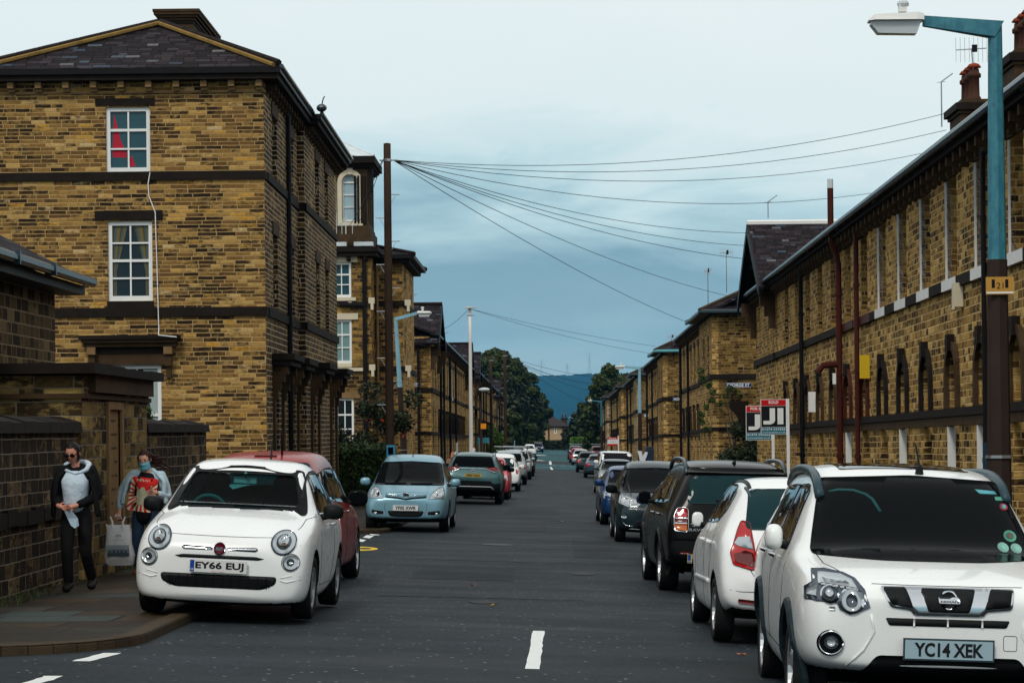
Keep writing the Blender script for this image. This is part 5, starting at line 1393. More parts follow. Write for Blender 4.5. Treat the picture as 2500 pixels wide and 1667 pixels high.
def street_lamp(X, Y, ztop, label, arm=1.05, lower='brown_col', upper='teal', r=1.0, lean=(0, 0), armdir=-1, zsplit=2.6, rise=.02, tag21=False, head='old', deep=.14):
    g = gz(X, Y) + PAVE - .05; H = ztop - g
    b = empty('street_lamp', (X, Y, g), 0, label, 'street lamp', 'street lamps')
    sp = zsplit - g
    lx = lambda z: (lean[0] * z / H, lean[1] * z / H)
    def col(z0, z1, r0, r1, mt, nm):
        m = MB(); a, c = lx(z0), lx(z1)
        m.lathe([(r0, z0), (r1, z1)], (0, 0, 0), 'Z', MAT[mt], 8)
        off = [(a if v[2] < (z0 + z1) / 2 else c) for v in m.v]
        m.v = [(v[0] + o_[0], v[1] + o_[1], v[2]) for v, o_ in zip(m.v, off)]
        return m.build(nm, None, b)
    lo = col(-.1, sp, .135 * r, .098 * r, lower, 'lower_column')
    for zz in (1.15, 1.65): m = MB(); m.lathe([(.131 * r, zz), (.135 * r, zz), (.135 * r, zz + .03), (.131 * r, zz + .03)], (*lx(zz), 0), 'Z', MAT['steel'], 8); m.build('band', None, lo)
    col(sp, H, .092 * r, .068 * r, upper, 'upper_column')
    tx, ty = lx(H)
    m = MB(); q = .075 * r
    # tapered arm, deep at the column and thin at the lamp
    A = arm * armdir
    P = [Vector((tx + q * -armdir, -q, H)), Vector((tx + q * -armdir, q, H)), Vector((tx - q * -armdir * .2, q, H - deep * r)), Vector((tx - q * -armdir * .2, -q, H - deep * r))]
    E = [Vector((tx + A, -.03, H + rise + .05)), Vector((tx + A, .03, H + rise + .05)), Vector((tx + A, .03, H + rise - .05)), Vector((tx + A, -.03, H + rise - .05))]
    m.add(P + E, [(0, 1, 5, 4), (1, 2, 6, 5), (2, 3, 7, 6), (3, 0, 4, 7), (0, 3, 2, 1), (4, 5, 6, 7)], MAT[upper])
    m.build('arm', None, b)
    L = .53 * r if head == 'old' else .45; c = Vector((tx + A, 0, H + rise)); s = armdir
    h = MB()
    pr = [(0, .06, .10), (.06, .075, .12), (L - .05, .055, .13), (L, .015, .09)]
    V = []; 
    for (dx, up, hw) in pr: V += [c + Vector((s * dx, -hw, 0)), c + Vector((s * dx, -hw * .8, up)), c + Vector((s * dx, hw * .8, up)), c + Vector((s * dx, hw, 0))]
    Fq = []
    for i in range(3):
        for k in range(3): Fq.append((i * 4 + k, i * 4 + k + 1, i * 4 + k + 5, i * 4 + k + 4))
        Fq.append((i * 4 + 3, i * 4, i * 4 + 4, i * 4 + 7))
    Fq += [(0, 1, 2, 3), (12, 13, 14, 15)]
    h.add(V, Fq, MAT['white_stone'])
    h.box(*sorted((c.x + s * .3 * L, c.x + s * .44 * L)), -.04, .04, c.z + .09, c.z + .16, MAT['white_stone'])
    h.ball((c.x + s * .36 * L, 0, c.z + .17), (.06, .06, .045), MAT['lamp_bowl'], 10, 6)
    hd = h.build('lamp_head', None, b)
    h = MB(); V = []
    for (dx, dn, hw) in ((.03, .02, .09), (.07, .13, .08), (L - .09, .12, .09), (L - .02, .03, .09)): V += [c + Vector((s * dx, -hw, -.004)), c + Vector((s * dx, -hw * .8, -dn)), c + Vector((s * dx, hw * .8, -dn)), c + Vector((s * dx, hw, -.004))]
    h.add(V, Fq, MAT['lamp_bowl']); h.box(*sorted((c.x + s * .12, c.x + s * (L - .14))), -.05, .05, c.z - .07, c.z - .015, MAT['steel']); h.build('bowl', None, hd)
    if tag21:
        t = MB(); tx2, _ = lx(2.45 + .2); ym = plain('orange_plate', (.45, .24, .05), .5)
        zz = zsplit - .26 - g
        t.box(tx2 - .135, tx2 + .135, -.125, -.115, zz - .085, zz + .085, ym); add_text(t, '21', .06, tx2, -.127, zz + .0, MAT['black_wood']); t.box(tx2 - .08, tx2 - .05, -.129, -.1255, zz - .02, zz + .06, MAT['black_wood']); t.box(tx2 + .05, tx2 + .08, -.129, -.1255, zz - .02, zz + .06, MAT['black_wood'])
        t.box(tx2 - .13, tx2 + .13, -.128, -.1255, zz - .075, zz - .06, MAT['white']); t.build('number_plate', None, lo)
    return b
p = at(2434, 55, 22.4)
street_lamp(p.x - .02, 22.4, p.z, 'nearest street lamp, blue green upper column on a brown base at the right edge', arm=.70, tag21=True, zsplit=at(2440, 634, 22.4).z, rise=.02, r=1.0, deep=.15)
p = at(1561, 896, 119); street_lamp(p.x, 119, p.z, 'right street lamp with pale blue upper column in front of the fourth row', arm=.75, upper='pale_blue', r=1.0, zsplit=at(1561, 1008, 119).z)
p = at(1468, 978, 226); street_lamp(p.x, 226, p.z, 'far right street lamp in front of the dark trees', arm=.9, r=1.15, zsplit=at(1468, 1040, 226).z, head='new')
p = at(1404.5, 1020, 430); street_lamp(p.x, 430, p.z, 'farthest tiny street lamp right of the far house', arm=.8, upper='pale_blue', r=1.2, zsplit=at(1404, 1055, 430).z, head='new')
p = at(966, 776, 76); q = at(988, 1060, 76); street_lamp(q.x + .05, 76, p.z, 'leaning blue street lamp beside the tall brown telegraph pole on the left', arm=.72, armdir=1, upper='pale_blue', r=.9, lean=(p.x - q.x - .05, 0), rise=.15, deep=.1, zsplit=at(980, 945, 76).z)
# swan neck lamp further down on the left
p = at(1174, 985, 168); g = gz(p.x, 168)
b = empty('street_lamp', (p.x, 168, g), 0, 'old brown street lamp with curved neck and orange plate on the left', 'street lamp', 'street lamps')
H = at(1170, 948, 168).z - g
m = MB(); m.tube([(0, 0, 0), (0, 0, H - 1.4), (-.12, 0, H - .9), (-.42, 0, H - .35), (-.25, 0, H + .05), (.15, 0, H)], [.12, .09, .07, .06, .05, .05], MAT['brown_col'], 8); m.build('column', None, b)
m = MB(); m.ball((.25, 0, H - .08), (.42, .16, .14), MAT['lamp_bowl'], 12, 6); m.build('lamp_head', None, b)
m = MB(); m.box(-.02, .38, -.15, -.13, at(0, 1058, 168).z - g, at(0, 1045, 168).z - g, plain('orange_sign', (.7, .25, .01), .5)); m.build('sign_plate', None, b)
MAT['pole_wood'] = plain('creosoted_wood', (0.040, 0.024, 0.016), .8, var=.5, vscale=6, bump=.4)
def tpole(name, px, ptop, Y, r0, r1, mat, label, steps=True, lean=0.0, cat='telegraph pole'):
    p = at(px, ptop, Y); g = gz(p.x, Y) + PAVE
    H = p.z - g; b = empty(name, (p.x + lean, Y, g), 0, label, cat, 'poles along the street')
    m = MB(); m.lathe([(0, H + .02), (r1, H), (r1 * 1.05, H * .8), (r0, 0), (r0, -.3)], (0, 0, 0), 'Z', MAT[mat], 12)
    m.v = [(v[0] - lean * v[2] / H, v[1], v[2]) for v in m.v]
    m.smooth = True; m.build('shaft', None, b)
    if steps:
        i = 0; z = H - 1.2
        while z > 2.2:
            m = MB()
            s = 1 if i % 2 == 0 else -1
            x = -lean * z / H
            m.tube([(x + s * r1, 0, z), (x + s * (r1 + .2), 0, z)], .012, MAT['steel'], 5); m.tube([(x + s * r1, 0, z - .2), (x + s * (r1 + .1), 0, z - .02)], .008, MAT['steel'], 4)
            z -= .55; i += 1
            m.build('step_iron', None, b)
    m = MB(); m.lathe([(r1 + .015, H - .42), (r1 + .015, H - .36)], (-lean, 0, 0), 'Z', MAT['steel'], 12)
    m.tube([(-lean - r1 - .1, 0, H - .39), (-lean + r1 + .16, 0, H - .39)], .02, MAT['steel'], 5); m.build('wire_bracket', None, b)
    return Vector((p.x, Y, p.z - .39))
P1 = tpole('telegraph_pole', 945, 351, 54, .105, .085, 'pole_wood', 'tall brown telegraph pole with step irons, nearest on the left', lean=.0)
P2 = tpole('steel_pole', 1147, 750, 110, .11, .07, 'white_stone', 'thin white steel pole on the left pavement', False)
P3 = tpole('telegraph_pole', 1232, 856, 175, .13, .11, 'pole_wood', 'brown telegraph pole fanning wires in front of the left trees')
P4 = tpole('telegraph_pole', 1198, 869, 200, .14, .12, 'pole_wood', 'far brown telegraph pole left of the wire fanning one', False)
m = MB(); m.lathe([(.0, .06), (.3, .05), (.3, 0), (0, 0)], (P2.x, P2.y, P2.z + .34), 'Z', MAT['white_stone'], 12); tag(m.build('pole_cap'), 'flat round cap on the white steel pole', 'cap')
MAT['wire'] = plain('wire', (.015, .02, .022), .6)
def wire(a, c, sag, label, r=.009, n=18):
    m = MB(); pts = []
    for i in range(n + 1):
        t = i / n; p = Vector(a).lerp(Vector(c), t); p.z -= sag * 4 * t * (1 - t); pts.append(p)
    m.tube(pts, r, MAT['wire'], 4, False)
    return tag(m.build('overhead_wire'), label, 'wire', 'overhead telephone wires')
P1r = P1 + Vector((.14, 0, 0))
ends = [((2306, 278), 56, .55, 'to the near chimney, uppermost'), ((2310, 318), 57, .60, 'to the near chimney, second from top'), ((2265, 372), 60, .62, 'to the right eaves, third from top'),
        ((2140, 470), 64, .62, 'to the right eaves where the black gutter runs'), ((1842, 569), 70, .42, 'to the slate cross gable ridge'), ((1825, 600), 70.5, .40, 'to the slate cross gable verge'),
        ((1818, 632), 71.0, .36, 'to the foot of the slate cross gable'), ((1775, 722), 92, .35, 'to the cream chimney of the second right row'), ((1692, 792), 98, .30, 'lowest, to the second right row eaves')]
for (px, py), Y, sg, lb in ends: wire(P1r, at(px, py, Y), sg, 'wire from the near telegraph pole ' + lb)
wire(P1 + Vector((-.1, 0, 0)), at(868, 560, 87), .1, 'thin wire from the near telegraph pole down to the tower, right hand'); wire(P1 + Vector((-.12, 0, 0)), at(850, 555, 87), .15, 'thin wire from the near telegraph pole down to the tower, left hand')
wire(P2 + Vector((.05, 0, .3)), at(1600, 845, 128), .15, 'wire from the white pole to the third right row, upper'); wire(P2 + Vector((.05, 0, .3)), at(1598, 864, 129), .2, 'wire from the white pole to the third right row, lower')
wire(P2 + Vector((-.05, 0, .3)), at(1080, 805, 113), .1, 'wire from the white pole down to the first left row')
for (px, py, Y, sg, lb) in ((1500, 925, 190, .3, 'highest'), (1470, 940, 200, .4, 'second highest'), (1470, 960, 215, .4, 'middle'), (1445, 990, 240, .3, 'second lowest'), (1440, 935, 330, .5, 'longest')):
    wire(P3, at(px, py, Y), sg, 'wire from the far fanning telegraph pole to the right rows, ' + lb, .014)
def aerial(px, py, Y, h, label, yagi=0.0, lean=0.0, el=.45):
    p = at(px, py, Y); m = MB()
    m.tube([(0, 0, -h), (lean, 0, 0)], .018, MAT['steel'], 5)
    if yagi:
        m.tube([(lean - yagi / 2, 0, 0), (lean + yagi / 2, .1, .05)], .014, MAT['steel'], 5)
        for i in range(8): x = lean - yagi / 2 + yagi * i / 7; m.tube([(x, 0, -el / 2), (x, .02, el / 2)], .007, MAT['steel'], 4)
        m.box(lean + yagi * .02, lean + yagi * .18, -.03, .05, -.05, .12, MAT['black_wood'])
    else:
        m.tube([(lean, 0, 0), (lean + .28, 0, .20)], .016, MAT['steel'], 5); m.tube([(lean - .1, 0, -.02), (lean + .1, 0, .0)], .01, MAT['steel'], 4)
    o = m.build('television_aerial'); o.location = p
    return tag(o, label, 'aerial', 'television aerials')
aerial(2382, 122, 55.5, 1.2, 'many toothed television aerial beside the nearest lamp head', .75, -.1, .6)
aerial(2298, 200, 56, 1.1, 'thin bent aerial mast left of the near right chimney')
aerial(1875, 493, 70, .5, 'small aerial over the slate cross gable ridge')
aerial(1773, 618, 93, 1.6, 'television aerial with grid left of the cream chimney', .5, .0, .4); aerial(1728, 662, 95, 1.7, 'television aerial on thin mast above the tall dark chimney pots', .3, 0, .3)
aerial(1640, 822, 139, .8, 'grid aerial above the turquoise gutter', .5, 0, .4)
aerial(1082, 818, 120, .5, 'tiny hooked aerial beside the first left cross gable')
aerial(1002, 728, 100, .5, 'short aerial rising behind the tower house')

# estate agents' boards
red = plain('board_red', (.55, .012, .015), .45); blk = plain('board_black', (.012, .014, .016), .4); tl = plain('board_teal', (.02, .16, .22), .45); wh = MAT['white']
def agent_board(px0, px1, py0, py1, Y, top, label, post_dx, pz, seed):
    A, B = at(px0, py1, Y), at(px1, py0, Y); w, h = B.x - A.x, B.z - A.z; c = Vector(((A.x + B.x) / 2, Y, (A.z + B.z) / 2))
    b = empty('sale_board', (c.x, Y, gz(c.x, Y) + PAVE), R(-1.0 * seed), label, 'sign', 'estate agent boards')
    cz = c.z - b.location.z; m = MB()
    m.box(-w / 2, w / 2, -.012, .012, cz - h / 2, cz + h / 2, wh)
    e = .012
    m.box(-w / 2 + e, w / 2 - e, -.015, -.0125, cz + h * .32, cz + h / 2 - e, red)
    m.box(-w / 2 + e, w / 2 - e, -.015, -.0125, cz - h * .28, cz + h * .31, blk)
    m.box(-w / 2 + e, w / 2 - e, -.015, -.0125, cz - h / 2 + e, cz - h * .29, tl)
    add_text(m, top, h * .085, 0, -.016, cz + h * .415, wh, bold=.03)
    # big J and I
    hx = w * .25; z0, z1 = cz - h * .21, cz + h * .25; th = w * .23; x0 = -w * .40
    m.box(w * .15, w * .15 + th, -.019, -.0155, z0, z1, wh)
    xr = w * .055; rad = .5 * (xr - x0); m.box(xr - th * .9, xr, -.019, -.0155, z0 + rad * .7, z1, wh)
    pts = []
    cxj, czj = xr - rad, z0 + rad * .72
    for i in range(9):
        an = R(-90 + 90 * i / 8); pts.append((cxj + rad * math.cos(an), -.0175, czj + rad * .72 * math.sin(an)))
    ro, ri = rad, rad - th * .9
    outer = [(cxj + rad * math.cos(R(a)), -.019, czj + rad * .72 * math.sin(R(a))) for a in range(0, -91, -15)] + [(x0, -.019, z0)]
    inner = [(x0, -.019, z0 + th * .62)] + [(cxj + max(ri, .01) * math.cos(R(a)), -.019, czj + max(rad * .72 - th * .62, .01) * math.sin(R(a))) for a in range(-90, 1, 15)]
    m.poly(outer + inner, wh)
    add_text(m, '01274 533322', h * .06, 0, -.016, cz - h * .345, wh, width=w * .9, bold=.02); add_text(m, 'www.jiestates.co.uk', h * .05, 0, -.016, cz - h * .44, wh, width=w * .9, bold=.01)
    bd = m.build('board', None, b)
    m = MB(); m.box(w / 2 + .0, w / 2 + .07, -.03, .03, -.2, pz if pz else cz + h / 2 + .01, wh); m.build('post', None, b)
    return b
agent_board(1821.5, 1883, 990, 1074, 57.0, 'FOR SALE', 'lower estate agent board reading FOR SALE, half hidden behind the SOLD board', 0, None, 1)
agent_board(1857.5, 1919.5, 974, 1061, 55.4, 'SOLD', 'front estate agent board reading SOLD with large JI letters on the right', 0, None, -1)
A, B = at(1483, 1088, 140), at(1508, 1067, 140); w, h = B.x - A.x, B.z - A.z
b = empty('sale_board', ((A.x + B.x) / 2, 140, gz(4, 140)), 0, 'small red and white FOR SALE board far down the right pavement', 'sign', 'estate agent boards')
cz = (A.z + B.z) / 2 - gz(4, 140); m = MB(); m.box(-w / 2, w / 2, -.02, .02, cz - h / 2, cz + h / 2, wh); m.box(-w / 2, w / 2, -.024, -.0205, cz + h * .25, cz + h / 2, red); m.box(-w / 2, w / 2, -.024, -.0205, cz - h / 2, cz - h * .28, red)
add_text(m, 'FOR SALE', h * .15, 0, -.026, cz + h * .37, wh, bold=.02); m.box(-w * .2, w * .35, -.024, -.0205, cz - .03, cz + .02, MAT['lead']); m.build('board', None, b)
m = MB(); m.box(w / 2, w / 2 + .08, -.03, .03, -.3, cz + h / 2 + .1, wh); m.build('post', None, b)
# blue box sign at the foot of the near telegraph pole, cyan boards by the garden, cabinet
def post_sign(px0, px1, py0, py1, Y, mat, label, post=True, name='small_sign', th=.03):
    A, B = at(px0, py1, Y), at(px1, py0, Y); c = ((A.x + B.x) / 2); g = gz(c, Y) + PAVE
    b = empty(name, (c, Y, g), 0, label, 'sign'); m = MB(); m.box(A.x - c, B.x - c, -th / 2, th / 2, A.z - g, B.z - g, mat); m.build('panel', None, b)
    if post: m = MB(); m.tube([(B.x - c - .02, .03, -.1), (B.x - c - .02, .03, B.z - g)], .03, MAT['pale_blue'], 6); m.build('post', None, b)
bl = plain('sign_blue', (.04, .22, .36), .4); cy = plain('sign_cyan', (.08, .42, .52), .4)
b = empty('litter_bin', (at(955, 1095, 53).x, 53, gz(-3.8, 53) + PAVE), 0, 'blue litter bin with open mouth at the foot of the near telegraph pole', 'bin')
m = MB(); A, B = at(945.5, 1150, 53), at(964.5, 1086, 53); w = B.x - A.x; z1 = B.z - b.location.z
m.box(-w / 2, w / 2, -.2, .2, 0, z1 - .22, bl); m.box(-w / 2, w / 2, -.2, .2, z1 - .05, z1, bl); m.box(w / 2 - .03, w / 2, -.2, .2, z1 - .22, z1 - .05, bl); m.box(-w / 2, -w / 2 + .03, -.2, .2, z1 - .22, z1 - .05, bl); m.box(-w / 2 + .03, w / 2 - .03, .15, .2, z1 - .22, z1 - .05, blk); m.build('bin_body', None, b)
post_sign(1179, 1194, 1068, 1081, 150, cy, 'cyan board beside the orange lamp plate on the left', False); post_sign(1166, 1171, 1068, 1082, 148, cy, 'narrow cyan board seen edge on, left of the other')
for px, py, Y, h in ((1232, 1085, 178, .7), (1256, 1075, 230, 1.4), (1115, 1080, 112, .6)):
    g = gz(at(px, py, Y).x, Y); m = MB(); m.tube([(0, 0, -.1), (0, 0, at(px, py, Y).z - g)], .06, MAT['pale_blue' if px > 1200 else 'white'], 6); o = m.build('post'); o.location = (at(px, py, Y).x, Y, g)
    tag(o, {1232: 'thin pale blue post at the foot of the far fanning pole', 1256: 'thin pale post among the far left parked cars', 1115: 'short white post in front of the first left row'}[px], 'post', 'short posts on the left pavement')
m = MB(); A = at(1575, 1090, 78); B = at(1596, 1090, 78); g = gz(4, 78); m.box(-(B.x - A.x) / 2, (B.x - A.x) / 2, -.2, .2, -.1, A.z - g - .06); m.box(-(B.x - A.x) / 2 + .04, (B.x - A.x) / 2 - .04, -.16, .16, A.z - g - .06, A.z - g)
o = m.build('cabinet', plain('cabinet_navy', (.02, .035, .055), .4), bevel=.02); o.location = ((A.x + B.x) / 2, 78, g); tag(o, 'tall dark blue cabinet behind the dark teal people carrier', 'cabinet')
MAT['paper'] = plain('white_sheet', (.65, .68, .74), .7, var=.15)
m = MB(); c = at(1569, 1128, 48.2); s = .0085
pts = [(-6, 0), (-12, 28), (-2, 27), (0, 14), (9, 26), (13, 24), (9, 12), (3, -2)]
m.add([(x * s, .0, y * s) for x, y in pts] + [(x * s * .8, .05, y * s) for x, y in pts], [(0, 1, 2, 3), (0, 3, 6, 7), (3, 4, 5, 6), (8, 9, 10, 11), (8, 11, 14, 15), (11, 12, 13, 14)], MAT['paper'])
o = m.build('paper_sheet'); o.location = c; tag(o, 'crumpled white paper sheet sticking up behind the dark teal car roof', 'paper')
# bright blue bollard and red drain items near the right wall
m = MB(); p = at(2407, 1080, 30.5); m.tube([(0, 0, -.3), (0, 0, p.z - gz(4, 30))], .045, plain('navy_post', (.015, .04, .07), .4), 8); o = m.build('post'); o.location = (p.x, 30.5, gz(4, 30)); tag(o, 'dark blue post in front of the right wall beside the nearest lamp', 'post')
m = MB(); m.box(-.02, .02, -.02, .02, 0, .55); o = m.build('litter', plain('dull_red', (.12, .015, .01), .7)); o.location = (-5.6, 21.2, gz(-5, 21) + PAVE); tag(o, 'dull red strip leaning at the foot of the dark garden wall', 'strip')
# ------------------------------------------------------------------ cars
def paint(name, col, metal=0.0, rough=0.28):
    dk = max(col) < .5
    t = NT(name); P = t.coord()
    n = t.noise(P, 1.6, 3, .6)
    t.col(t.mix(n, tuple(c * .93 for c in col), tuple(min(1, c * 1.05) for c in col)))
    t.rough(t.ramp(t.noise(P, 6, 4, .6), [(.3, (rough * .92,) * 3), (.7, (rough * 1.1,) * 3)]))
    t.p.inputs['Metallic'].default_value = metal
    t.p.inputs['Coat Weight'].default_value = .22 if dk else .6; t.p.inputs['Specular IOR Level'].default_value = .25 if dk else .5; t.p.inputs['Coat Roughness'].default_value = .05
    return t.mat
PW = paint('paint_white', (.84, .86, .86)); PW2 = paint('paint_pearl_white', (.82, .84, .83))
PRED = paint('paint_deep_red', (.25, .006, .005)); PSIL = paint('paint_ice_blue', (.20, .38, .47), .3, .3)
PTEAL = paint('paint_teal', (.055, .13, .14), .3); PBLK = paint('paint_black', (.004, .0045, .005), 0, .22)
for n_ in PBLK.node_tree.nodes:
    if n_.type == 'BSDF_PRINCIPLED': n_.inputs['Coat Weight'].default_value = .10; n_.inputs['Specular IOR Level'].default_value = .10
PDT = paint('paint_dark_teal', (.010, .024, .030), .15); PBLU = paint('paint_bright_blue', (.010, .05, .16), .3); PNAV = paint('paint_navy', (.014, .03, .075), .3)
PGRY = paint('paint_slate_grey', (.08, .11, .125), .5); PLG = paint('paint_silver', (.38, .42, .44), .5); PMAR = paint('paint_maroon', (.09, .018, .02), .1)
PRED2 = paint('paint_bright_red', (.42, .02, .03)); PGB = paint('paint_blue_grey', (.05, .09, .13), .4)
GLS = plain('car_glass', (.004, .005, .006), .06, spec=.02); GLT = plain('car_glass_teal', (.006, .030, .036), .06, spec=.12)
GSIDE = plain('car_side_glass', (.008, .009, .009), .03, spec=.45)
TRIM = plain('black_trim', (.008, .009, .010), .5); TRIMG = plain('gloss_black_trim', (.006, .007, .008), .12, spec=.03); RUB = plain('tyre_rubber', (.014, .014, .015), .8, bump=.3, bscale=60)
CHR = plain('chrome', (.62, .65, .68), .12, 1.0); ALY = plain('alloy', (.42, .44, .46), .3, .8); ALD = plain('dark_alloy', (.06, .065, .07), .4, .6)
LENS = plain('clear_lens', (.42, .47, .50), .08, .25, .8); LENSD = plain('lamp_inner', (.09, .11, .13), .12, .6); RLENS = plain('red_lens', (.42, .008, .010), .1, spec=.7); RLD = plain('dark_red_lens', (.12, .006, .006), .1, spec=.7)
ALENS = plain('amber_lens', (.55, .12, .012), .1, spec=.7); PLW = plain('plate_white', (.66, .67, .66), .4); PLY = plain('plate_yellow', (.60, .42, .10), .4); PLB = plain('plate_blue', (.01, .06, .30), .4); PLT = plain('plate_text', (.012, .012, .014), .5)
PLG2 = plain('plate_grey_blue', (.30, .42, .48), .4); SEAM = plain('shut_line', (.03, .035, .04), .7)

def circle(cx, cz, r, n=24, ry=None): return [(cx + r * math.cos(2 * math.pi * i / n), cz + (ry or r) * math.sin(2 * math.pi * i / n)) for i in range(n)]
def rect(x0, x1, z0, z1, r=.0): return rounded([(x0, z0), (x1, z0), (x1, z1), (x0, z1)], r)
def rounded(pts, r, n=4):
    if r <= 0: return list(pts)
    out = []; N = len(pts)
    for i in range(N):
        a, b, c = Vector(pts[i - 1]), Vector(pts[i]), Vector(pts[(i + 1) % N])
        ra = min(r, (a - b).length * .45, (c - b).length * .45)
        p, q = b + (a - b).normalized() * ra, b + (c - b).normalized() * ra
        for k in range(n + 1):
            t = k / n; out.append(tuple(p * (1 - t) ** 2 + b * 2 * t * (1 - t) + q * t * t))
    return out
def mir(pts): return [(-x, z) for x, z in pts][::-1]

class Car:
    def __init__(s, name, label, st, W, wheels, Rw, mat, cat='car', sc=(1, 1, 1), group='cars parked along the street', arch=.055, arch_trim=None, name_body='body', cut=()):
        s.st = [(y * sc[1], zb * (sc[2] if zb > .3 else 1), w * sc[0], zs * sc[2], ws * sc[0], zt * sc[2], wt * sc[0], dr) for (y, zb, w, zs, ws, zt, wt, dr) in st]
        s.L = s.st[-1][0]; s.W = W * sc[0]; s.wy = [w * sc[1] for w in wheels]; s.Rw = Rw; s.mat = mat
        s.root = empty(name, (0, 0, 0), 0, label, cat, group)
        s.z = Vector((0, -s.L / 2, 0))
        rings = []
        for (y, zb, w, zs, ws, zt, wt, dr) in s.st:
            h = [(0, zb), (w * .80, zb), (w * .97, zb + .06), (w, zb + .45 * (zs - zb)), (w * .992, zs - .12 if zs - zb > .3 else zb + (zs - zb) * .7), (ws, zs),
                 ((ws + wt) / 2 + .012, (zs + zt - dr) / 2), (wt, zt - dr), (wt * .82, zt - dr * .35), (wt * .42, zt - dr * .06), (0, zt)]
            rings.append([(x, y, z) for x, z in h] + [(-x, y, z) for x, z in h[-2:0:-1]])
        n = len(rings[0]); V = [p for r in rings for p in r]; Fc = []
        for i in range(len(rings) - 1):
            for k in range(n):
                k2 = (k + 1) % n; Fc.append((i * n + k, (i + 1) * n + k, (i + 1) * n + k2, i * n + k2))
        def cap(o, rev):
            # rows across: pair point i with its mirror
            for i in range(10):
                a, b2 = i, i + 1; ma, mb_ = (n - i) % n, (n - i - 1) % n
                f = [o + a, o + b2, o + mb_, o + ma]
                f = [q for j, q in enumerate(f) if q not in f[:j]]
                Fc.append(f[::-1] if rev else f)
        cap(0, False); cap((len(rings) - 1) * n, True)
        me = bpy.data.meshes.new('tmp'); me.from_pydata(V, [], Fc); me.update()
        ob = bpy.data.objects.new('tmp', me); COL.objects.link(ob)
        sm = ob.modifiers.new('s', 'SUBSURF'); sm.levels = 3; sm.render_levels = 3
        cutm = MB()
        for y in s.wy:
            for sd in (-1, 1):
                xi = sd * (s.W - .30); xo = sd * (s.W + .25); pr = Rw + arch
                seg = 36; vv = []; 
                for x in (xi, xo):
                    for k in range(seg): vv.append((x, y + pr * math.cos(2 * math.pi * k / seg), Rw + pr * math.sin(2 * math.pi * k / seg)))
                ff = [(k, (k + 1) % seg, (k + 1) % seg + seg, k + seg) for k in range(seg)] + [tuple(range(seg))[::-1], tuple(range(seg, 2 * seg))]
                if sd < 0: ff = [f[::-1] for f in ff]
                cutm.add(vv, ff)
        cme = bpy.data.meshes.new('cut'); cme.from_pydata(cutm.v, [], cutm.f); bmm = bmesh.new(); bmm.from_mesh(cme); bmesh.ops.recalc_face_normals(bmm, faces=bmm.faces); bmm.to_mesh(cme); bmm.free()
        bm0 = bmesh.new(); bm0.from_mesh(me); bmesh.ops.recalc_face_normals(bm0, faces=bm0.faces); bm0.to_mesh(me); bm0.free()
        co = bpy.data.objects.new('cut', cme); COL.objects.link(co)
        dg = bpy.context.evaluated_depsgraph_get(); dg.update()
        full = bpy.data.meshes.new_from_object(ob.evaluated_get(dg))
        s.bvh = BVHTree.FromPolygons([v.co.copy() for v in full.vertices], [tuple(p.vertices) for p in full.polygons])
        bo = ob.modifiers.new('b', 'BOOLEAN'); bo.operation = 'DIFFERENCE'; bo.object = co; bo.solver = 'EXACT'
        dg = bpy.context.evaluated_depsgraph_get(); dg.update()
        body = bpy.data.meshes.new_from_object(ob.evaluated_get(dg)); body.name = name + '_body'
        if len(body.polygons) < 50: body = full
        body.materials.clear(); body.materials.append(mat); body.materials.append(TRIM)
        idx = []
        for p in body.polygons:
            c = p.center; inn = 0
            for y in s.wy:
                r = math.hypot(c.y - y, c.z - Rw)
                if r < Rw + arch + .004 and abs(c.x) < s.W + .01 and abs(c.x) > s.W - .31: inn = 1
            if p.normal.z < -.8 and c.z < .42: inn = 1
            idx.append(inn)
        body.polygons.foreach_set('material_index', idx); body.polygons.foreach_set('use_smooth', [i == 0 for i in idx])
        # openings for see-through glass
        for (pts, view, keep) in cut:
            bmc = bmesh.new(); bmc.from_mesh(body); dele = []
            for f in bmc.faces:
                c = f.calc_center_median()
                if view == 'F' and c.y < s.L * .62 and f.normal.y < -.05 and c.z > keep and inside((c.x, c.z), pts): dele.append(f)
                if view == 'B' and c.y > s.L * .5 and f.normal.y > .05 and c.z > keep and inside((-c.x, c.z), pts): dele.append(f)
            bmesh.ops.delete(bmc, geom=dele, context='FACES'); bmc.to_mesh(body); bmc.free()
        s.body = bpy.data.objects.new(name_body, body); COL.objects.link(s.body); s.body.parent = s.root; s.body.location = s.z
        for o in (ob, co): bpy.data.objects.remove(o)
        if arch_trim:
            for y in s.wy:
                for sd in (-1, 1):
                    m = MB(); pr = Rw + arch + .012; pts = []
                    for k in range(15):
                        an = R(-18 + 216 * k / 14); yy, zz = y + pr * math.cos(an), Rw + pr * math.sin(an)
                        h = s.hit('R' if sd > 0 else 'L', yy, zz); pts.append(Vector(((h[0].x if h else sd * s.W) , yy, zz)))
                    m.tube(pts, .034, arch_trim, 6); s.fin(m.build('wheel_arch_trim', None, s.root))
    def fin(s, o):
        if o.parent == s.root: o.location = s.z
        return o
    def hit(s, view, a, b):
        if view == 'F': o, d = Vector((a, -1, b)), Vector((0, 1, 0))
        elif view == 'B': o, d = Vector((-a, s.L + 1, b)), Vector((0, -1, 0))
        elif view == 'R': o, d = Vector((2, a, b)), Vector((-1, 0, 0))
        elif view == 'L': o, d = Vector((-2, a, b)), Vector((1, 0, 0))
        else: o, d = Vector((a, b, 3)), Vector((0, 0, -1))
        h = s.bvh.ray_cast(o, d)
        if h[0] is None:
            q = o + d * (1.2 if view in 'FB' else 2 - s.W if view in 'LR' else 1.5)
            h = s.bvh.find_nearest(q)
            if h[0] is None: return None
            return h[0], -d
        n = h[1]
        if n.dot(d) > 0: n = -n
        return h[0], n
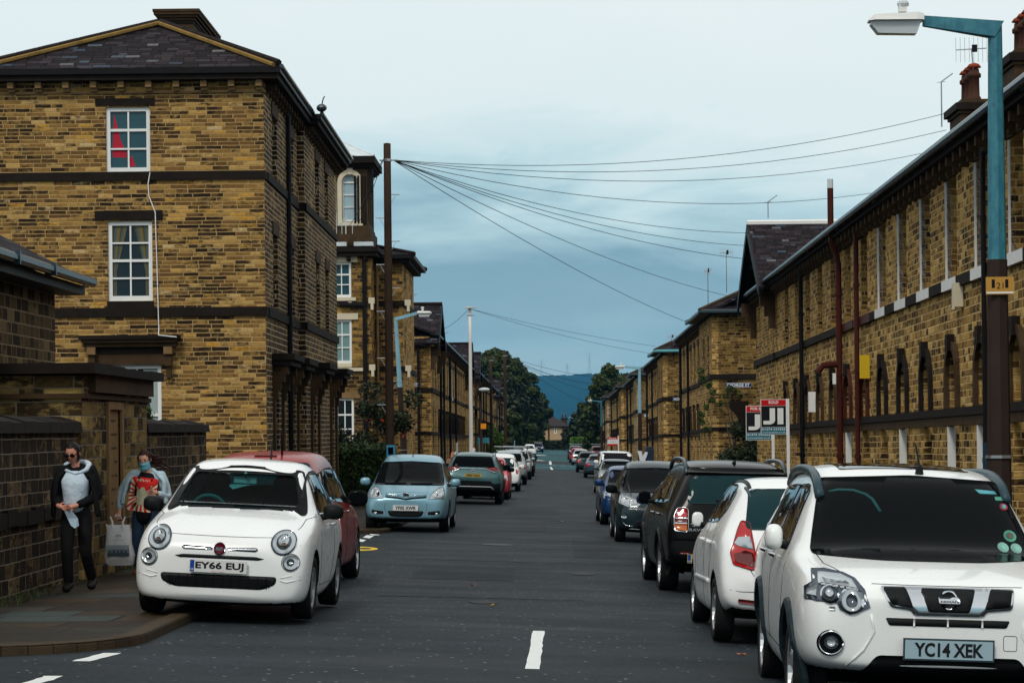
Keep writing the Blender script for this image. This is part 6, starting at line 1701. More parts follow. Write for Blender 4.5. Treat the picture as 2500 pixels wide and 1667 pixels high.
    def patch(s, name, pts, view, mat, off=.009, parent=None, grid=.035, depth=.02, flat=False, label=None):
        """thick panel lying on the body inside an outline drawn in one view"""
        P = []
        for i in range(len(pts)):
            a, b = Vector(pts[i]), Vector(pts[(i + 1) % len(pts)]); k = max(1, int((b - a).length / grid))
            P += [a + (b - a) * j / k for j in range(k)]
        nb = len(P); xs = [p.x for p in P]; zs = [p.y for p in P]
        inner = []
        x = min(xs) + grid * .5
        while x < max(xs):
            z = min(zs) + grid * .5
            while z < max(zs):
                if inside((x, z), [tuple(p) for p in P]) and min((Vector((x, z)) - p).length for p in P) > grid * .45: inner.append(Vector((x, z)))
                z += grid
            x += grid
        V, E, Fc, *_ = delaunay_2d_cdt(P + inner, [(i, (i + 1) % nb) for i in range(nb)], [], 1, 1e-6)
        m = MB(); top = []; low = []
        for v in V:
            h = s.hit(view, v.x, v.y); p, n = h
            top.append(p + n * off); low.append(p - n * depth)
        bnd = {}
        for f in Fc:
            for i in range(len(f)): e = (f[i], f[(i + 1) % len(f)]); bnd[tuple(sorted(e))] = bnd.get(tuple(sorted(e)), 0) + 1
        N = len(top)
        m.add(top + low, [tuple(f) for f in Fc] + [(a, b, b + N, a + N) for (a, b), c in bnd.items() if c == 1], mat)
        o = m.build(name, None, parent or s.root, label=label)
        me = o.data; nf = len(Fc); me.polygons.foreach_set('use_smooth', [i < nf for i in range(len(me.polygons))])
        return s.fin(o)
    def line(s, name, pts, view, w, mat, off=.003, parent=None, closed=False, step=.05, build=True, m=None):
        m = m or MB(); P = []
        q = list(pts) + ([pts[0]] if closed else [])
        for i in range(len(q) - 1):
            a, b = Vector(q[i]), Vector(q[i + 1]); k = max(1, int((b - a).length / step)); P += [a + (b - a) * j / k for j in range(k)]
        P.append(Vector(q[-1])); C = []
        for v in P:
            p, n = s.hit(view, v.x, v.y); C.append(p + n * off)
        m.tube(C, w / 2, mat, 6)
        if build: return s.fin(m.build(name, None, parent or s.root, smooth=True))
    def both(s, name, pts, view, mat, **k):
        a = s.patch(name, pts, view, mat, **k); b = s.patch(name, mir(pts), view, mat, **k); return a, b
    def side(s, name, pts, mat, sides='LR', **k):
        return [s.patch(name, pts, v, mat, **k) for v in sides]
    def plate(s, text, view, cx, cz, mat=PLW, w=.52, h=.111, blue=False, yoff=.03, tsize=.080, tw=.44, shift=0, frame=None, small=None):
        p, n = s.hit(view, cx, cz); m = MB()
        m.box(-w / 2, w / 2, -.006, .012, -h / 2, h / 2, mat)
        if frame: m.box(-w / 2 - .01, w / 2 + .01, -.002, .014, -h / 2 - .01, h / 2 + .01, frame)
        if blue: m.box(-w / 2 + .004, -w / 2 + .042, -.008, -.0062, -h / 2 + .004, h / 2 - .004, PLB); add_text(m, 'GB', .018, -w / 2 + .022, -.0085, -h * .28, PLW)
        add_text(m, text, tsize, .012 if blue else 0, -.0085, shift, PLT, width=tw, bold=.032)
        if small: add_text(m, small, .010, 0, -.0085, -h * .42, RLENS, width=.12)
        o = m.build('number_plate', None, s.root)
        sgn = -1 if view == 'F' else 1
        o.location = Vector((p.x, p.y + sgn * yoff, cz)) + s.z
        if view == 'B': o.rotation_euler = (0, 0, math.pi)
        return o
    def wheels(s, tyre_w=.20, style='alloy', rim_r=None, spokes=5):
        rim_r = rim_r or s.Rw * .66; Rw = s.Rw
        base = None
        for y in s.wy:
            for sd in (-1, 1):
                if base is None:
                    m = MB(); m.smooth = True
                    t = tyre_w / 2
                    m.lathe([(rim_r, -t * .9), (Rw * .93, -t), (Rw * .985, -t * .82), (Rw, -t * .5), (Rw, t * .5), (Rw * .985, t * .82), (Rw * .93, t), (rim_r * 1.02, t * .92), (rim_r, t * .5)], (0, 0, 0), 'X', RUB, 28)
                    w = m.build('wheel', None, s.root)
                    m = MB(); A = ALY if style == 'alloy' else (plain('wheel_trim', (.30, .32, .34), .35, .4) if style == 'trim' else ALD)
                    m.lathe([(rim_r * 1.0, t * .55), (rim_r * 1.01, t * .93), (rim_r * .93, t * .88), (rim_r * .88, t * .45), (rim_r * .3, t * .3)], (0, 0, 0), 'X', A, 28)
                    m.lathe([(rim_r * .9, t * .12), (.01, t * .12)], (0, 0, 0), 'X', TRIM, 20)
                    for k in range(spokes):
                        an = 2 * math.pi * k / spokes + .3; M = Matrix.Rotation(an, 4, 'X')
                        m.add([M @ Vector(p) for p in ((t * .62, -.045, .0), (t * .62, .045, 0), (t * .80, .03, rim_r * .9), (t * .80, -.03, rim_r * .9), (t * .3, -.05, 0), (t * .3, .05, 0), (t * .35, .035, rim_r * .9), (t * .35, -.035, rim_r * .9))], [(0, 1, 2, 3), (0, 3, 7, 4), (1, 5, 6, 2)], A)
                    m.lathe([(.07, t * .35), (.07, t * .68), (.0, t * .72)], (0, 0, 0), 'X', A, 16)
                    r = m.build('rim', None, w); base = (w, r)
                else:
                    w = base[0].copy(); COL.objects.link(w); r = base[1].copy(); COL.objects.link(r); r.parent = w
                w.parent = s.root
                w.location = Vector((sd * (s.W - tyre_w / 2 - .015), y, Rw)) + s.z
                w.rotation_euler = (random.uniform(0, 1) if sd > 0 else 0, 0, 0 if sd > 0 else math.pi)
    def mirrors(s, y, z, mat, size=(.11, .075, .075), out=.12, glass=True, face=1):
        for sd in (-1, 1):
            h = s.hit('R' if sd > 0 else 'L', y, z - .04)
            x = h[0].x; m = MB(); m.smooth = True
            c = Vector((x + sd * (out + .03), y, z)); m.ball(c, size, mat, 14, 10)
            for i, v in enumerate(m.v):
                v = Vector(v); d = v - c
                d.z = math.copysign(abs(d.z / size[2]) ** .7 * size[2], d.z) if abs(d.z) > 1e-5 else 0; d.x = math.copysign(abs(d.x / size[0]) ** .75 * size[0], d.x) if abs(d.x) > 1e-5 else 0
                if d.y > 0: d.y *= .35
                m.v[i] = tuple(c + d)
            m.tube([(x - sd * .02, y, z - .06), (x + sd * out, y, z - .045)], [.035, .025], TRIM, 6)
            o = s.fin(m.build('wing_mirror', None, s.root))
            if glass:
                g = MB(); gy = c.y + size[1] * .40
                P = [(c.x + size[0] * .82 * math.cos(2 * math.pi * k / 16), gy, c.z + size[2] * .8 * math.sin(2 * math.pi * k / 16)) for k in range(16)]
                g.add(P + [(p[0], p[1] - .01, p[2]) for p in P], [list(range(16))], GLS); g.build('mirror_glass', None, o)
    def place(s, x, yn, facing='F', yaw=0.0, roll=0.0, lift=0.0):
        """yn: distance of the end nearest to the camera"""
        place_car(s.root, s.L, x, yn, facing, yaw, roll, lift); return s
def place_car(root, L, x, yn, facing='F', yaw=0.0, roll=0.0, lift=0.0):
    yc = yn + L / 2
    dzy = (gz(x, yc + L * .4) - gz(x, yc - L * .4)) / (L * .8); dzx = (gz(x + .7, yc) - gz(x - .7, yc)) / 1.4 + math.tan(roll)
    ya = Vector((0, 1, dzy)).normalized(); xa = Vector((1, 0, dzx)); za = xa.cross(ya).normalized(); xa = ya.cross(za)
    M = Matrix((xa, ya, za)).transposed().to_4x4()
    M = Matrix.Translation((x, yc, gz(x, yc) + lift)) @ M @ Matrix.Rotation(yaw + (math.pi if facing == 'B' else 0), 4, 'Z')
    root.matrix_world = M; root['L'] = L
def inside(p, poly):
    x, y = p; r = False; n = len(poly); j = n - 1
    for i in range(n):
        xi, yi = poly[i]; xj, yj = poly[j]
        if (yi > y) != (yj > y) and x < (xj - xi) * (y - yi) / (yj - yi + 1e-12) + xi: r = not r
        j = i
    return r

def lamp(c, pts, view, parent=None, inner=(), mat=None, name='headlight', rim=CHR, rimw=.012, base=None):
    o = c.patch(name, pts, view, base or LENSD, off=.008, grid=.05)
    if rim: c.line('lamp_rim', pts, view, rimw, rim, .008, parent=o, closed=True)
    for (q, mt, of) in inner: c.patch('lamp_lens', q, view, mt, off=of, parent=o, grid=.04, depth=.004)
    return o
def two(c, pts, view, inner=(), **k):
    lamp(c, pts, view, inner=inner, **k); lamp(c, mir(pts), view, inner=[(mir(q), mt, of) for q, mt, of in inner], **k)
def handles(c, ys, z, mat):
    for y in ys:
        for v, sd in (('L', -1), ('R', 1)):
            p, n = c.hit(v, y, z); m = MB(); m.tube([p + Vector((0, -.09, 0)) + n * .005, p + Vector((0, -.06, 0)) + n * .035, p + Vector((0, .06, 0)) + n * .035, p + Vector((0, .09, 0)) + n * .005], .014, mat, 6)
            c.fin(m.build('door_handle', None, c.root))
def seams(c, lines, w=.008):
    for view, pts in lines:
        for v in (('L', 'R') if view == 'S' else (view,)): c.line('shut_line', pts, v, w, SEAM, -.001, step=.08)

ST_500 = [(0.00, .23, .60, .52, .50, .62, .40, .03), (0.04, .15, .735, .62, .66, .72, .48, .03), (0.17, .13, .80, .72, .74, .83, .56, .03), (0.45, .13, .81, .80, .775, .92, .60, .04), (0.85, .125, .813, .87, .78, .985, .63, .05),
          (1.00, .125, .813, .90, .78, 1.02, .635, .05), (1.50, .125, .813, .93, .775, 1.38, .57, .05), (1.72, .125, .813, .935, .775, 1.455, .555, .055), (2.1, .125, .813, .94, .77, 1.49, .55, .06), (2.75, .20, .812, .95, .76, 1.46, .54, .06),
          (3.15, .22, .81, .95, .75, 1.36, .50, .07), (3.38, .26, .78, .93, .71, 1.10, .49, .05), (3.52, .30, .74, .78, .64, .84, .44, .03), (3.57, .38, .62, .62, .5, .68, .36, .02)]
ST_SUV = [(0.00, .46, .66, .76, .60, .84, .50, .02), (0.05, .42, .80, .88, .74, .93, .60, .02), (0.22, .38, .875, .95, .80, .985, .68, .025), (0.62, .36, .89, 1.0, .83, 1.05, .70, .03), (1.08, .25, .89, 1.035, .835, 1.10, .72, .035),
          (1.22, .23, .89, 1.05, .835, 1.14, .72, .045), (1.78, .21, .89, 1.07, .835, 1.53, .635, .05), (1.98, .21, .89, 1.075, .835, 1.60, .625, .055), (2.4, .21, .89, 1.09, .83, 1.665, .62, .06), (3.4, .21, .89, 1.10, .83, 1.67, .62, .06),
          (4.15, .35, .885, 1.12, .82, 1.63, .60, .06), (4.42, .38, .88, 1.10, .80, 1.42, .60, .06), (4.56, .42, .86, .98, .78, 1.02, .62, .03), (4.64, .48, .76, .80, .66, .84, .5, .02)]
ST_HAT = [(0.00, .30, .58, .56, .50, .62, .42, .03), (0.05, .22, .71, .68, .64, .73, .50, .03), (0.25, .2, .785, .78, .72, .84, .55, .03), (0.65, .16, .80, .86, .75, .94, .58, .04), (0.85, .16, .80, .90, .76, 1.0, .59, .05), (1.38, .16, .80, .93, .76, 1.36, .55, .05),
          (1.75, .16, .80, .95, .76, 1.46, .54, .06), (2.6, .16, .80, .98, .755, 1.47, .535, .06), (3.08, .22, .795, 1.0, .745, 1.42, .52, .06), (3.34, .25, .785, .98, .73, 1.14, .55, .05), (3.46, .28, .77, .88, .71, .93, .54, .03), (3.54, .30, .74, .62, .66, .66, .5, .02), (3.57, .36, .64, .5, .56, .54, .4, .02)]
ST_MPV = [(0.00, .33, .62, .58, .55, .66, .44, .03), (0.05, .25, .77, .70, .70, .76, .54, .03), (0.30, .22, .86, .80, .78, .88, .62, .04), (0.70, .22, .88, .88, .80, .98, .65, .05), (0.95, .17, .885, .92, .81, 1.03, .66, .06), (1.70, .17, .885, .97, .81, 1.44, .63, .06),
          (2.05, .17, .885, .99, .81, 1.57, .61, .06), (2.5, .17, .885, 1.0, .81, 1.62, .60, .06), (3.4, .17, .885, 1.02, .80, 1.60, .59, .06), (3.98, .24, .875, 1.04, .785, 1.50, .57, .07), (4.20, .28, .86, 1.0, .77, 1.15, .58, .05), (4.31, .32, .82, .80, .72, .84, .52, .03), (4.36, .40, .70, .66, .6, .7, .42, .02)]
ST_SAL = [(0.00, .34, .62, .58, .56, .66, .46, .02), (0.05, .25, .78, .68, .70, .74, .56, .02), (0.35, .21, .87, .78, .79, .84, .64, .03), (0.9, .20, .88, .86, .81, .92, .67, .03), (1.3, .16, .885, .90, .81, .97, .68, .04), (2.0, .16, .885, .93, .81, 1.33, .58, .05), (2.3, .16, .885, .94, .8, 1.41, .56, .05),
          (3.0, .16, .885, .95, .8, 1.43, .55, .05), (3.6, .2, .88, .96, .79, 1.34, .54, .06), (4.15, .22, .875, .95, .78, 1.03, .62, .04), (4.5, .26, .84, .90, .74, .94, .6, .02), (4.58, .34, .72, .7, .62, .74, .5, .02)]
ST_VAN = [(0.00, .38, .70, .70, .62, .80, .5, .02), (0.05, .28, .85, .90, .78, .98, .6, .02), (0.3, .24, .93, 1.0, .86, 1.12, .70, .03), (.75, .24, .95, 1.08, .88, 1.25, .74, .04), (1.5, .24, .95, 1.12, .89, 1.75, .74, .06), (1.9, .24, .95, 1.15, .9, 1.9, .74, .07), (3.4, .24, .95, 1.18, .9, 1.92, .76, .07), (4.5, .26, .95, 1.2, .9, 1.9, .78, .07), (4.75, .3, .94, 1.15, .88, 1.8, .78, .05), (4.8, .36, .85, 1.0, .8, 1.2, .7, .02)]

# --- small white hatchback facing the camera
def small_white():
    WS = rounded([(-.672, .955), (.672, .955), (.64, 1.08), (.545, 1.375), (0, 1.405), (-.545, 1.375), (-.64, 1.08)], .04)
    WI = [(-.60, 1.0), (.60, 1.0), (.50, 1.345), (-.50, 1.345)]
    c = Car('parked_car', 'small rounded white hatchback facing the camera with plate EY66 EUJ', ST_500, .813, (.70, 3.0), .30, PW, cut=((WI, 'F', .97), ([(-.46, 1.07), (.46, 1.07), (.42, 1.30), (-.42, 1.30)], 'B', 1.0)))
    # windscreen: tinted clear pane with a wide black edge
    t = NT('windscreen_clear'); t.nt.nodes.remove(t.p); tr = t.n('ShaderNodeBsdfTransparent'); tr.inputs[0].default_value = (.22, .52, .54, 1); gl = t.n('ShaderNodeBsdfGlossy'); gl.inputs['Roughness'].default_value = .03
    mx = t.n('ShaderNodeMixShader'); fr = t.n('ShaderNodeFresnel'); fr.inputs[0].default_value = 1.12; t.l(fr.outputs[0], mx.inputs[0]); t.l(tr.outputs[0], mx.inputs[1]); t.l(gl.outputs[0], mx.inputs[2]); t.l(mx.outputs[0], t.out.inputs[0])
    m = MB()
    # border ring of black frit built as strips around the opening
    ring_o = WS; gi = rounded([(-.585, 1.03), (.585, 1.03), (.485, 1.325), (-.485, 1.325)], .05)
    P = [Vector(p) for p in ring_o]; Q = [Vector(p) for p in gi]
    n1, n2 = len(P), len(Q); V, E, Fc, *_ = delaunay_2d_cdt(P + Q, [(i, (i + 1) % n1) for i in range(n1)] + [(n1 + i, n1 + (i + 1) % n2) for i in range(n2)], [], 1, 1e-6)
    Fr = [f for f in Fc if not inside(tuple(sum((Vector(V[i]) for i in f), Vector((0, 0))) / 3), gi)]
    m.add([(lambda h: h[0] + h[1] * .008)(c.hit('F', v.x, v.y)) for v in V], Fr, TRIMG); c.fin(m.build('windscreen_surround', None, c.root, smooth=True))
    c.patch('windscreen', gi, 'F', t.mat, off=.007, depth=.001)
    # interior
    m = MB(); IN = plain('car_interior', (.012, .016, .018), .8); IT = plain('interior_teal', (.06, .22, .21), .7)
    m.box(-.62, .62, 1.02, 1.30, .80, .955, IN); m.box(-.66, .66, 1.2, 3.2, .30, .34, IN)
    m.ball((.34, 1.13, .95), (.16, .06, .07), IN, 12, 6)
    c.fin(m.build('dashboard', None, c.root))
    for sx in (-.33, .33):
        m = MB(); m.smooth = True; m.ball((sx, 1.95, .90), (.22, .09, .34), IN, 14, 10); m.ball((sx, 1.95, 1.245), (.12, .055, .095), IN, 12, 8); c.fin(m.build('seat', None, c.root))
    m = MB(); m.ball((.05, 2.7, 1.0), (.5, .1, .22), IN, 12, 8); c.fin(m.build('rear_seat', None, c.root))
    m = MB(); m.smooth = True
    m.tube([(-.33 + .165 * math.cos(R(a)), 1.40 - .05 * math.sin(R(a)), .955 + .15 * math.sin(R(a))) for a in range(0, 361, 15)], .018, IT, 8); m.tube([(-.47, 1.4, .95), (-.33, 1.36, .93), (-.19, 1.4, .95)], .02, IN, 6); c.fin(m.build('steering_wheel', None, c.root))
    m = MB(); m.box(-.12, .10, 1.52, 1.55, 1.235, 1.295, plain('mirror_teal', (.30, .50, .48), .4)); m.tube([(0, 1.5, 1.3), (0, 1.46, 1.335)], .015, IT, 6); c.fin(m.build('rear_view_mirror', None, c.root))
    # side glass
    side = rounded([(1.28, .965), (2.28, .99), (2.28, 1.36), (1.85, 1.375), (1.62, 1.32)], .05)
    c.side('side_window', side, GSIDE); c.side('side_window', rounded([(2.36, .99), (2.95, 1.03), (2.86, 1.27), (2.36, 1.355)], .06), GSIDE)
    c.patch('rear_window', rounded([(-.5, 1.02), (.5, 1.02), (.46, 1.33), (-.46, 1.33)], .05), 'B', t.mat, depth=.001)
    # lamps
    for sx in (-1, 1):
        o = c.patch('headlight', circle(sx * .565, .722, .112), 'F', CHR, off=.010); 
        c.patch('lamp_lens', circle(sx * .565, .722, .099), 'F', LENS, off=.016, parent=o, depth=.004); c.line('lamp_rim', circle(sx * .565, .722, .104), 'F', .010, plain('lamp_seal', (.03, .05, .10), .3), .014, parent=o, closed=True)
        c.patch('lamp_lens', circle(sx * .565, .722, .064), 'F', LENSD, off=.022, parent=o, depth=.004); c.patch('lamp_lens', circle(sx * .56, .728, .046), 'F', LENS, off=.028, parent=o, depth=.004); c.patch('lamp_lens', circle(sx * .555, .735, .018), 'F', CHR, off=.034, parent=o, depth=.004)
        c.patch('lamp_lens', [(sx * .565 + a, .722 + b) for a, b in ((-.03, -.04), (.03, -.04), (.015, -.015), (-.015, -.015))], 'F', plain('painted_lamp_shadow', (.12, .09, .07), .2), off=.031, parent=o, depth=.004)  # not a lens: brown patch painted as a shadow inside the lamp
        o = c.patch('running_light', circle(sx * .645, .548, .072), 'F', CHR, off=.008); c.patch('lamp_lens', circle(sx * .645, .548, .062), 'F', LENS, off=.013, parent=o, depth=.004); c.patch('lamp_lens', circle(sx * .642, .55, .032), 'F', LENSD, off=.017, parent=o, depth=.003); c.patch('lamp_lens', circle(sx * .642, .55, .018), 'F', CHR, off=.020, parent=o, depth=.003)
        c.line('lamp_rim', circle(sx * .645, .548, .080), 'F', .006, SEAM, .002, parent=o, closed=True)
    # badge and chrome moustache
    o = c.patch('badge', circle(0, .645, .054), 'F', CHR, off=.014, grid=.03); c.patch('badge_face', circle(0, .645, .044), 'F', plain('badge_maroon', (.10, .004, .015), .35), off=.018, parent=o, grid=.03, depth=.003)
    p, n = c.hit('F', 0, .645); m = MB(); add_text(m, 'FIAT', .034, 0, p.y - .026, .645, CHR, width=.064, bold=.04); m.build('badge_letters', None, o)
    for sx in (-1, 1):
        a = rounded([(sx * .065, .633), (sx * .065, .657), (sx * .33, .668), (sx * .35, .650), (sx * .33, .632)], .012); a = a if sx > 0 else a
        o = c.patch('chrome_bar', a, 'F', plain('bar_edge', (.02, .03, .05), .2), off=.007, grid=.04); c.patch('chrome_bar_face', rounded([(sx * .07, .638), (sx * .07, .652), (sx * .325, .661), (sx * .338, .650), (sx * .325, .637)], .008), 'F', CHR, off=.011, parent=o, grid=.04, depth=.003)
    c.patch('upper_intake', rounded([(-.41, .572), (-.33, .588), (.33, .588), (.41, .572), (.36, .556), (-.36, .556)], .01), 'F', TRIM, off=.003)
    c.patch('lower_grille', rounded([(-.53, .415), (.53, .415), (.52, .345), (.40, .292), (-.40, .292), (-.52, .345)], .05), 'F', TRIM, off=.004)
    m = MB()
    for i in range(12):
        x = -.44 + .08 * i; h = c.hit('F', x, .35)[0]
        c.line('', [(x, .30), (x, .405)], 'F', .006, TRIMG, .008, build=False, m=m)
    for z in (.32, .34, .36, .38): c.line('', [(-.47, z), (.47, z)], 'F', .005, TRIMG, .008, build=False, m=m)
    c.fin(m.build('grille_mesh', None, c.root))
    for sx in (-1, 1):
        c.line('bumper_crease', [(sx * .56, .385), (sx * .62, .37), (sx * .74, .405)], 'F', .012, PW, .002); c.line('bumper_crease', [(sx * .56, .405), (sx * .65, .43), (sx * .74, .42)], 'F', .010, PW, .002)
    c.plate('EY66 EUJ', 'F', 0, .487, blue=True, small='Glyn Hopkin', yoff=.035)
    seams(c, (('F', [(-.72, .70), (-.66, .735)]), ('F', [(-.46, .765), (-.3, .76), (0, .757), (.3, .76), (.46, .765)]), ('F', [(.72, .70), (.66, .735)]), ('S', [(1.20, .93), (1.14, .70), (1.2, .30)]), ('S', [(2.32, 1.0), (2.36, .6), (2.15, .32)]), ('S', [(1.2, .30), (2.15, .30)]), ('S', [(.42, .84), (.9, .93), (1.15, .955)])))
    seams(c, (('F', [(0.05, .468 - .05), (.05, .41)]),)) if False else None
    c.patch('roof_edge_strip', [(.575, 1.2), (.59, 1.2), (.56, 2.9), (.545, 2.9)], 'T', TRIM); c.patch('roof_edge_strip', [(-.59, 1.6), (-.575, 1.6), (-.545, 2.9), (-.56, 2.9)], 'T', TRIM) if False else None
    m = MB()
    for a, b in (((-.45, .985), (-.02, 1.0)), ((.05, .985), (.5, 1.0))): c.line('', [a, b], 'F', .018, TRIM, .018, build=False, m=m)
    c.fin(m.build('wiper', None, c.root))
    m = MB(); p, n = c.hit('T', .05, 2.9); m.tube([p, p + Vector((0, .1, .28))], [.012, .005], TRIM, 6); c.fin(m.build('aerial', None, c.root))
    c.mirrors(1.42, 1.0, TRIM, (.10, .08, .075), .09); handles(c, (2.1,), .86, CHR)
    c.side('rear_lamp', rounded([(3.2, .65), (3.36, .66), (3.3, .92), (3.2, .9)], .03), RLENS)
    c.wheels(.185, 'trim', .19, 7)
    return c
small_white().place(-3.02, 20.75, 'F', yaw=R(-.4), roll=R(-1.8), lift=.028)

# --- big white off-roader at the right
def big_white():
    WS = rounded([(-.735, 1.07), (-.3, 1.055), (.3, 1.055), (.735, 1.07), (.70, 1.2), (.605, 1.555), (0, 1.585), (-.605, 1.555), (-.70, 1.2)], .04)
    c = Car('parked_car', 'large white off roader with roof rails facing the camera, plate YC14 XEK, nearest right', ST_SUV, .89, (.86, 3.49), .35, PW2, arch=.06, arch_trim=plain('arch_grey', (.012, .022, .028), .5))
    c.patch('windscreen', WS, 'F', GLS, off=.006)
    sw = rounded([(1.72, 1.10), (2.55, 1.115), (2.55, 1.50), (2.18, 1.51), (2.0, 1.46)], .04); sw2 = rounded([(2.63, 1.115), (3.50, 1.13), (3.50, 1.49), (2.63, 1.50)], .04); sw3 = rounded([(3.58, 1.13), (4.15, 1.16), (4.02, 1.45), (3.58, 1.48)], .05)
    for w in (sw, sw2, sw3): c.side('side_window', w, GSIDE)
    c.side('window_trim', [(2.555, 1.11), (2.625, 1.11), (2.625, 1.50), (2.555, 1.50)], TRIMG, off=.004)
    c.patch('rear_window', rounded([(-.6, 1.12), (.6, 1.12), (.55, 1.5), (-.55, 1.5)], .05), 'B', GLS)
    # headlights
    HL = [(-.835, .835), (-.66, .825), (-.645, .79), (-.585, .76), (-.535, .775), (-.47, .805), (-.50, .90), (-.545, .96), (-.60, .985), (-.70, 1.0), (-.775, .995), (-.79, .93), (-.83, .90)]
    inn = [([(-.76, .925), (-.54, .905), (-.565, .95), (-.62, .975), (-.75, .982)], LENS, .014), (circle(-.575, .835, .075), CHR, .014), (circle(-.575, .835, .060), LENS, .020), (circle(-.575, .835, .034), LENSD, .025), (circle(-.70, .868, .052), CHR, .014), (circle(-.70, .868, .040), LENSD, .020), (circle(-.70, .872, .020), LENS, .025),
           ([(-.822, .86), (-.775, .855), (-.765, .92), (-.815, .895)], LENS, .014)]
    inn += [([(-.745 + .035 * i, .912 - .004 * i), (-.722 + .035 * i, .910 - .004 * i), (-.722 + .035 * i, .922 - .004 * i), (-.745 + .035 * i, .924 - .004 * i)], CHR, .019) for i in range(6)]
    two(c, HL, 'F', inn, rim=plain('lamp_seal', (.03, .05, .10), .3), rimw=.010)
    # grille
    GO = [(-.405, .925), (.395, .925), (.375, .81), (.225, .795), (.205, .765), (-.205, .765), (-.225, .795), (-.345, .81)]
    g = c.patch('grille', rounded(GO, .02), 'F', CHR, off=.010)
    for q in (rounded([(-.390, .912), (-.255, .914), (-.210, .808), (-.338, .824)], .015), rounded([(-.165, .912), (.160, .912), (.120, .785), (-.120, .785)], .015), rounded([(.250, .914), (.382, .912), (.362, .824), (.212, .808)], .015)):
        c.patch('grille_opening', q, 'F', TRIM, off=.020, parent=g, depth=.003)
    o = c.patch('badge', circle(0, .852, .052), 'F', CHR, off=.024, parent=None, grid=.03)
    c.patch('badge_face', circle(0, .852, .040), 'F', TRIM, off=.027, parent=o, grid=.03, depth=.002); c.patch('badge_bar', rect(-.064, .064, .840, .864, .006), 'F', CHR, off=.033, parent=o, grid=.04, depth=.004)
    p, n = c.hit('F', 0, .852); m = MB(); add_text(m, 'NISSAN', .014, 0, p.y - .042, .852, PLT, width=.105, bold=.03); m.build('badge_letters', None, o)
    g = c.patch('lower_intake', rounded([(-.375, .745), (.365, .745), (.345, .70), (-.352, .70)], .012), 'F', TRIM, off=.004)
    for x in (-.205, -.005, .20): c.patch('divider', [(x - .005, .70), (x + .005, .70), (x + .005, .745), (x - .005, .745)], 'F', PW2, off=.012, parent=g)
    c.patch('lower_bumper', [(-.40, .445), (-.54, .38), (.54, .38), (.40, .445), (.38, .545), (-.38, .545)][::1] if False else rounded([(-.55, .36), (.55, .36), (.42, .520), (-.42, .520)], .03), 'F', TRIM, off=.006)
    for sx in (-1, 1):
        o = c.patch('fog_lamp', circle(sx * .695, .585, .078), 'F', TRIMG, off=.008); c.line('lamp_rim', circle(sx * .69, .585, .068), 'F', .014, CHR, .012, parent=o, closed=True); c.patch('lamp_lens', circle(sx * .69, .588, .040), 'F', LENSD, off=.013, parent=o, depth=.003); c.patch('lamp_lens', circle(sx * .69, .588, .024), 'F', LENS, off=.018, parent=o, depth=.003)
        c.patch('washer_cover', rect(sx * .69 - .018, sx * .69 + .018, .775, .80, .004), 'F', PLG, off=.004)
    c.line('towing_cover', rounded([(.33, .655), (.41, .655), (.41, .565), (.33, .565)], .015), 'F', .004, SEAM, 0, closed=True)
    c.plate('YC14 XEK', 'F', 0, .565, PLG2, yoff=.04, frame=plain('plate_frame', (.03, .05, .06), .4), tsize=.084, tw=.41)
    c.line('bumper_crease', [(-.46, .76), (-.44, .66), (-.50, .55), (-.60, .45)], 'F', .02, PW2, .0); c.line('bumper_crease', [(.46, .76), (.44, .66), (.50, .55), (.60, .45)], 'F', .02, PW2, .0)
    seams(c, (('F', [(-.45, .94), (-.2, .937), (.2, .937), (.45, .94)]), ('T', [(-.70, 1.1), (-.685, .7), (-.60, .35)]), ('T', [(.70, 1.1), (.685, .7), (.60, .35)]), ('S', [(1.55, 1.06), (1.50, .8), (1.52, .42)]), ('S', [(2.59, 1.1), (2.59, .42)]), ('S', [(3.5, 1.12), (3.45, .9), (3.1, .45)]), ('S', [(1.52, .42), (3.1, .43)])))
    # roof: rails, sun roof, aerial
    RL = plain('rail_grey', (.03, .06, .075), .35)
    for sd in (-1, 1):
        m = MB(); m.smooth = True; P = []
        for i in range(13):
            y = 1.72 + 2.4 * i / 12; p, n = c.hit('T', sd * .625, y); P.append(p + Vector((0, 0, .015 + .035 * math.sin(math.pi * min(1, i / 3.0) / 2) * (1 if i < 11 else (12 - i) / 2))))
        m.tube(P, .034, RL, 8); c.fin(m.build('roof_rail', None, c.root))
    c.patch('sunroof', rounded([(-.45, 2.2), (.45, 2.2), (.45, 3.4), (-.45, 3.4)], .06), 'T', GSIDE, off=.004)
    m = MB(); p, n = c.hit('T', .08, 2.02); m.lathe([(.03, 0), (.022, .05), (.008, .06)], p, 'Z', TRIM, 8); m.tube([p + Vector((0, 0, .05)), p + Vector((-.015, .12, .21))], [.009, .006], TRIM, 6); c.fin(m.build('aerial', None, c.root))
    # stickers and a faint reflection arc painted as a teal strip on the glass
    m = MB(); GR = plain('sticker_green', (.08, .30, .22), .5); GR2 = plain('sticker_pale', (.22, .45, .38), .5); CY = plain('sticker_cyan', (.10, .36, .42), .5); RD = plain('sticker_red', (.35, .05, .07), .5)
    st = c.patch('window_sticker', circle(.585, 1.205, .042, 20, .036), 'F', GR, off=.009, depth=.002); c.patch('sticker_centre', circle(.585, 1.205, .025, 14, .02), 'F', plain('sticker_brown', (.10, .09, .07), .5), off=.012, parent=st, depth=.002)
    for x, z in ((.52, 1.135), (.605, 1.13)): c.patch('window_sticker', circle(x, z, .036, 20, .030), 'F', GR2, off=.009, depth=.002)
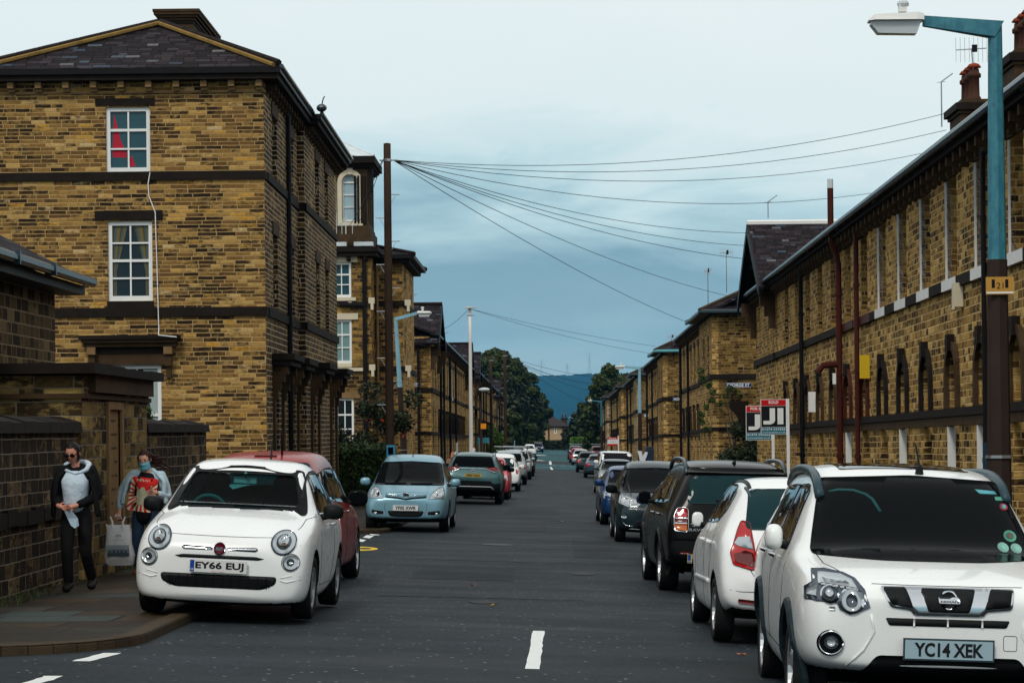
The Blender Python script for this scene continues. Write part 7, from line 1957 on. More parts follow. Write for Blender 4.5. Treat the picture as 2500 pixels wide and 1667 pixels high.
    c.patch('window_sticker', [(.42, 1.50), (.555, 1.49), (.565, 1.47), (.45, 1.472)], 'F', CY, off=.009, depth=.002); c.patch('window_sticker', rect(.545, .60, 1.43, 1.455, .008), 'F', GR, off=.009, depth=.002); st = c.patch('window_sticker', circle(.59, 1.39, .028, 14, .022), 'F', RD, off=.009, depth=.002); c.patch('sticker_centre', circle(.59, 1.39, .014, 8), 'F', CY, off=.012, parent=st, depth=.002)
    c.line('painted_glass_reflection', [(-.56, 1.46), (-.50, 1.475), (-.40, 1.475), (-.32, 1.45), (-.28, 1.42), (-.24, 1.34)], 'F', .030, plain('reflection_arc_teal', (.008, .06, .065), .5), .0) 
    c.mirrors(1.78, 1.15, PW2, (.062, .09, .088), .075); handles(c, (2.42, 3.28), 1.0, CHR)
    c.side('rear_lamp', rounded([(4.42, .85), (4.56, .86), (4.5, 1.35), (4.38, 1.36)], .03), RLENS)
    c.wheels(.22, 'alloy', .235, 6)
    return c
big_white().place(2.41, 13.75, 'F', yaw=R(-1.4), roll=0, lift=-.05)

# --- small white hatch, rear to the camera
def white_rear():
    c = Car('parked_car', 'small white hatchback seen from behind with tall red tail lamp, second on the right', ST_HAT, .80, (.60, 2.98), .285, PW, sc=(1, 1, 1))
    c.patch('rear_window', rounded([(-.56, 1.0), (.56, 1.0), (.50, 1.345), (0, 1.36), (-.50, 1.345)], .06), 'B', GLT)
    c.patch('painted_window_reflection', circle(.0, 1.15, .2, 20, .13), 'B', plain('reflection_oval_teal', (.03, .13, .15), .1), off=.0075, depth=.002)  # paler teal oval painted on the rear glass as a reflection
    TL = [(-.69, .80), (-.665, .70), (-.50, .655), (-.455, .672), (-.50, .96), (-.515, 1.06), (-.585, 1.075), (-.62, 1.0)]
    inn = [([(-.655, .88), (-.62, .93), (-.52, .94), (-.505, .89), (-.49, .83), (-.56, .84), (-.625, .86)], LENS, .014), ([(-.66, .79), (-.64, .72), (-.50, .68), (-.475, .69), (-.495, .80), (-.56, .82)], RLD, .013)]
    two(c, rounded(TL, .02), 'B', inn, name='tail_lamp', base=RLENS, rim=plain('lamp_seal_red', (.15, .01, .01), .3), rimw=.008)
    c.side('side_window', rounded([(1.15, 1.0), (1.92, 1.02), (1.92, 1.38), (1.62, 1.37)], .05), GSIDE); c.side('side_window', rounded([(1.99, 1.02), (2.62, 1.05), (2.85, 1.16), (2.78, 1.30), (2.5, 1.38), (1.99, 1.385)], .07), GSIDE)
    p, n = c.hit('B', -.25, .93); m = MB(); add_text(m, 'HYUNDAI', .035, 0, 0, 0, CHR, width=.30, bold=.03); o = m.build('badge_letters', None, c.root); o.location = Vector((p.x, p.y + .008, .915)) + c.z; o.rotation_euler = (R(-8), 0, math.pi)
    c.plate('YJ09 KSD', 'B', 0, .70, PLY)
    c.both('reflector', rounded([(-.62, .375), (-.36, .35), (-.36, .385), (-.5, .40), (-.62, .41)], .01), 'B', RLD)
    seams(c, (('B', [(-.52, .66), (-.47, .58), (-.3, .52), (.3, .52), (.47, .58), (.52, .66)]), ('B', [(-.78, .50), (-.6, .47), (.6, .47), (.78, .50)]), ('S', [(1.95, 1.02), (1.97, .7), (1.95, .28)]), ('S', [(1.08, .95), (1.02, .7), (1.05, .3)]), ('S', [(2.7, 1.0), (2.68, .75), (2.55, .55)])))
    for s_ in (-1, 1): c.line('side_moulding', [(1.1, .49), (1.9, .50), (2.5, .51)], 'R' if s_ > 0 else 'L', .05, PW, -.006)
    c.patch('roof_strip', [(-.52, 1.5), (-.49, 1.5), (-.47, 3.0), (-.50, 3.0)], 'T', TRIM); c.patch('roof_strip', [(.49, 1.5), (.52, 1.5), (.50, 3.0), (.47, 3.0)], 'T', TRIM)
    for sd in (-1, 1): c.line('roof_edge', [(sd * .515, 2.9), (sd * .50, 3.08), (sd * .49, 3.15)], 'T', .03, plain('edge_grey', (.05, .08, .09), .4), .0)
    c.patch('windscreen', rounded([(-.62, .98), (.62, .98), (.53, 1.36), (-.53, 1.36)], .05), 'F', GLS)
    c.both('headlight', rounded([(-.7, .66), (-.5, .6), (-.42, .7), (-.6, .8)], .03), 'F', LENS)
    c.mirrors(1.15, 1.03, PW, (.055, .05, .068), .06, False); handles(c, (1.80, 2.55), .86, PW)
    c.wheels(.17, 'alloy', .19, 5)
    return c
white_rear().place(2.195, 19.75, 'B', yaw=R(0.8))

# --- black off-roader, rear to the camera
def suv_rear(name, label, mat, sc, kind, text, pm, plx, glass, H=None):
    ST = [(y, zb, w, zs, ws, zt, wt, dr) for (y, zb, w, zs, ws, zt, wt, dr) in ST_SUV]
    c = Car('parked_car', label, ST, .89, (.86, 3.45), .35, mat, sc=sc, arch_trim=TRIM)
    return c
def black_suv():
    c = suv_rear('', 'black off roader seen from behind with red and amber tail lamp, third on the right', PBLK, (1.01, .95, 1.01), 0, 0, 0, 0, 0)
    L = c.L
    c.patch('rear_window', rounded([(-.64, 1.135), (.64, 1.135), (.58, 1.47), (0, 1.49), (-.58, 1.47)], .05), 'B', GLT); c.patch('spoiler', [(-.62, 1.50), (.62, 1.50), (.60, 1.56), (-.60, 1.56)], 'B', PBLK, off=.03)
    c.line('wiper', [(.0, 1.16), (-.28, 1.175)], 'B', .02, TRIM, .02)
    TL = rounded([(-.80, .80), (-.65, .785), (-.625, .80), (-.625, 1.06), (-.66, 1.085), (-.75, 1.075), (-.79, 1.0)], .025)
    two(c, TL, 'B', [([(-.785, .96), (-.64, .965), (-.64, 1.06), (-.67, 1.07), (-.74, 1.06)], RLENS, .014), ([(-.79, .90), (-.64, .90), (-.64, .945), (-.785, .945)], RLD, .014), ([(-.785, .815), (-.64, .80), (-.64, .885), (-.79, .885)], ALENS, .014)], name='tail_lamp', base=CHR, rim=CHR, rimw=.012)
    c.plate('YC04 UDS', 'B', -.37, .46, PLY, blue=True)
    for s_, t_, z_, wd in ((-.56, 'O', .88, .075), (-.53, 'RAV4', .815, .17)):
        p, n = c.hit('B', s_, z_); m = MB()
        if t_ == 'O': m.tube([(.034 * math.cos(R(a)), 0, .022 * math.sin(R(a))) for a in range(0, 361, 30)], .004, CHR, 5); m.tube([(.012 * math.cos(R(a)), -.002, .02 * math.sin(R(a))) for a in range(0, 361, 30)], .003, CHR, 5); m.tube([(.026 * math.cos(R(a)), -.002, .01 + .008 * math.sin(R(a))) for a in range(0, 361, 30)], .003, CHR, 5)
        else: add_text(m, t_, .036, 0, 0, 0, CHR, width=wd, bold=.03)
        o = m.build('badge', None, c.root); o.location = Vector((p.x, p.y + .012, z_)) + c.z; o.rotation_euler = (0, 0, math.pi)
    for w in (rounded([(1.65, 1.10), (2.4, 1.11), (2.4, 1.48), (2.1, 1.49), (1.9, 1.45)], .04), rounded([(2.46, 1.11), (3.2, 1.12), (3.2, 1.46), (2.46, 1.48)], .04), rounded([(3.27, 1.12), (3.85, 1.16), (3.75, 1.42), (3.27, 1.455)], .05)): c.side('side_window', w, GSIDE)
    for sd in (-1, 1):
        m = MB(); m.smooth = True; P = []
        for i in range(13):
            y = 1.7 + 2.25 * i / 12; p, n = c.hit('T', sd * .62, y); P.append(p + Vector((0, 0, .01 + .085 * math.sin(math.pi * min(1, i / 2.0, (12 - i) / 2.0) / 2))))
        m.tube(P, .028, plain('rail_black_blue', (.02, .045, .055), .3), 8); c.fin(m.build('roof_rail', None, c.root))
    c.patch('rear_bumper', [(-.84, .44), (.84, .44), (.82, .70), (-.82, .70)], 'B', TRIM, off=.02); c.both('reflector', rect(-.72, -.60, .52, .55), 'B', RLD, off=.024)
    seams(c, (('B', [(-.60, .72), (-.62, 1.1), (-.60, 1.5)]), ('B', [(.60, .72), (.62, 1.1), (.60, 1.5)]), ('S', [(2.43, 1.1), (2.43, .42)]), ('S', [(1.5, 1.05), (1.45, .45)])))
    m = MB(); p, n = c.hit('T', 0, 3.7); m.add([p + Vector(q) for q in ((-.03, 0, 0), (.03, 0, 0), (0, .12, .0), (0, .10, .05))], [(0, 1, 3), (0, 3, 2), (1, 2, 3)], TRIM); c.fin(m.build('aerial', None, c.root))
    c.patch('windscreen', rounded([(-.72, 1.07), (.72, 1.07), (.6, 1.54), (-.6, 1.54)], .05), 'F', GLS); c.mirrors(1.62, 1.16, TRIMG, (.085, .06, .08), .10); handles(c, (2.3, 3.1), .97, CHR)
    c.wheels(.235, 'alloy', .245, 5)
    return c
black_suv().place(2.22, 28.3, 'B', yaw=R(2.2))

# --- deep red people carrier, rear to the camera, behind the small white car
def mpv_sides(c, k=1.0):
    for w in (rounded([(1.55, .98), (2.3, 1.0), (2.3, 1.42), (2.05, 1.42), (1.75, 1.27)], .05), rounded([(2.37, 1.0), (3.15, 1.02), (3.15, 1.41), (2.37, 1.43)], .05), rounded([(3.22, 1.02), (3.85, 1.06), (3.75, 1.34), (3.22, 1.405)], .07)): c.side('side_window', [(y, z * k) for y, z in w], GSIDE)
    seams(c, (('S', [(2.33, 1.0), (2.33, .28)]), ('S', [(1.45, .95), (1.38, .3)]), ('S', [(3.2, 1.0), (3.15, .8), (2.9, .35)])))
def red_mpv():
    c = Car('parked_car', 'deep red people carrier seen from behind, tucked behind the small white car', ST_MPV, .885, (.80, 3.40), .315, PRED, sc=(.99, .96, 1.03))
    c.patch('rear_window', rounded([(-.62, 1.04), (.62, 1.04), (.55, 1.50), (0, 1.53), (-.55, 1.50)], .06), 'B', GLT)
    c.patch('brake_light', rounded([(-.14, 1.58), (.14, 1.58), (.13, 1.60), (-.13, 1.60)], .008), 'B', RLD, off=.012)
    two(c, rounded([(.60, .80), (.80, .84), (.80, 1.02), (.68, 1.04), (.60, .98)], .03), 'B', [(rounded([(.64, .93), (.78, .95), (.78, 1.0), (.66, 1.01)], .01), LENS, .014), (rounded([(.64, .84), (.78, .87), (.78, .92), (.64, .9)], .01), RLD, .014)], name='tail_lamp', base=RLENS, rim=None)
    mpv_sides(c, 1.02)
    c.patch('windscreen', rounded([(-.7, 1.0), (.7, 1.0), (.6, 1.5), (-.6, 1.5)], .05), 'F', GLS)
    for x, y in ((-.18, 3.4), (.22, 3.2)):
        m = MB(); p, n = c.hit('T', x, y); m.tube([p, p + Vector((0, .12, .26 if x < 0 else .34))], [.014, .006], TRIM, 6); c.fin(m.build('aerial', None, c.root)); break
    c.plate('FN13 OKL', 'B', 0, .72, PLY); c.mirrors(1.35, 1.06, TRIMG, (.13, .08, .10), .10); handles(c, (2.2, 3.05), .90, CHR)
    seams(c, (('B', [(-.58, 1.02), (-.60, .6), (.60, .6), (.58, 1.02)]),))
    c.wheels(.205, 'alloy', .215, 5); return c
red_mpv().place(-3.42, 26.9, 'B', yaw=R(-.6))

# --- pale blue people carrier facing the camera
def blue_mpv():
    c = Car('parked_car', 'pale ice blue people carrier facing the camera with plate YF05 XWR', ST_MPV, .885, (.80, 3.55), .315, PSIL)
    c.patch('windscreen', rounded([(-.745, .965), (.745, .965), (.72, 1.07), (.625, 1.43), (0, 1.46), (-.625, 1.43), (-.72, 1.07)], .04), 'F', GLS)
    c.patch('rear_window', rounded([(-.6, 1.05), (.6, 1.05), (.54, 1.45), (-.54, 1.45)], .06), 'B', GLS); mpv_sides(c)
    HL = rounded([(-.79, .70), (-.775, .86), (-.72, .945), (-.655, .93), (-.56, .85), (-.465, .69)], .03)
    two(c, HL, 'F', [(rounded([(-.76, .72), (-.75, .83), (-.62, .86), (-.52, .72)], .03), LENS, .014), (circle(-.60, .77, .05), CHR, .018), (circle(-.70, .79, .045), LENS, .018), (rounded([(-.755, .85), (-.72, .915), (-.66, .905), (-.66, .87)], .01), ALENS if False else LENS, .014)], rim=plain('lamp_seal_grey', (.12, .16, .18), .3), rimw=.006, base=LENS)
    g = c.patch('grille', rounded([(-.42, .765), (-.12, .745), (0, .715), (.12, .745), (.42, .765), (.42, .715), (.30, .70), (.10, .68), (0, .665), (-.10, .68), (-.30, .70), (-.42, .715)], .012), 'F', TRIM, off=.004)
    c.line('grille_bar', [(-.43, .745), (-.12, .722), (0, .695), (.12, .722), (.43, .745)], 'F', .016, PSIL, .010, parent=g); c.line('grille_bar', [(-.43, .775), (-.15, .765), (-.08, .80), (0, .815), (.08, .80), (.15, .765), (.43, .775)], 'F', .012, CHR, .006, parent=g)
    p, n = c.hit('F', 0, .765); m = MB()
    for ax, az, r_, zz in ((.062, .042, .006, 0), (.022, .040, .005, 0), (.046, .016, .005, .018)): m.tube([(ax * math.cos(R(a)), 0, zz + az * math.sin(R(a))) for a in range(0, 361, 20)], r_, CHR if r_ > .0055 else CHR, 6)
    m.ball((0, .012, 0), (.055, .01, .037), TRIM, 12, 6)
    o = m.build('badge', None, c.root); o.location = Vector((0, p.y - .03, .765)) + c.z
    c.plate('YF05 XWR', 'F', 0, .505, yoff=.03, tsize=.075, tw=.43)
    c.patch('lower_grille', rounded([(-.38, .445), (.38, .445), (.34, .345), (.25, .325), (-.25, .325), (-.34, .345)], .03), 'F', TRIM, off=.004)
    for sx in (-1, 1):
        q = [(sx * .46, .43), (sx * .70, .46), (sx * .71, .40), (sx * .60, .37), (sx * .46, .37)]
        o = c.patch('fog_recess', rounded(q, .02), 'F', TRIM, off=.004); c.patch('fog_lamp', circle(sx * .63, .415, .030, 14), 'F', CHR, off=.010, parent=o, grid=.03)
    c.line('hood_crease', [(-.40, .80), (-.46, .9), (-.40, .96)], 'F', .012, PSIL, -.001); c.line('hood_crease', [(.40, .80), (.46, .9), (.40, .96)], 'F', .012, PSIL, -.001)
    seams(c, (('F', [(-.50, .80), (-.12, .83), (.12, .83), (.50, .80)]), ('F', [(-.42, .67), (-.44, .50), (-.38, .33)]), ('F', [(.42, .67), (.44, .50), (.38, .33)])))
    m = MB()
    for a, b in (((-.5, .99), (-.05, 1.0)), ((.05, .985), (.5, .995))): c.line('', [a, b], 'F', .02, TRIM, .016, build=False, m=m)
    c.fin(m.build('wiper', None, c.root))
    m = MB(); p, n = c.hit('T', 0, 2.1); m.tube([p, p + Vector((0, .1, .14))], [.012, .005], TRIM, 6); c.fin(m.build('aerial', None, c.root))
    c.mirrors(1.35, 1.02, PSIL, (.11, .075, .085), .14); handles(c, (2.2, 3.05), .88, PSIL); c.wheels(.205, 'alloy', .21, 5); return c
bm_ = blue_mpv(); bm_.place(-2.98, 47.4, 'F', yaw=R(-.3))

# --- teal off-roader, rear to the camera
def teal_suv():
    c = suv_rear('', 'teal green off roader seen from behind with yellow plate YE69 NGZ', PTEAL, (1.04, 1.0, .985), 0, 0, 0, 0, 0)
    c.patch('rear_window', rounded([(-.68, 1.17), (.68, 1.17), (.56, 1.50), (-.56, 1.50)], .05), 'B', GLS)
    TL = rounded([(-.80, 1.03), (-.38, 1.10), (-.36, 1.14), (-.62, 1.18), (-.80, 1.16)], .02)
    two(c, TL, 'B', [(rounded([(-.78, 1.13), (-.40, 1.125), (-.60, 1.165)], .005), RLENS, .014)], name='tail_lamp', base=RLD, rim=None)
    c.line('chrome_strip', [(-.72, 1.0), (-.52, 1.06), (-.42, 1.115), (.42, 1.115), (.52, 1.06), (.72, 1.0)], 'B', .03, CHR, .012)
    p, n = c.hit('B', 0, 1.03); m = MB(); m.tube([(.06 * math.cos(R(a)), 0, .04 * math.sin(R(a))) for a in range(0, 361, 30)], .008, CHR, 5); m.tube([(.022 * math.cos(R(a)), 0, .038 * math.sin(R(a))) for a in range(0, 361, 30)], .006, CHR, 5); o = m.build('badge', None, c.root); o.location = Vector((p.x, p.y + .02, 1.04)) + c.z; o.rotation_euler = (0, 0, math.pi)
    c.plate('YE69 NGZ', 'B', 0, .915, PLY, yoff=.03); c.patch('rear_bumper', [(-.86, .42), (.86, .42), (.84, .68), (.62, .66), (.55, .74), (-.55, .74), (-.62, .66), (-.84, .68)], 'B', TRIM, off=.02); c.line('skid_plate', [(-.66, .48), (-.56, .56), (.56, .56), (.66, .48)], 'B', .04, PLG, .025)
    for w in (rounded([(1.72, 1.10), (2.55, 1.115), (2.55, 1.49), (2.18, 1.50), (2.0, 1.46)], .04), rounded([(2.63, 1.115), (3.50, 1.13), (3.50, 1.47), (2.63, 1.49)], .04)): c.side('side_window', w, GSIDE)
    for sd in (-1, 1):
        m = MB(); P = [c.hit('T', sd * .62, 1.8 + 2.3 * i / 8)[0] + Vector((0, 0, .04)) for i in range(9)]; m.tube(P, .025, PLG, 6); c.fin(m.build('roof_rail', None, c.root))
    c.patch('windscreen', rounded([(-.72, 1.07), (.72, 1.07), (.6, 1.54), (-.6, 1.54)], .05), 'F', GLS)
    c.mirrors(1.72, 1.15, TRIMG, (.12, .08, .10), .13); c.wheels(.235, 'alloy', .245, 5); return c
teal_suv().place(-2.42, 71.8, 'B')

# --- dark teal people carrier facing the camera on the right
def dark_mpv():
    c = Car('parked_car', 'dark teal people carrier facing the camera with big clear headlights on the right', ST_MPV, .885, (.78, 3.35), .315, PDT, sc=(.98, .94, 1.0), )
    c.patch('windscreen', rounded([(-.75, .98), (.75, .98), (.64, 1.44), (0, 1.47), (-.64, 1.44)], .05), 'F', GLS); c.patch('rear_window', rounded([(-.6, 1.05), (.6, 1.05), (.54, 1.45), (-.54, 1.45)], .06), 'B', GLS); mpv_sides(c)
    HL = rounded([(-.80, .77), (-.76, .93), (-.68, .945), (-.42, .82), (-.38, .76), (-.44, .70), (-.62, .70)], .03)
    two(c, HL, 'F', [(rounded([(-.77, .78), (-.74, .90), (-.50, .83), (-.43, .76), (-.60, .72)], .03), LENS, .014), (circle(-.56, .775, .045), CHR, .019), (circle(-.68, .81, .045), CHR, .019)], base=LENS, rim=CHR, rimw=.006)
    for sx in (-1, 1):
        c.patch('fog_lamp', circle(sx * .70, .515, .05, 16, .032), 'F', LENS, off=.01); c.line('chrome_strip', [(sx * .52, .66), (sx * .20, .655)], 'F', .012, CHR, .006)
    c.patch('lower_grille', rounded([(-.48, .44), (.48, .44), (.44, .30), (-.44, .30)], .04), 'F', TRIM, off=.004); c.patch('grille', rounded([(-.3, .665), (.3, .665), (.28, .60), (-.28, .60)], .02), 'F', TRIM, off=.004); c.line('grille_bar', [(-.3, .64), (0, .67), (.3, .64)], 'F', .014, CHR, .01)
    c.line('bumper_strip', [(-.72, .40), (-.66, .345), (-.5, .33)], 'F', .012, CHR, .006); c.line('bumper_strip', [(-.60, .28), (-.2, .27), (.6, .28)], 'F', .018, PLG, .004); c.plate('YD60 VFU', 'F', 0, .50)
    c.mirrors(1.30, 1.03, TRIMG, (.12, .075, .09), .12); c.wheels(.205, 'alloy', .22, 7); return c
dark_mpv().place(2.12, 44.8, 'F', yaw=R(.6))

# --- generic fronts and rears for the cars farther down the street
def simple(label, st, W, wh, Rw, mat, sc, end, lampc=None, plate=('', PLW), glass=GLS, mirrors=None, trimc=None, tall=False, rails=False):
    c = Car('parked_car', label, st, W, wh, Rw, mat, sc=sc)
    L = c.L; kz = sc[2]; kx = sc[0]
    zi = {id(ST_HAT): (.98, 1.35, .62, .52, 1.12), id(ST_MPV): (1.0, 1.45, .70, .60, 1.3), id(ST_SUV): (1.10, 1.54, .72, .60, 1.75), id(ST_SAL): (.98, 1.32, .68, .54, 1.6), id(ST_500): (.97, 1.37, .66, .53, 1.3), id(ST_VAN): (1.28, 1.80, .78, .68, 1.4)}[id(st)]
    z0, z1, w0, w1, ym = zi; z0 *= kz; z1 *= kz; w0 *= kx; w1 *= kx
    c.patch('windscreen', rounded([(-w0, z0), (w0, z0), (w1, z1), (-w1, z1)], .05), 'F', GLS, grid=.12)
    c.patch('rear_window', rounded([(-w0 * .9, z0 + .03), (w0 * .9, z0 + .03), (w1 * .95, z1 - .03), (-w1 * .95, z1 - .03)], .05), 'B', glass, grid=.12)
    a, b = ym + .15, L * .88; mid = (a + b) / 2 + .1
    zt = z1 - .02
    c.side('side_window', rounded([(a, z0 + .01), (mid - .03, z0 + .02), (mid - .03, zt), (a + .55, zt - .05)], .05), GSIDE, grid=.12); c.side('side_window', rounded([(mid + .03, z0 + .02), (b, z0 + .06), (b - .15, zt - .06), (mid + .03, zt)], .06), GSIDE, grid=.12)
    zh = (z0 - .28); ww = W * kx
    hl = rounded([(-ww * .93, zh - .02), (-ww * .88, zh + .14), (-ww * .58, zh + .06), (-ww * .52, zh - .06), (-ww * .75, zh - .08)], .03)
    c.both('headlight', hl, 'F', LENS, grid=.08); c.patch('grille', rounded([(-ww * .42, zh - .10), (ww * .42, zh - .10), (ww * .46, zh + .02), (-ww * .46, zh + .02)], .03), 'F', TRIM, off=.004, grid=.12); c.patch('lower_grille', rounded([(-ww * .6, .30), (ww * .6, .30), (ww * .62, .42), (-ww * .62, .42)], .03), 'F', TRIM, off=.004, grid=.12)
    if end == 'tall': tl = rounded([(-ww * .90, z0 - .22), (-ww * .80, z0 - .24), (-ww * .72, z1 * .93), (-ww * .80, z1 * .95), (-ww * .90, z0)], .03)
    else: tl = rounded([(-ww * .92, zh - .02), (-ww * .90, zh + .16), (-ww * .62, zh + .15), (-ww * .60, zh)], .03)
    c.both('tail_lamp', tl, 'B', RLENS, grid=.08)
    c.patch('rear_bumper', rounded([(-ww * .85, .33), (ww * .85, .33), (ww * .85, .42), (-ww * .85, .42)], .02), 'B', TRIM, off=.006, grid=.15)
    c.plate('YN08 LTO' if not plate[0] else plate[0], 'B', 0, zh - .02 if end != 'low' else .5, PLY); c.plate(plate[0] or 'YK57 HVB', 'F', 0, .50, PLW)
    c.mirrors(ym, z0 + .05, mirrors or mat, (.11, .07, .08), .10, False)
    if rails:
        for sd in (-1, 1):
            m = MB(); P = [c.hit('T', sd * w1, 1.8 + (L - 2.5) * i / 8)[0] + Vector((0, 0, .055)) for i in range(9)]; m.tube(P, .025, ALY, 6); c.fin(m.build('roof_rail', None, c.root))
    c.wheels(.2, 'alloy', Rw * .66, 5)
    return c
rc = simple('bright red small hatchback facing the camera, half hidden by the teal off roader', ST_HAT, .80, (.62, 3.0), .29, PRED2, (1.02, 1.05, 1.0), 'low', mirrors=TRIMG); rc.place(-2.18, 78.6, 'F', yaw=R(-.5))
wt_ = simple('white hatchback from behind with tall red lamps, beyond the teal off roader', ST_MPV, .885, (.75, 3.1), .31, PW, (.97, .92, .95), 'tall', glass=GLT); wt_.place(-2.05, 92.5, 'B')
es = simple('white estate car from behind with raised roof bars on the left', ST_SUV, .89, (.86, 3.49), .33, PLG, (.98, 1.0, .97), 'low', rails=True); es.place(-1.95, 108.0, 'B')
m = MB(); p = es.hit('T', 0, 3.4)[0]; m.tube([(-.72, 3.5, p.z + .16), (.72, 3.5, p.z + .16)], .03, ALY, 6); m.tube([(-.72, 2.3, p.z + .16), (.72, 2.3, p.z + .16)], .03, ALY, 6)
for x in (-.6, .6):
    for y in (2.3, 3.5): m.tube([(x, y, p.z), (x, y, p.z + .16)], .02, TRIM, 5)
es.fin(m.build('roof_bar', None, es.root))
bl1 = simple('dark navy hatchback from behind, half hidden between the black and the dark teal cars', ST_HAT, .80, (.62, 3.0), .29, PNAV, (1.03, 1.07, .95), 'low'); bl1.place(2.36, 35.8, 'B')
co = simple('bright blue small hatchback facing the camera beyond the dark teal people carrier', ST_HAT, .80, (.62, 3.0), .30, PBLU, (1.05, 1.08, .98), 'low', mirrors=PBLU); co.place(2.02, 55.2, 'F', yaw=R(1.0))
mc = simple('slate grey saloon facing the camera in front of the white van', ST_SAL, .885, (.88, 3.68), .32, PGRY, (1.0, 1.0, 1.0), 'low'); mc.place(2.72, 91.5, 'F', yaw=R(.8))
vn = simple('white van facing the camera behind the slate grey saloon', ST_VAN, .95, (.9, 3.9), .33, PW, (.97, 1.0, .90), 'low'); vn.place(3.05, 104.0, 'F', yaw=R(.8))
tbl = {}
for c_ in bpy.data.objects:
    if c_.parent: tbl.setdefault(c_.parent.name, []).append(c_)
def repaint(src, label, old, new, x, yn, facing, yaw=0.0, lift=0.0):
    r_ = copy_tree(src.root, None, tbl); r_['label'] = label
    def rec(o):
        for ch in o.children:
            rec(ch)
            if ch.type == 'MESH':
                for sl in ch.material_slots:
                    if sl.material == old: sl.link = 'OBJECT'; sl.material = new
    bpy.context.view_layer.update()
    rec(r_); place_car(r_, src.L, x, yn, facing, yaw, 0, lift); return r_
repaint(es, 'silver car facing the camera with pale mirrors behind the estate with roof bars', PLG, PLG, -1.85, 124, 'F').name
repaint(wt_, 'black hatchback facing the camera, ninth car on the left', PW, PBLK, -1.75, 136, 'F')
repaint(rc, 'dark blue hatchback with pale mirror, tenth car down the left kerb', PRED2, PGB, -1.75, 150, 'F')
repaint(wt_, 'far white hatchback from behind just before the road tables', PW, PW, -2.5, 290, 'B')
repaint(es, 'farthest dark blue car facing the camera at the end of the left kerb', PLG, PNAV, -1.8, 372, 'F', lift=.03)
repaint(mc, 'blue grey hatch backed saloon from behind beyond the white van', PGRY, PGB, 2.95, 136, 'B')
repaint(rc, 'dark teal small car far down the right kerb', PRED2, PDT, 2.65, 158, 'B')
repaint(rc, 'silver small car from behind with red lamps, far right kerb', PRED2, PLG, 2.7, 196, 'B')
repaint(rc, 'distant red small car from behind, far right kerb', PRED2, PRED2, 2.75, 222, 'B')
repaint(es, 'farthest right dark estate with pale roof rails', PLG, PGB, 2.85, 248, 'B')
repaint(es, 'dark maroon car parked in the side street on the far right', PLG, PMAR, 5.2, 243, 'B')
# ------------------------------------------------------------------ people
def skinned(name, nodes, edges, mat, parent, root=0, sub=2, extra=None, flat=1.0):
    me = bpy.data.meshes.new('sk'); me.from_pydata([n[0] for n in nodes], edges, [])
    ob = bpy.data.objects.new('sk', me); COL.objects.link(ob)
    ob.modifiers.new('s', 'SKIN'); sl = me.skin_vertices[0].data
    for i, n in enumerate(nodes):
        r = n[1]; sl[i].radius = r if isinstance(r, tuple) else (r, r); sl[i].use_root = (i == root)
    sm = ob.modifiers.new('u', 'SUBSURF'); sm.levels = sub; sm.render_levels = sub
    dg = bpy.context.evaluated_depsgraph_get(); dg.update()
    r = bpy.data.meshes.new_from_object(ob.evaluated_get(dg)); bpy.data.objects.remove(ob)
    V = [tuple(v.co) for v in r.vertices]; Fs = [tuple(p.vertices) for p in r.polygons]; bpy.data.meshes.remove(r)
    m = MB(); m.add(V, Fs, mat)
    if extra: extra(m)
    return m.build(name, None, parent, smooth=True)
def head_geo(m, c, M, skin, lipm, browm, eyes=True, s=1.0):
    V = []; n, k = 18, 24
    for i in range(n + 1):
        th = math.pi * i / n
        for j in range(k):
            ph = 2 * math.pi * j / k
            d = Vector((math.sin(th) * math.sin(ph), -math.sin(th) * math.cos(ph), math.cos(th)))
            p = Vector((d.x * .074, d.y * .094, d.z * .115)); f = max(0, -d.y)
            if d.z < 0: p.x *= 1 - .34 * (-d.z) ** 1.2; p.y *= 1 - .16 * (-d.z) ** 2 if d.y < 0 else 1 - .35 * -d.z
            p.y -= .020 * math.exp(-(d.x / .16) ** 2 - ((d.z + .12) / .2) ** 2) * (f > .3)
            p.y -= .008 * math.exp(-(d.x / .3) ** 2 - ((d.z + .80) / .18) ** 2) * (f > .1)
            p.y += .010 * math.exp(-((abs(d.x) - .38) / .17) ** 2 - ((d.z - .10) / .13) ** 2) * (f > .3)
            p.y -= .005 * math.exp(-(d.x / .28) ** 2 - ((d.z + .42) / .08) ** 2) * (f > .3)
            V.append(c + M @ (p * s))
    m.add(V, [(i * k + j, i * k + (j + 1) % k, (i + 1) * k + (j + 1) % k, (i + 1) * k + j) for i in range(n) for j in range(k)], skin)
    for sx in (-1, 1):
        o = len(m.v); m.ball((sx * .076, .005, -.005), (.010, .018, .030), skin, 8, 6)
        if eyes: m.ball((sx * .029, -.080, .012), (.012, .006, .006), lipm['eye'], 8, 6)
        m.ball((sx * .030, -.086, .034), (.018, .005, .004), browm, 8, 4)
        m.v[o:] = [tuple(c + M @ (Vector(v) * s)) for v in m.v[o:]]
    o = len(m.v); m.ball((0, -.088, -.052), (.022, .007, .007), lipm['lip'], 8, 5); m.v[o:] = [tuple(c + M @ (Vector(v) * s)) for v in m.v[o:]]
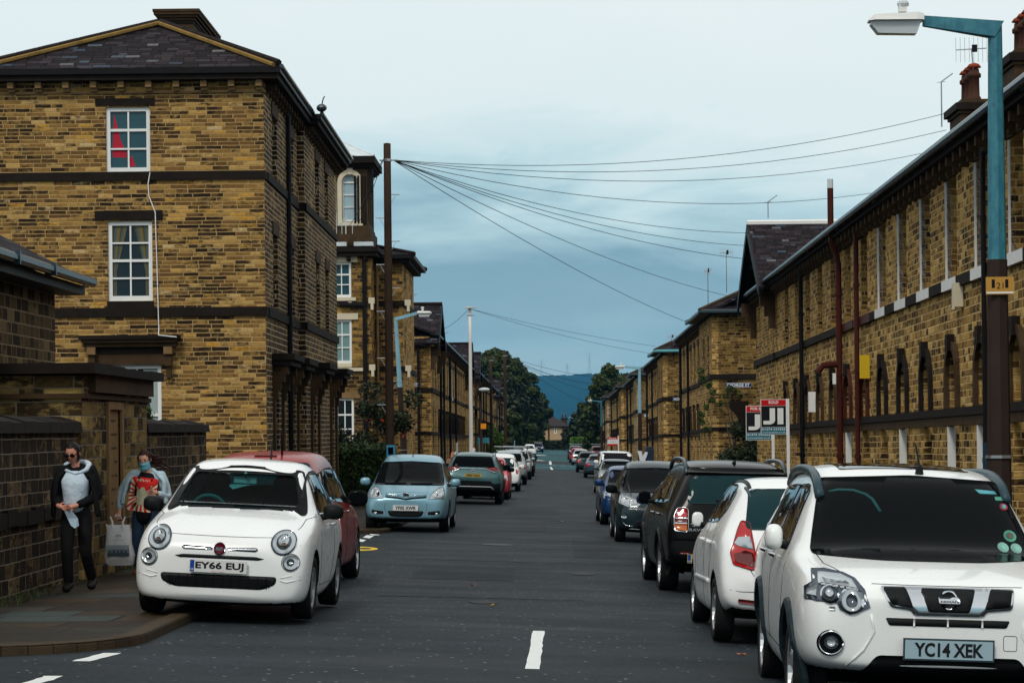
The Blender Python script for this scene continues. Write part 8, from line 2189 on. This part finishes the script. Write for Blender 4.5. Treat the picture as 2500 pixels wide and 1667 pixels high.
def hand_nodes(nodes, edges, wrist_i, wrist, dirv, side, curl=.5, thumb=1):
    d = Vector(dirv).normalized(); s = Vector(side).normalized(); nrm = d.cross(s).normalized()
    palm = Vector(wrist) + d * .045; nodes.append((tuple(palm), (.030, .016))); pi = len(nodes) - 1; edges.append((wrist_i, pi))
    for k, (off, ln) in enumerate(((-.026, .060), (-.009, .070), (.009, .066), (.025, .052))):
        a = palm + s * off + d * .035; nodes.append((tuple(a), .0095)); edges.append((pi, len(nodes) - 1))
        b = a + (d * (1 - curl * .5) + nrm * curl).normalized() * ln * .5; nodes.append((tuple(b), .0085)); edges.append((len(nodes) - 2, len(nodes) - 1))
        e = b + (d * (1 - curl * 1.3) + nrm * curl * 1.1).normalized() * ln * .5; nodes.append((tuple(e), .007)); edges.append((len(nodes) - 2, len(nodes) - 1))
    t = palm - d * .02 - s * .03 * thumb; nodes.append((tuple(t), .011)); edges.append((pi, len(nodes) - 1))
    t2 = t + (d * .6 - s * .6 * thumb + nrm * .5).normalized() * .035; nodes.append((tuple(t2), .009)); edges.append((len(nodes) - 2, len(nodes) - 1))
    t3 = t2 + (d + nrm * .3).normalized() * .025; nodes.append((tuple(t3), .007)); edges.append((len(nodes) - 2, len(nodes) - 1))
SKIN = plain('skin', (.66, .36, .25), .55, spec=.3, var=.08, vscale=12); SKR = plain('skin_ruddy', (.56, .25, .17), .55, spec=.3, var=.1, vscale=12)
LIP = {'lip': plain('lips', (.34, .08, .07), .5), 'eye': plain('eye', (.03, .025, .025), .3)}
HAIRD = plain('hair_dark', (.014, .008, .007), .5, var=.5, vscale=40); HAIRB = plain('hair_brown', (.03, .012, .009), .5, var=.6, vscale=40)
def cloth(name, col, bump=.25, rough=.9, vs=9):
    t = NT(name); P = t.coord(); n = t.noise(P, vs, 4, .6, .6)
    t.col(t.mix(n, tuple(c * .65 for c in col), tuple(min(1, c * 1.25) for c in col))); t.rough(rough); t.p.inputs['Specular IOR Level'].default_value = .15; t.bump(n, bump, .03); return t.mat
def person(X, Y, label, J, mats, zoff=0, rz=0, group=None):
    """J: joint positions (person faces -Y)"""
    b = empty('person', (X, Y, gz(X, Y) + PAVE + zoff), rz, label, 'person', group)
    g = lambda k: Vector(J[k])
    nodes = []; edges = []; ix = {}
    def nd(k, r, p=None): nodes.append((tuple(p if p is not None else g(k)), r)); ix[k] = len(nodes) - 1
    nd('pelvis', (.13, .095)); nd('waist', (.115, .085)); nd('chest', (.11, .08)); nd('neckb', .06); nd('neck', .048); nd('skull', .05)
    for a, c in (('pelvis', 'waist'), ('waist', 'chest'), ('chest', 'neckb'), ('neckb', 'neck'), ('neck', 'skull')): edges.append((ix[a], ix[c]))
    for s in 'LR':
        nd('sh' + s, .045); nd('el' + s, .040); nd('wr' + s, .026)
        edges += [(ix['chest'], ix['sh' + s]), (ix['sh' + s], ix['el' + s]), (ix['el' + s], ix['wr' + s])]
        d = (g('wr' + s) - g('el' + s)).normalized(); hd = J.get('hd' + s, d); sd = J.get('sd' + s, (1, 0, 0))
        hand_nodes(nodes, edges, ix['wr' + s], g('wr' + s), hd, sd, J.get('curl' + s, .5), 1 if s == 'L' else -1)
        nd('hip' + s, .088); nd('kn' + s, .056); nd('an' + s, .036); nd('toe' + s, .032)
        edges += [(ix['pelvis'], ix['hip' + s]), (ix['hip' + s], ix['kn' + s]), (ix['kn' + s], ix['an' + s]), (ix['an' + s], ix['toe' + s])]
    Mh = Euler(J['head_rot']).to_matrix(); hc = g('head')
    body = skinned('body', nodes, edges, mats['skin'], b, 0, 1, lambda m: head_geo(m, hc, Mh, mats['skin'], LIP, mats['hairm'], mats.get('eyes', True)))
    # trousers
    n = [(J['pelvis'], (.155, .115)), (J['waist'], (.14, .105))]; e = [(0, 1)]
    for s in 'LR':
        k = len(n); hp, kn, an = g('hip' + s), g('kn' + s), g('an' + s)
        n += [(tuple(hp), (.105, .105)), (tuple(hp.lerp(kn, .5)), .088), (tuple(kn), .072), (tuple(kn.lerp(an, .5)), .066), (tuple(an + Vector((0, 0, -.01))), .060)]
        e += [(0, k), (k, k + 1), (k + 1, k + 2), (k + 2, k + 3), (k + 3, k + 4)]
    skinned('trousers', n, e, mats['trousers'], body)
    for s in 'LR':
        a, t = g('an' + s), g('toe' + s); skinned('shoe', [(tuple(a + Vector((0, .04, -.03))), .052), (tuple(a + Vector((0, 0, -.01))), .060), (tuple(a.lerp(t, .6)), (.056, .048)), (tuple(t + (t - a).normalized() * .02), (.052, .042))], [(0, 1), (1, 2), (2, 3)], mats['shoe'], body)
    # shirt
    hem = J['hem']; pv = g('pelvis')
    n = [((pv.x, pv.y, hem), (.185, .135)), (tuple(g('waist')), (.185, .15)), (tuple(g('chest') - Vector((0, .015, .08))), (.19, .16)), (tuple(g('chest')), (.18, .14)), (tuple(g('neckb') - Vector((0, 0, .02))), (.08, .07))]
    e = [(0, 1), (1, 2), (2, 3), (3, 4)]
    for s in 'LR': n.append((tuple(g('sh' + s).lerp(g('neckb'), .38) + Vector((0, -.035, -.045))), .062)); e.append((3, len(n) - 1))
    skinned('shirt', n, e, mats['shirt'], body)
    # jacket: back shell, fronts and sleeves
    n = []; e = []
    back = Vector((0, .055, 0))
    hj = J['jhem']
    n += [((pv.x, pv.y + .07, hj), (.20, .075)), (tuple(g('waist') + back), (.168, .07)), (tuple(g('chest') + back), (.175, .07)), (tuple(g('neckb') + back), (.085, .05))]; e += [(0, 1), (1, 2), (2, 3)]
    for s in 'LR':
        k = len(n); sh, el, wr = g('sh' + s), g('el' + s), g('wr' + s)
        n += [(tuple(sh), .084), (tuple(sh.lerp(el, .55)), .076), (tuple(el), .070), (tuple(el.lerp(wr, .6)), .052), (tuple(wr - (wr - el).normalized() * .02), .043)]
        e += [(2, k)] + [(k + i, k + i + 1) for i in range(4)]
    sx = 1
    for s, sg in (('L', -1), ('R', 1)):   # open front edges
        k = len(n); w, c_, nb = g('waist'), g('chest'), g('neckb'); ow = J.get('open', .115)
        n += [(tuple(nb + Vector((sg * .075, -.02, .0))), (.03, .03)), (tuple(c_ + Vector((sg * ow, -.07, 0))), (.04, .03)), (tuple(w + Vector((sg * (ow + .03), -.075, 0))), (.042, .03)), ((pv.x + sg * (ow + .05), pv.y - .07, hj + .02), (.045, .03))]
        e += [(3, k), (k, k + 1), (k + 1, k + 2), (k + 2, k + 3)]
    skinned('jacket', n, e, mats['jacket'], body)
    return b, body, Mh, hc
def hair_shell(parent, hc, Mh, mat, low=.0, scale=1.1, extra=()):
    m = MB(); n, k = 12, 24; V = []; Fq = []
    for i in range(n + 1):
        th = math.pi * .78 * i / n
        for j in range(k):
            ph = 2 * math.pi * j / k; d = Vector((math.sin(th) * math.sin(ph), -math.sin(th) * math.cos(ph), math.cos(th)))
            r = scale * (1 + .02 * math.sin(ph * 9 + i)); V.append(hc + Mh @ Vector((d.x * .076 * r, d.y * .096 * r + .008, d.z * .118 * r)))
    for i in range(n):
        for j in range(k):
            th = math.pi * .78 * (i + .5) / n; ph = 2 * math.pi * (j + .5) / k
            if -math.sin(th) * math.cos(ph) < -.50 + (0.0 if th > .9 else .0) and math.cos(th) < .62 + low: continue
            Fq.append((i * k + j, i * k + (j + 1) % k, (i + 1) * k + (j + 1) % k, (i + 1) * k + j))
    m.add(V, Fq, mat)
    for pts, r in extra: m.tube([hc + Mh @ Vector(p) for p in pts], r, mat, 7)
    return m.build('hair', None, parent, smooth=True)
# woman in the dark cardigan
JEAN_D = cloth('black_denim', (.010, .010, .011), .5); CARD = cloth('black_knit', (.006, .006, .007), .5); TEE = cloth('pale_blue_tee', (.52, .62, .72), .5, vs=14)
J = dict(pelvis=(.01, .0, .86), waist=(.0, .0, 1.02), chest=(.0, .01, 1.24), neckb=(.0, .01, 1.385), neck=(-.01, -.01, 1.44), skull=(-.02, -.03, 1.50), head=(-.025, -.045, 1.525), head_rot=(R(22), 0, R(-10)),
         shL=(-.175, .01, 1.33), elL=(-.235, .03, 1.05), wrL=(-.155, -.20, .945), shR=(.175, .01, 1.33), elR=(.245, .03, 1.05), wrR=(.03, -.20, .95), hdL=(.8, -.5, -.1), sdL=(0, -.3, -1), hdR=(-.8, -.5, -.1), sdR=(0, -.3, -1), curlL=.8, curlR=.8,
         hipL=(-.09, 0, .82), knL=(-.085, -.10, .46), anL=(-.085, -.03, .09), toeL=(-.09, -.17, .035), hipR=(.10, 0, .82), knR=(.10, -.03, .46), anR=(.13, .20, .12), toeR=(.14, .09, .04), hem=.84, jhem=.80, open=.20)
X1 = (182 - VPX) / 222.0
b, body, Mh, hc = person(X1, 25.2, 'woman with sunglasses, pale blue top and open black cardigan walking beside the dark wall', J, dict(skin=SKR, hairm=HAIRD, trousers=JEAN_D, shoe=plain('shoe_black', (.012, .011, .011), .5), shirt=TEE, jacket=CARD, eyes=False))
hair_shell(body, hc, Mh, HAIRD, extra=[([(0, .09, .03), (.02, .13, .0), (.03, .13, -.05)], [.04, .045, .02])])
m = MB(); GL2 = plain('sunglass_lens', (.008, .006, .006), .1, spec=.5)
for sx in (-1, 1):
    o = len(m.v); m.ball((sx * .034, -.098, .012), (.030, .008, .022), GL2, 14, 8); m.tube([(sx * .062, -.09, .02), (sx * .08, 0, .015)], .004, GL2, 5); m.v[o:] = [tuple(hc + Mh @ Vector(v)) for v in m.v[o:]]
o = len(m.v); m.tube([(-.03, -.104, .02), (.03, -.104, .02)], .004, GL2, 5); m.v[o:] = [tuple(hc + Mh @ Vector(v)) for v in m.v[o:]]; tag(m.build('sunglasses', None, b), 'brown black sunglasses')
# pale hood round the neck
skinned('hood', [((-.13, .02, 1.385), .032), ((-.09, .085, 1.41), .036), ((0, .11, 1.42), .04), ((.09, .085, 1.42), .036), ((.15, .01, 1.40), .036), ((.13, -.06, 1.34), .028), ((.02, -.11, 1.30), .010), ((-.11, -.06, 1.345), .022)], [(i, (i + 1) % 8) for i in range(7)], TEE, body, 2)
m = MB(); a = Vector((-.05, -.25, .86)); CL = cloth('folded_cloth', (.42, .55, .68), .3)
m.add([a + Vector(p) for p in ((-.03, 0, .04), (.06, -.02, .04), (.12, -.01, -.04), (.13, 0, -.12), (.09, -.02, -.15), (.04, .0, -.12), (.0, .02, -.04), (.07, .03, -.07))], [(0, 1, 6), (1, 2, 6), (2, 5, 6), (2, 3, 4, 5), (1, 2, 7), (2, 3, 7), (3, 4, 7), (4, 5, 7), (5, 6, 7), (6, 0, 7), (0, 1, 7)], CL)
o = m.build('face_covering'); o.matrix_world = Matrix.Translation(b.location); tag(o, 'pale blue crumpled cloth held in the hands of the woman with sunglasses', 'cloth')
# young woman with the mask
JEAN = cloth('blue_denim', (.022, .045, .085), .3); DEN = cloth('pale_denim_jacket', (.50, .66, .74), .5, vs=12); BT = cloth('black_tee', (.010, .009, .011), .3)
J = dict(pelvis=(.0, .0, .86), waist=(-.01, .0, 1.01), chest=(.02, .0, 1.22), neckb=(.03, -.01, 1.36), neck=(.02, -.03, 1.41), skull=(.01, -.05, 1.46), head=(.005, -.065, 1.49), head_rot=(R(20), R(-4), R(-8)),
         shL=(-.155, .0, 1.32), elL=(-.31, .04, 1.08), wrL=(-.325, -.06, .83), shR=(.20, .02, 1.28), elR=(.285, .03, 1.00), wrR=(.17, -.20, 1.07), hdL=(0, -.1, -1), sdL=(1, 0, 0), curlL=.9, hdR=(-.6, -.3, .4), sdR=(0, -.5, -1), curlR=.8,
         hipL=(-.09, 0, .82), knL=(-.10, -.06, .46), anL=(-.10, .02, .09), toeL=(-.12, -.12, .035), hipR=(.09, 0, .82), knR=(.09, -.12, .47), anR=(.09, .02, .10), toeR=(.08, -.12, .04), hem=.64, jhem=.90, open=.235)
X2 = (352 - VPX) / 191.0
b2, body2, Mh, hc = person(X2, 29.3, 'young woman with blown brown hair and blue face mask, carrying a white bag', J, dict(skin=SKIN, hairm=HAIRB, trousers=JEAN, shoe=plain('shoe_tan', (.16, .06, .02), .6), shirt=BT, jacket=DEN))
rr_ = random.Random(5)
ex = []
for i in range(16):
    z = rr_.uniform(-.05, .05); s0 = rr_.uniform(.05, .085); L_ = rr_.uniform(.10, .24)
    ex.append(([(s0 * .7, .05, .05 + z * .5), (s0 + .02, .06, -.03 + z), (s0 + L_ * .5, .07, -.06 + z + rr_.uniform(-.02, .03)), (s0 + L_, .06, -.09 + z * 2 + rr_.uniform(-.06, .05))], [.022, .020, .014, .004]))
ex += [([(-.075, .0, .05), (-.085, .01, -.05), (-.07, .02, -.12)], [.02, .018, .006])]
hair_shell(body2, hc, Mh, HAIRB, extra=ex)
m = MB(); MK = cloth('mask_blue', (.22, .66, .80), .2); V = []; nU, nV = 10, 7
for i in range(nV + 1):
    for j in range(nU + 1):
        u = -1 + 2 * j / nU; v = i / nV; an = u * 1.15; z = -.012 - v * .095; rx, ry = (.080, .112) if v < .75 else (.070, .104)
        V.append(hc + Mh @ Vector((math.sin(an) * rx, -math.cos(an) * ry - .008 * math.sin(v * 9) * (1 - abs(u)), z + (.012 * abs(u) if v < .2 else -.0))))
m.add(V, [(i * (nU + 1) + j, i * (nU + 1) + j + 1, (i + 1) * (nU + 1) + j + 1, (i + 1) * (nU + 1) + j) for i in range(nV) for j in range(nU)], MK)
for sx in (-1, 1): m.tube([hc + Mh @ Vector((sx * .072, -.045, -.02)), hc + Mh @ Vector((sx * .082, .0, .0))], .003, MK, 5)
tag(m.build('face_mask', None, b2, smooth=True), 'light blue pleated face mask')
# print on the shirt: red and cream rays with a plain pale rounded shape
bpy.context.view_layer.update()
sh = [o for o in body2.children if o.name.startswith('shirt')][0]
bv = BVHTree.FromPolygons([v.co.copy() for v in sh.data.vertices], [tuple(p.vertices) for p in sh.data.polygons])
def on(x, z, off): 
    h = bv.ray_cast(Vector((x, -1, z)), Vector((0, 1, 0))); return (h[0] if h[0] is not None else Vector((x, -.12, z))) + Vector((0, -off, 0))
m = MB(); RP = plain('print_red', (.70, .03, .025), .8); CP = plain('print_cream', (.85, .76, .55), .8); BP = plain('print_shape', (.66, .64, .44), .8)
cx, cz, hw, hh = -.015, 1.05, .17, .215; T = lambda x, z: (x + (z - cz) * .18, z - (x - cx) * .12)
N = 44; edge = []
for i in range(N):
    an = 2 * math.pi * i / N; k = min(hw / max(abs(math.cos(an)), 1e-3), hh / max(abs(math.sin(an)), 1e-3)); edge.append((cx + math.cos(an) * k, cz - .03 + math.sin(an) * k if False else cz + math.sin(an) * k))
for i in range(N):
    a, c = edge[i], edge[(i + 1) % N]; mt = RP if i % 2 or a[1] > cz + hh * .72 and c[1] > cz + hh * .72 else CP
    for t0, t1 in ((0.05, .4), (.4, .7), (.7, 1)):
        q = [(cx + (a[0] - cx) * t0, cz + (a[1] - cz) * t0), (cx + (a[0] - cx) * t1, cz + (a[1] - cz) * t1), (cx + (c[0] - cx) * t1, cz + (c[1] - cz) * t1), (cx + (c[0] - cx) * t0, cz + (c[1] - cz) * t0)]
        m.add([on(*T(*p), .006) for p in q], [(0, 1, 2, 3)], mt)
bx = [(cx + (.075 + .02 * math.sin(5 * t)) * math.cos(t) * (1.0 if math.sin(t) < 0 else .85), cz - .02 + .115 * math.sin(t)) for t in [2 * math.pi * i / 24 for i in range(24)]]
m.add([on(*T(cx, cz - .02), .012)] + [on(*T(*p), .010) for p in bx], [(0, i + 1, (i + 1) % 24 + 1) for i in range(24)], BP)
V, Fq = text_geo('かわいい', .034, .17, .02)
m.add([on(*T(p[0] + cx - .02, p[1] + cz + hh * .84), .010) for p in V], Fq, CP)
m.build('shirt_print', None, sh)
# carrier bag
hp = b2.location + Vector((-.335, -.09, .74)); bag = empty('carrier_bag', (hp.x, hp.y, hp.z), 0, 'white plastic carrier bag printed 1895 with a grey picture, held low by the masked woman', 'bag')
m = MB(); BG = cloth('white_plastic', (.80, .84, .85), .35, .4, 7); prof = [(-.02, .155, .03), (-.10, .165, .05), (-.25, .175, .065), (-.40, .19, .075), (-.50, .195, .07), (-.535, .16, .04)]
V = []; 
for z, w, d in prof:
    for k in range(20):
        a = 2 * math.pi * k / 20; ca, sa = math.cos(a), math.sin(a); V.append(Vector((math.copysign(abs(ca) ** .6, ca) * w + .012 * math.sin(z * 30 + k) + .06 * z * 0, math.copysign(abs(sa) ** .7, sa) * d + .008 * math.sin(k * 2.3 + z * 20), z + (.02 if k % 10 == 0 and z > -.05 else 0))))
V = [v + Vector((.03 * (v.z + .02) * -1.2, 0, -.055)) for v in V]
m.add(V, [(i * 20 + k, i * 20 + (k + 1) % 20, (i + 1) * 20 + (k + 1) % 20, (i + 1) * 20 + k) for i in range(5) for k in range(20)] + [tuple(100 + k for k in range(20))[::-1]], BG)
bb = m.build('bag_body', None, bag, smooth=True)
m = MB()
for x in (-.075, .06): m.tube([(x - .03 * (1 if x < 0 else -1), 0, .03), (x, -.02, -.04), (x, -.03, -.11)], [.010, .014, .02], BG, 6)
m.tube([(-.045, 0, .03), (0, 0, .045), (.03, 0, .03)], .009, BG, 6); m.build('handle', None, bag)
m = MB(); G1, G2, G3 = plain('print_grey', (.20, .25, .28), .6), plain('print_dark', (.07, .10, .12), .6), plain('print_pale', (.33, .40, .43), .6)
y = -.088; add_text(m, '-1895-', .035, .01, y, -.21, G2, width=.10); add_text(m, 'SALTS MILL', .010, .01, y, -.265, G1, width=.15)
for z0, z1, mt in ((-.47, -.43, G2), (-.43, -.38, G1), (-.38, -.33, G3)): m.box(-.13, .15, y - .002, y, z0, z1, mt)
for k in range(5): m.box(-.11 + k * .05, -.08 + k * .05, y - .004, y - .0025, -.44, -.40 + .008 * (k % 2), G2)
m.build('bag_print', None, bb)
m = MB(); m.lathe([(.03, 0), (.05, 0), (.062, .17), (.066, .18), (.058, .175), (.045, .02)], (0, 0, 0), 'Z', plain('bright_blue', (.07, .38, .58), .5), 16)
o = m.build('blue_bag'); o.location = (b2.location.x + .10, b2.location.y - .22, b2.location.z + .42); tag(o, 'small bright blue bag at the hip of the masked woman beside the white bonnet', 'bag')
# two walkers farther down the left pavement
def far_person(px, pyh, Y, label, top, hairm, h=1.62):
    J2 = dict(pelvis=(0, 0, .9), waist=(0, 0, 1.05), chest=(0, 0, 1.27), neckb=(0, 0, 1.42), neck=(0, 0, 1.47), skull=(0, 0, 1.52), head=(0, -.01, 1.55), head_rot=(0, 0, R(160)), shL=(-.17, 0, 1.37), elL=(-.22, 0, 1.10), wrL=(-.2, -.1, .88), shR=(.17, 0, 1.37), elR=(.22, 0, 1.1), wrR=(.2, -.1, .88),
              hipL=(-.09, 0, .86), knL=(-.09, -.05, .48), anL=(-.09, 0, .09), toeL=(-.09, -.14, .035), hipR=(.09, 0, .86), knR=(.09, 0, .48), anR=(.1, .1, .1), toeR=(.1, .0, .04), hem=.86, jhem=.85, open=.06)
    p = at(px, pyh, Y); b, body, Mh, hc = person(p.x, Y, label, J2, dict(skin=SKIN, hairm=hairm, trousers=JEAN_D, shoe=TRIM, shirt=top, jacket=top)); k = (p.z - b.location.z) / 1.67; b.scale = (k, k, k)
    hair_shell(body, hc, Mh, hairm, extra=[([(0, .08, .0), (.0, .09, -.1), (0, .06, -.18)], [.06, .07, .03])]); return b
far_person(1106, 1103, 80, 'person with loose fair hair behind the roof of the pale blue people carrier', cloth('tan_top', (.30, .16, .10)), plain('hair_fair', (.36, .16, .09), .6, var=.5, vscale=30))
far_person(1157, 1094, 104, 'white haired person in a dark coat at the foot of the white steel pole', CARD, plain('hair_white', (.55, .55, .53), .6, var=.2, vscale=30))
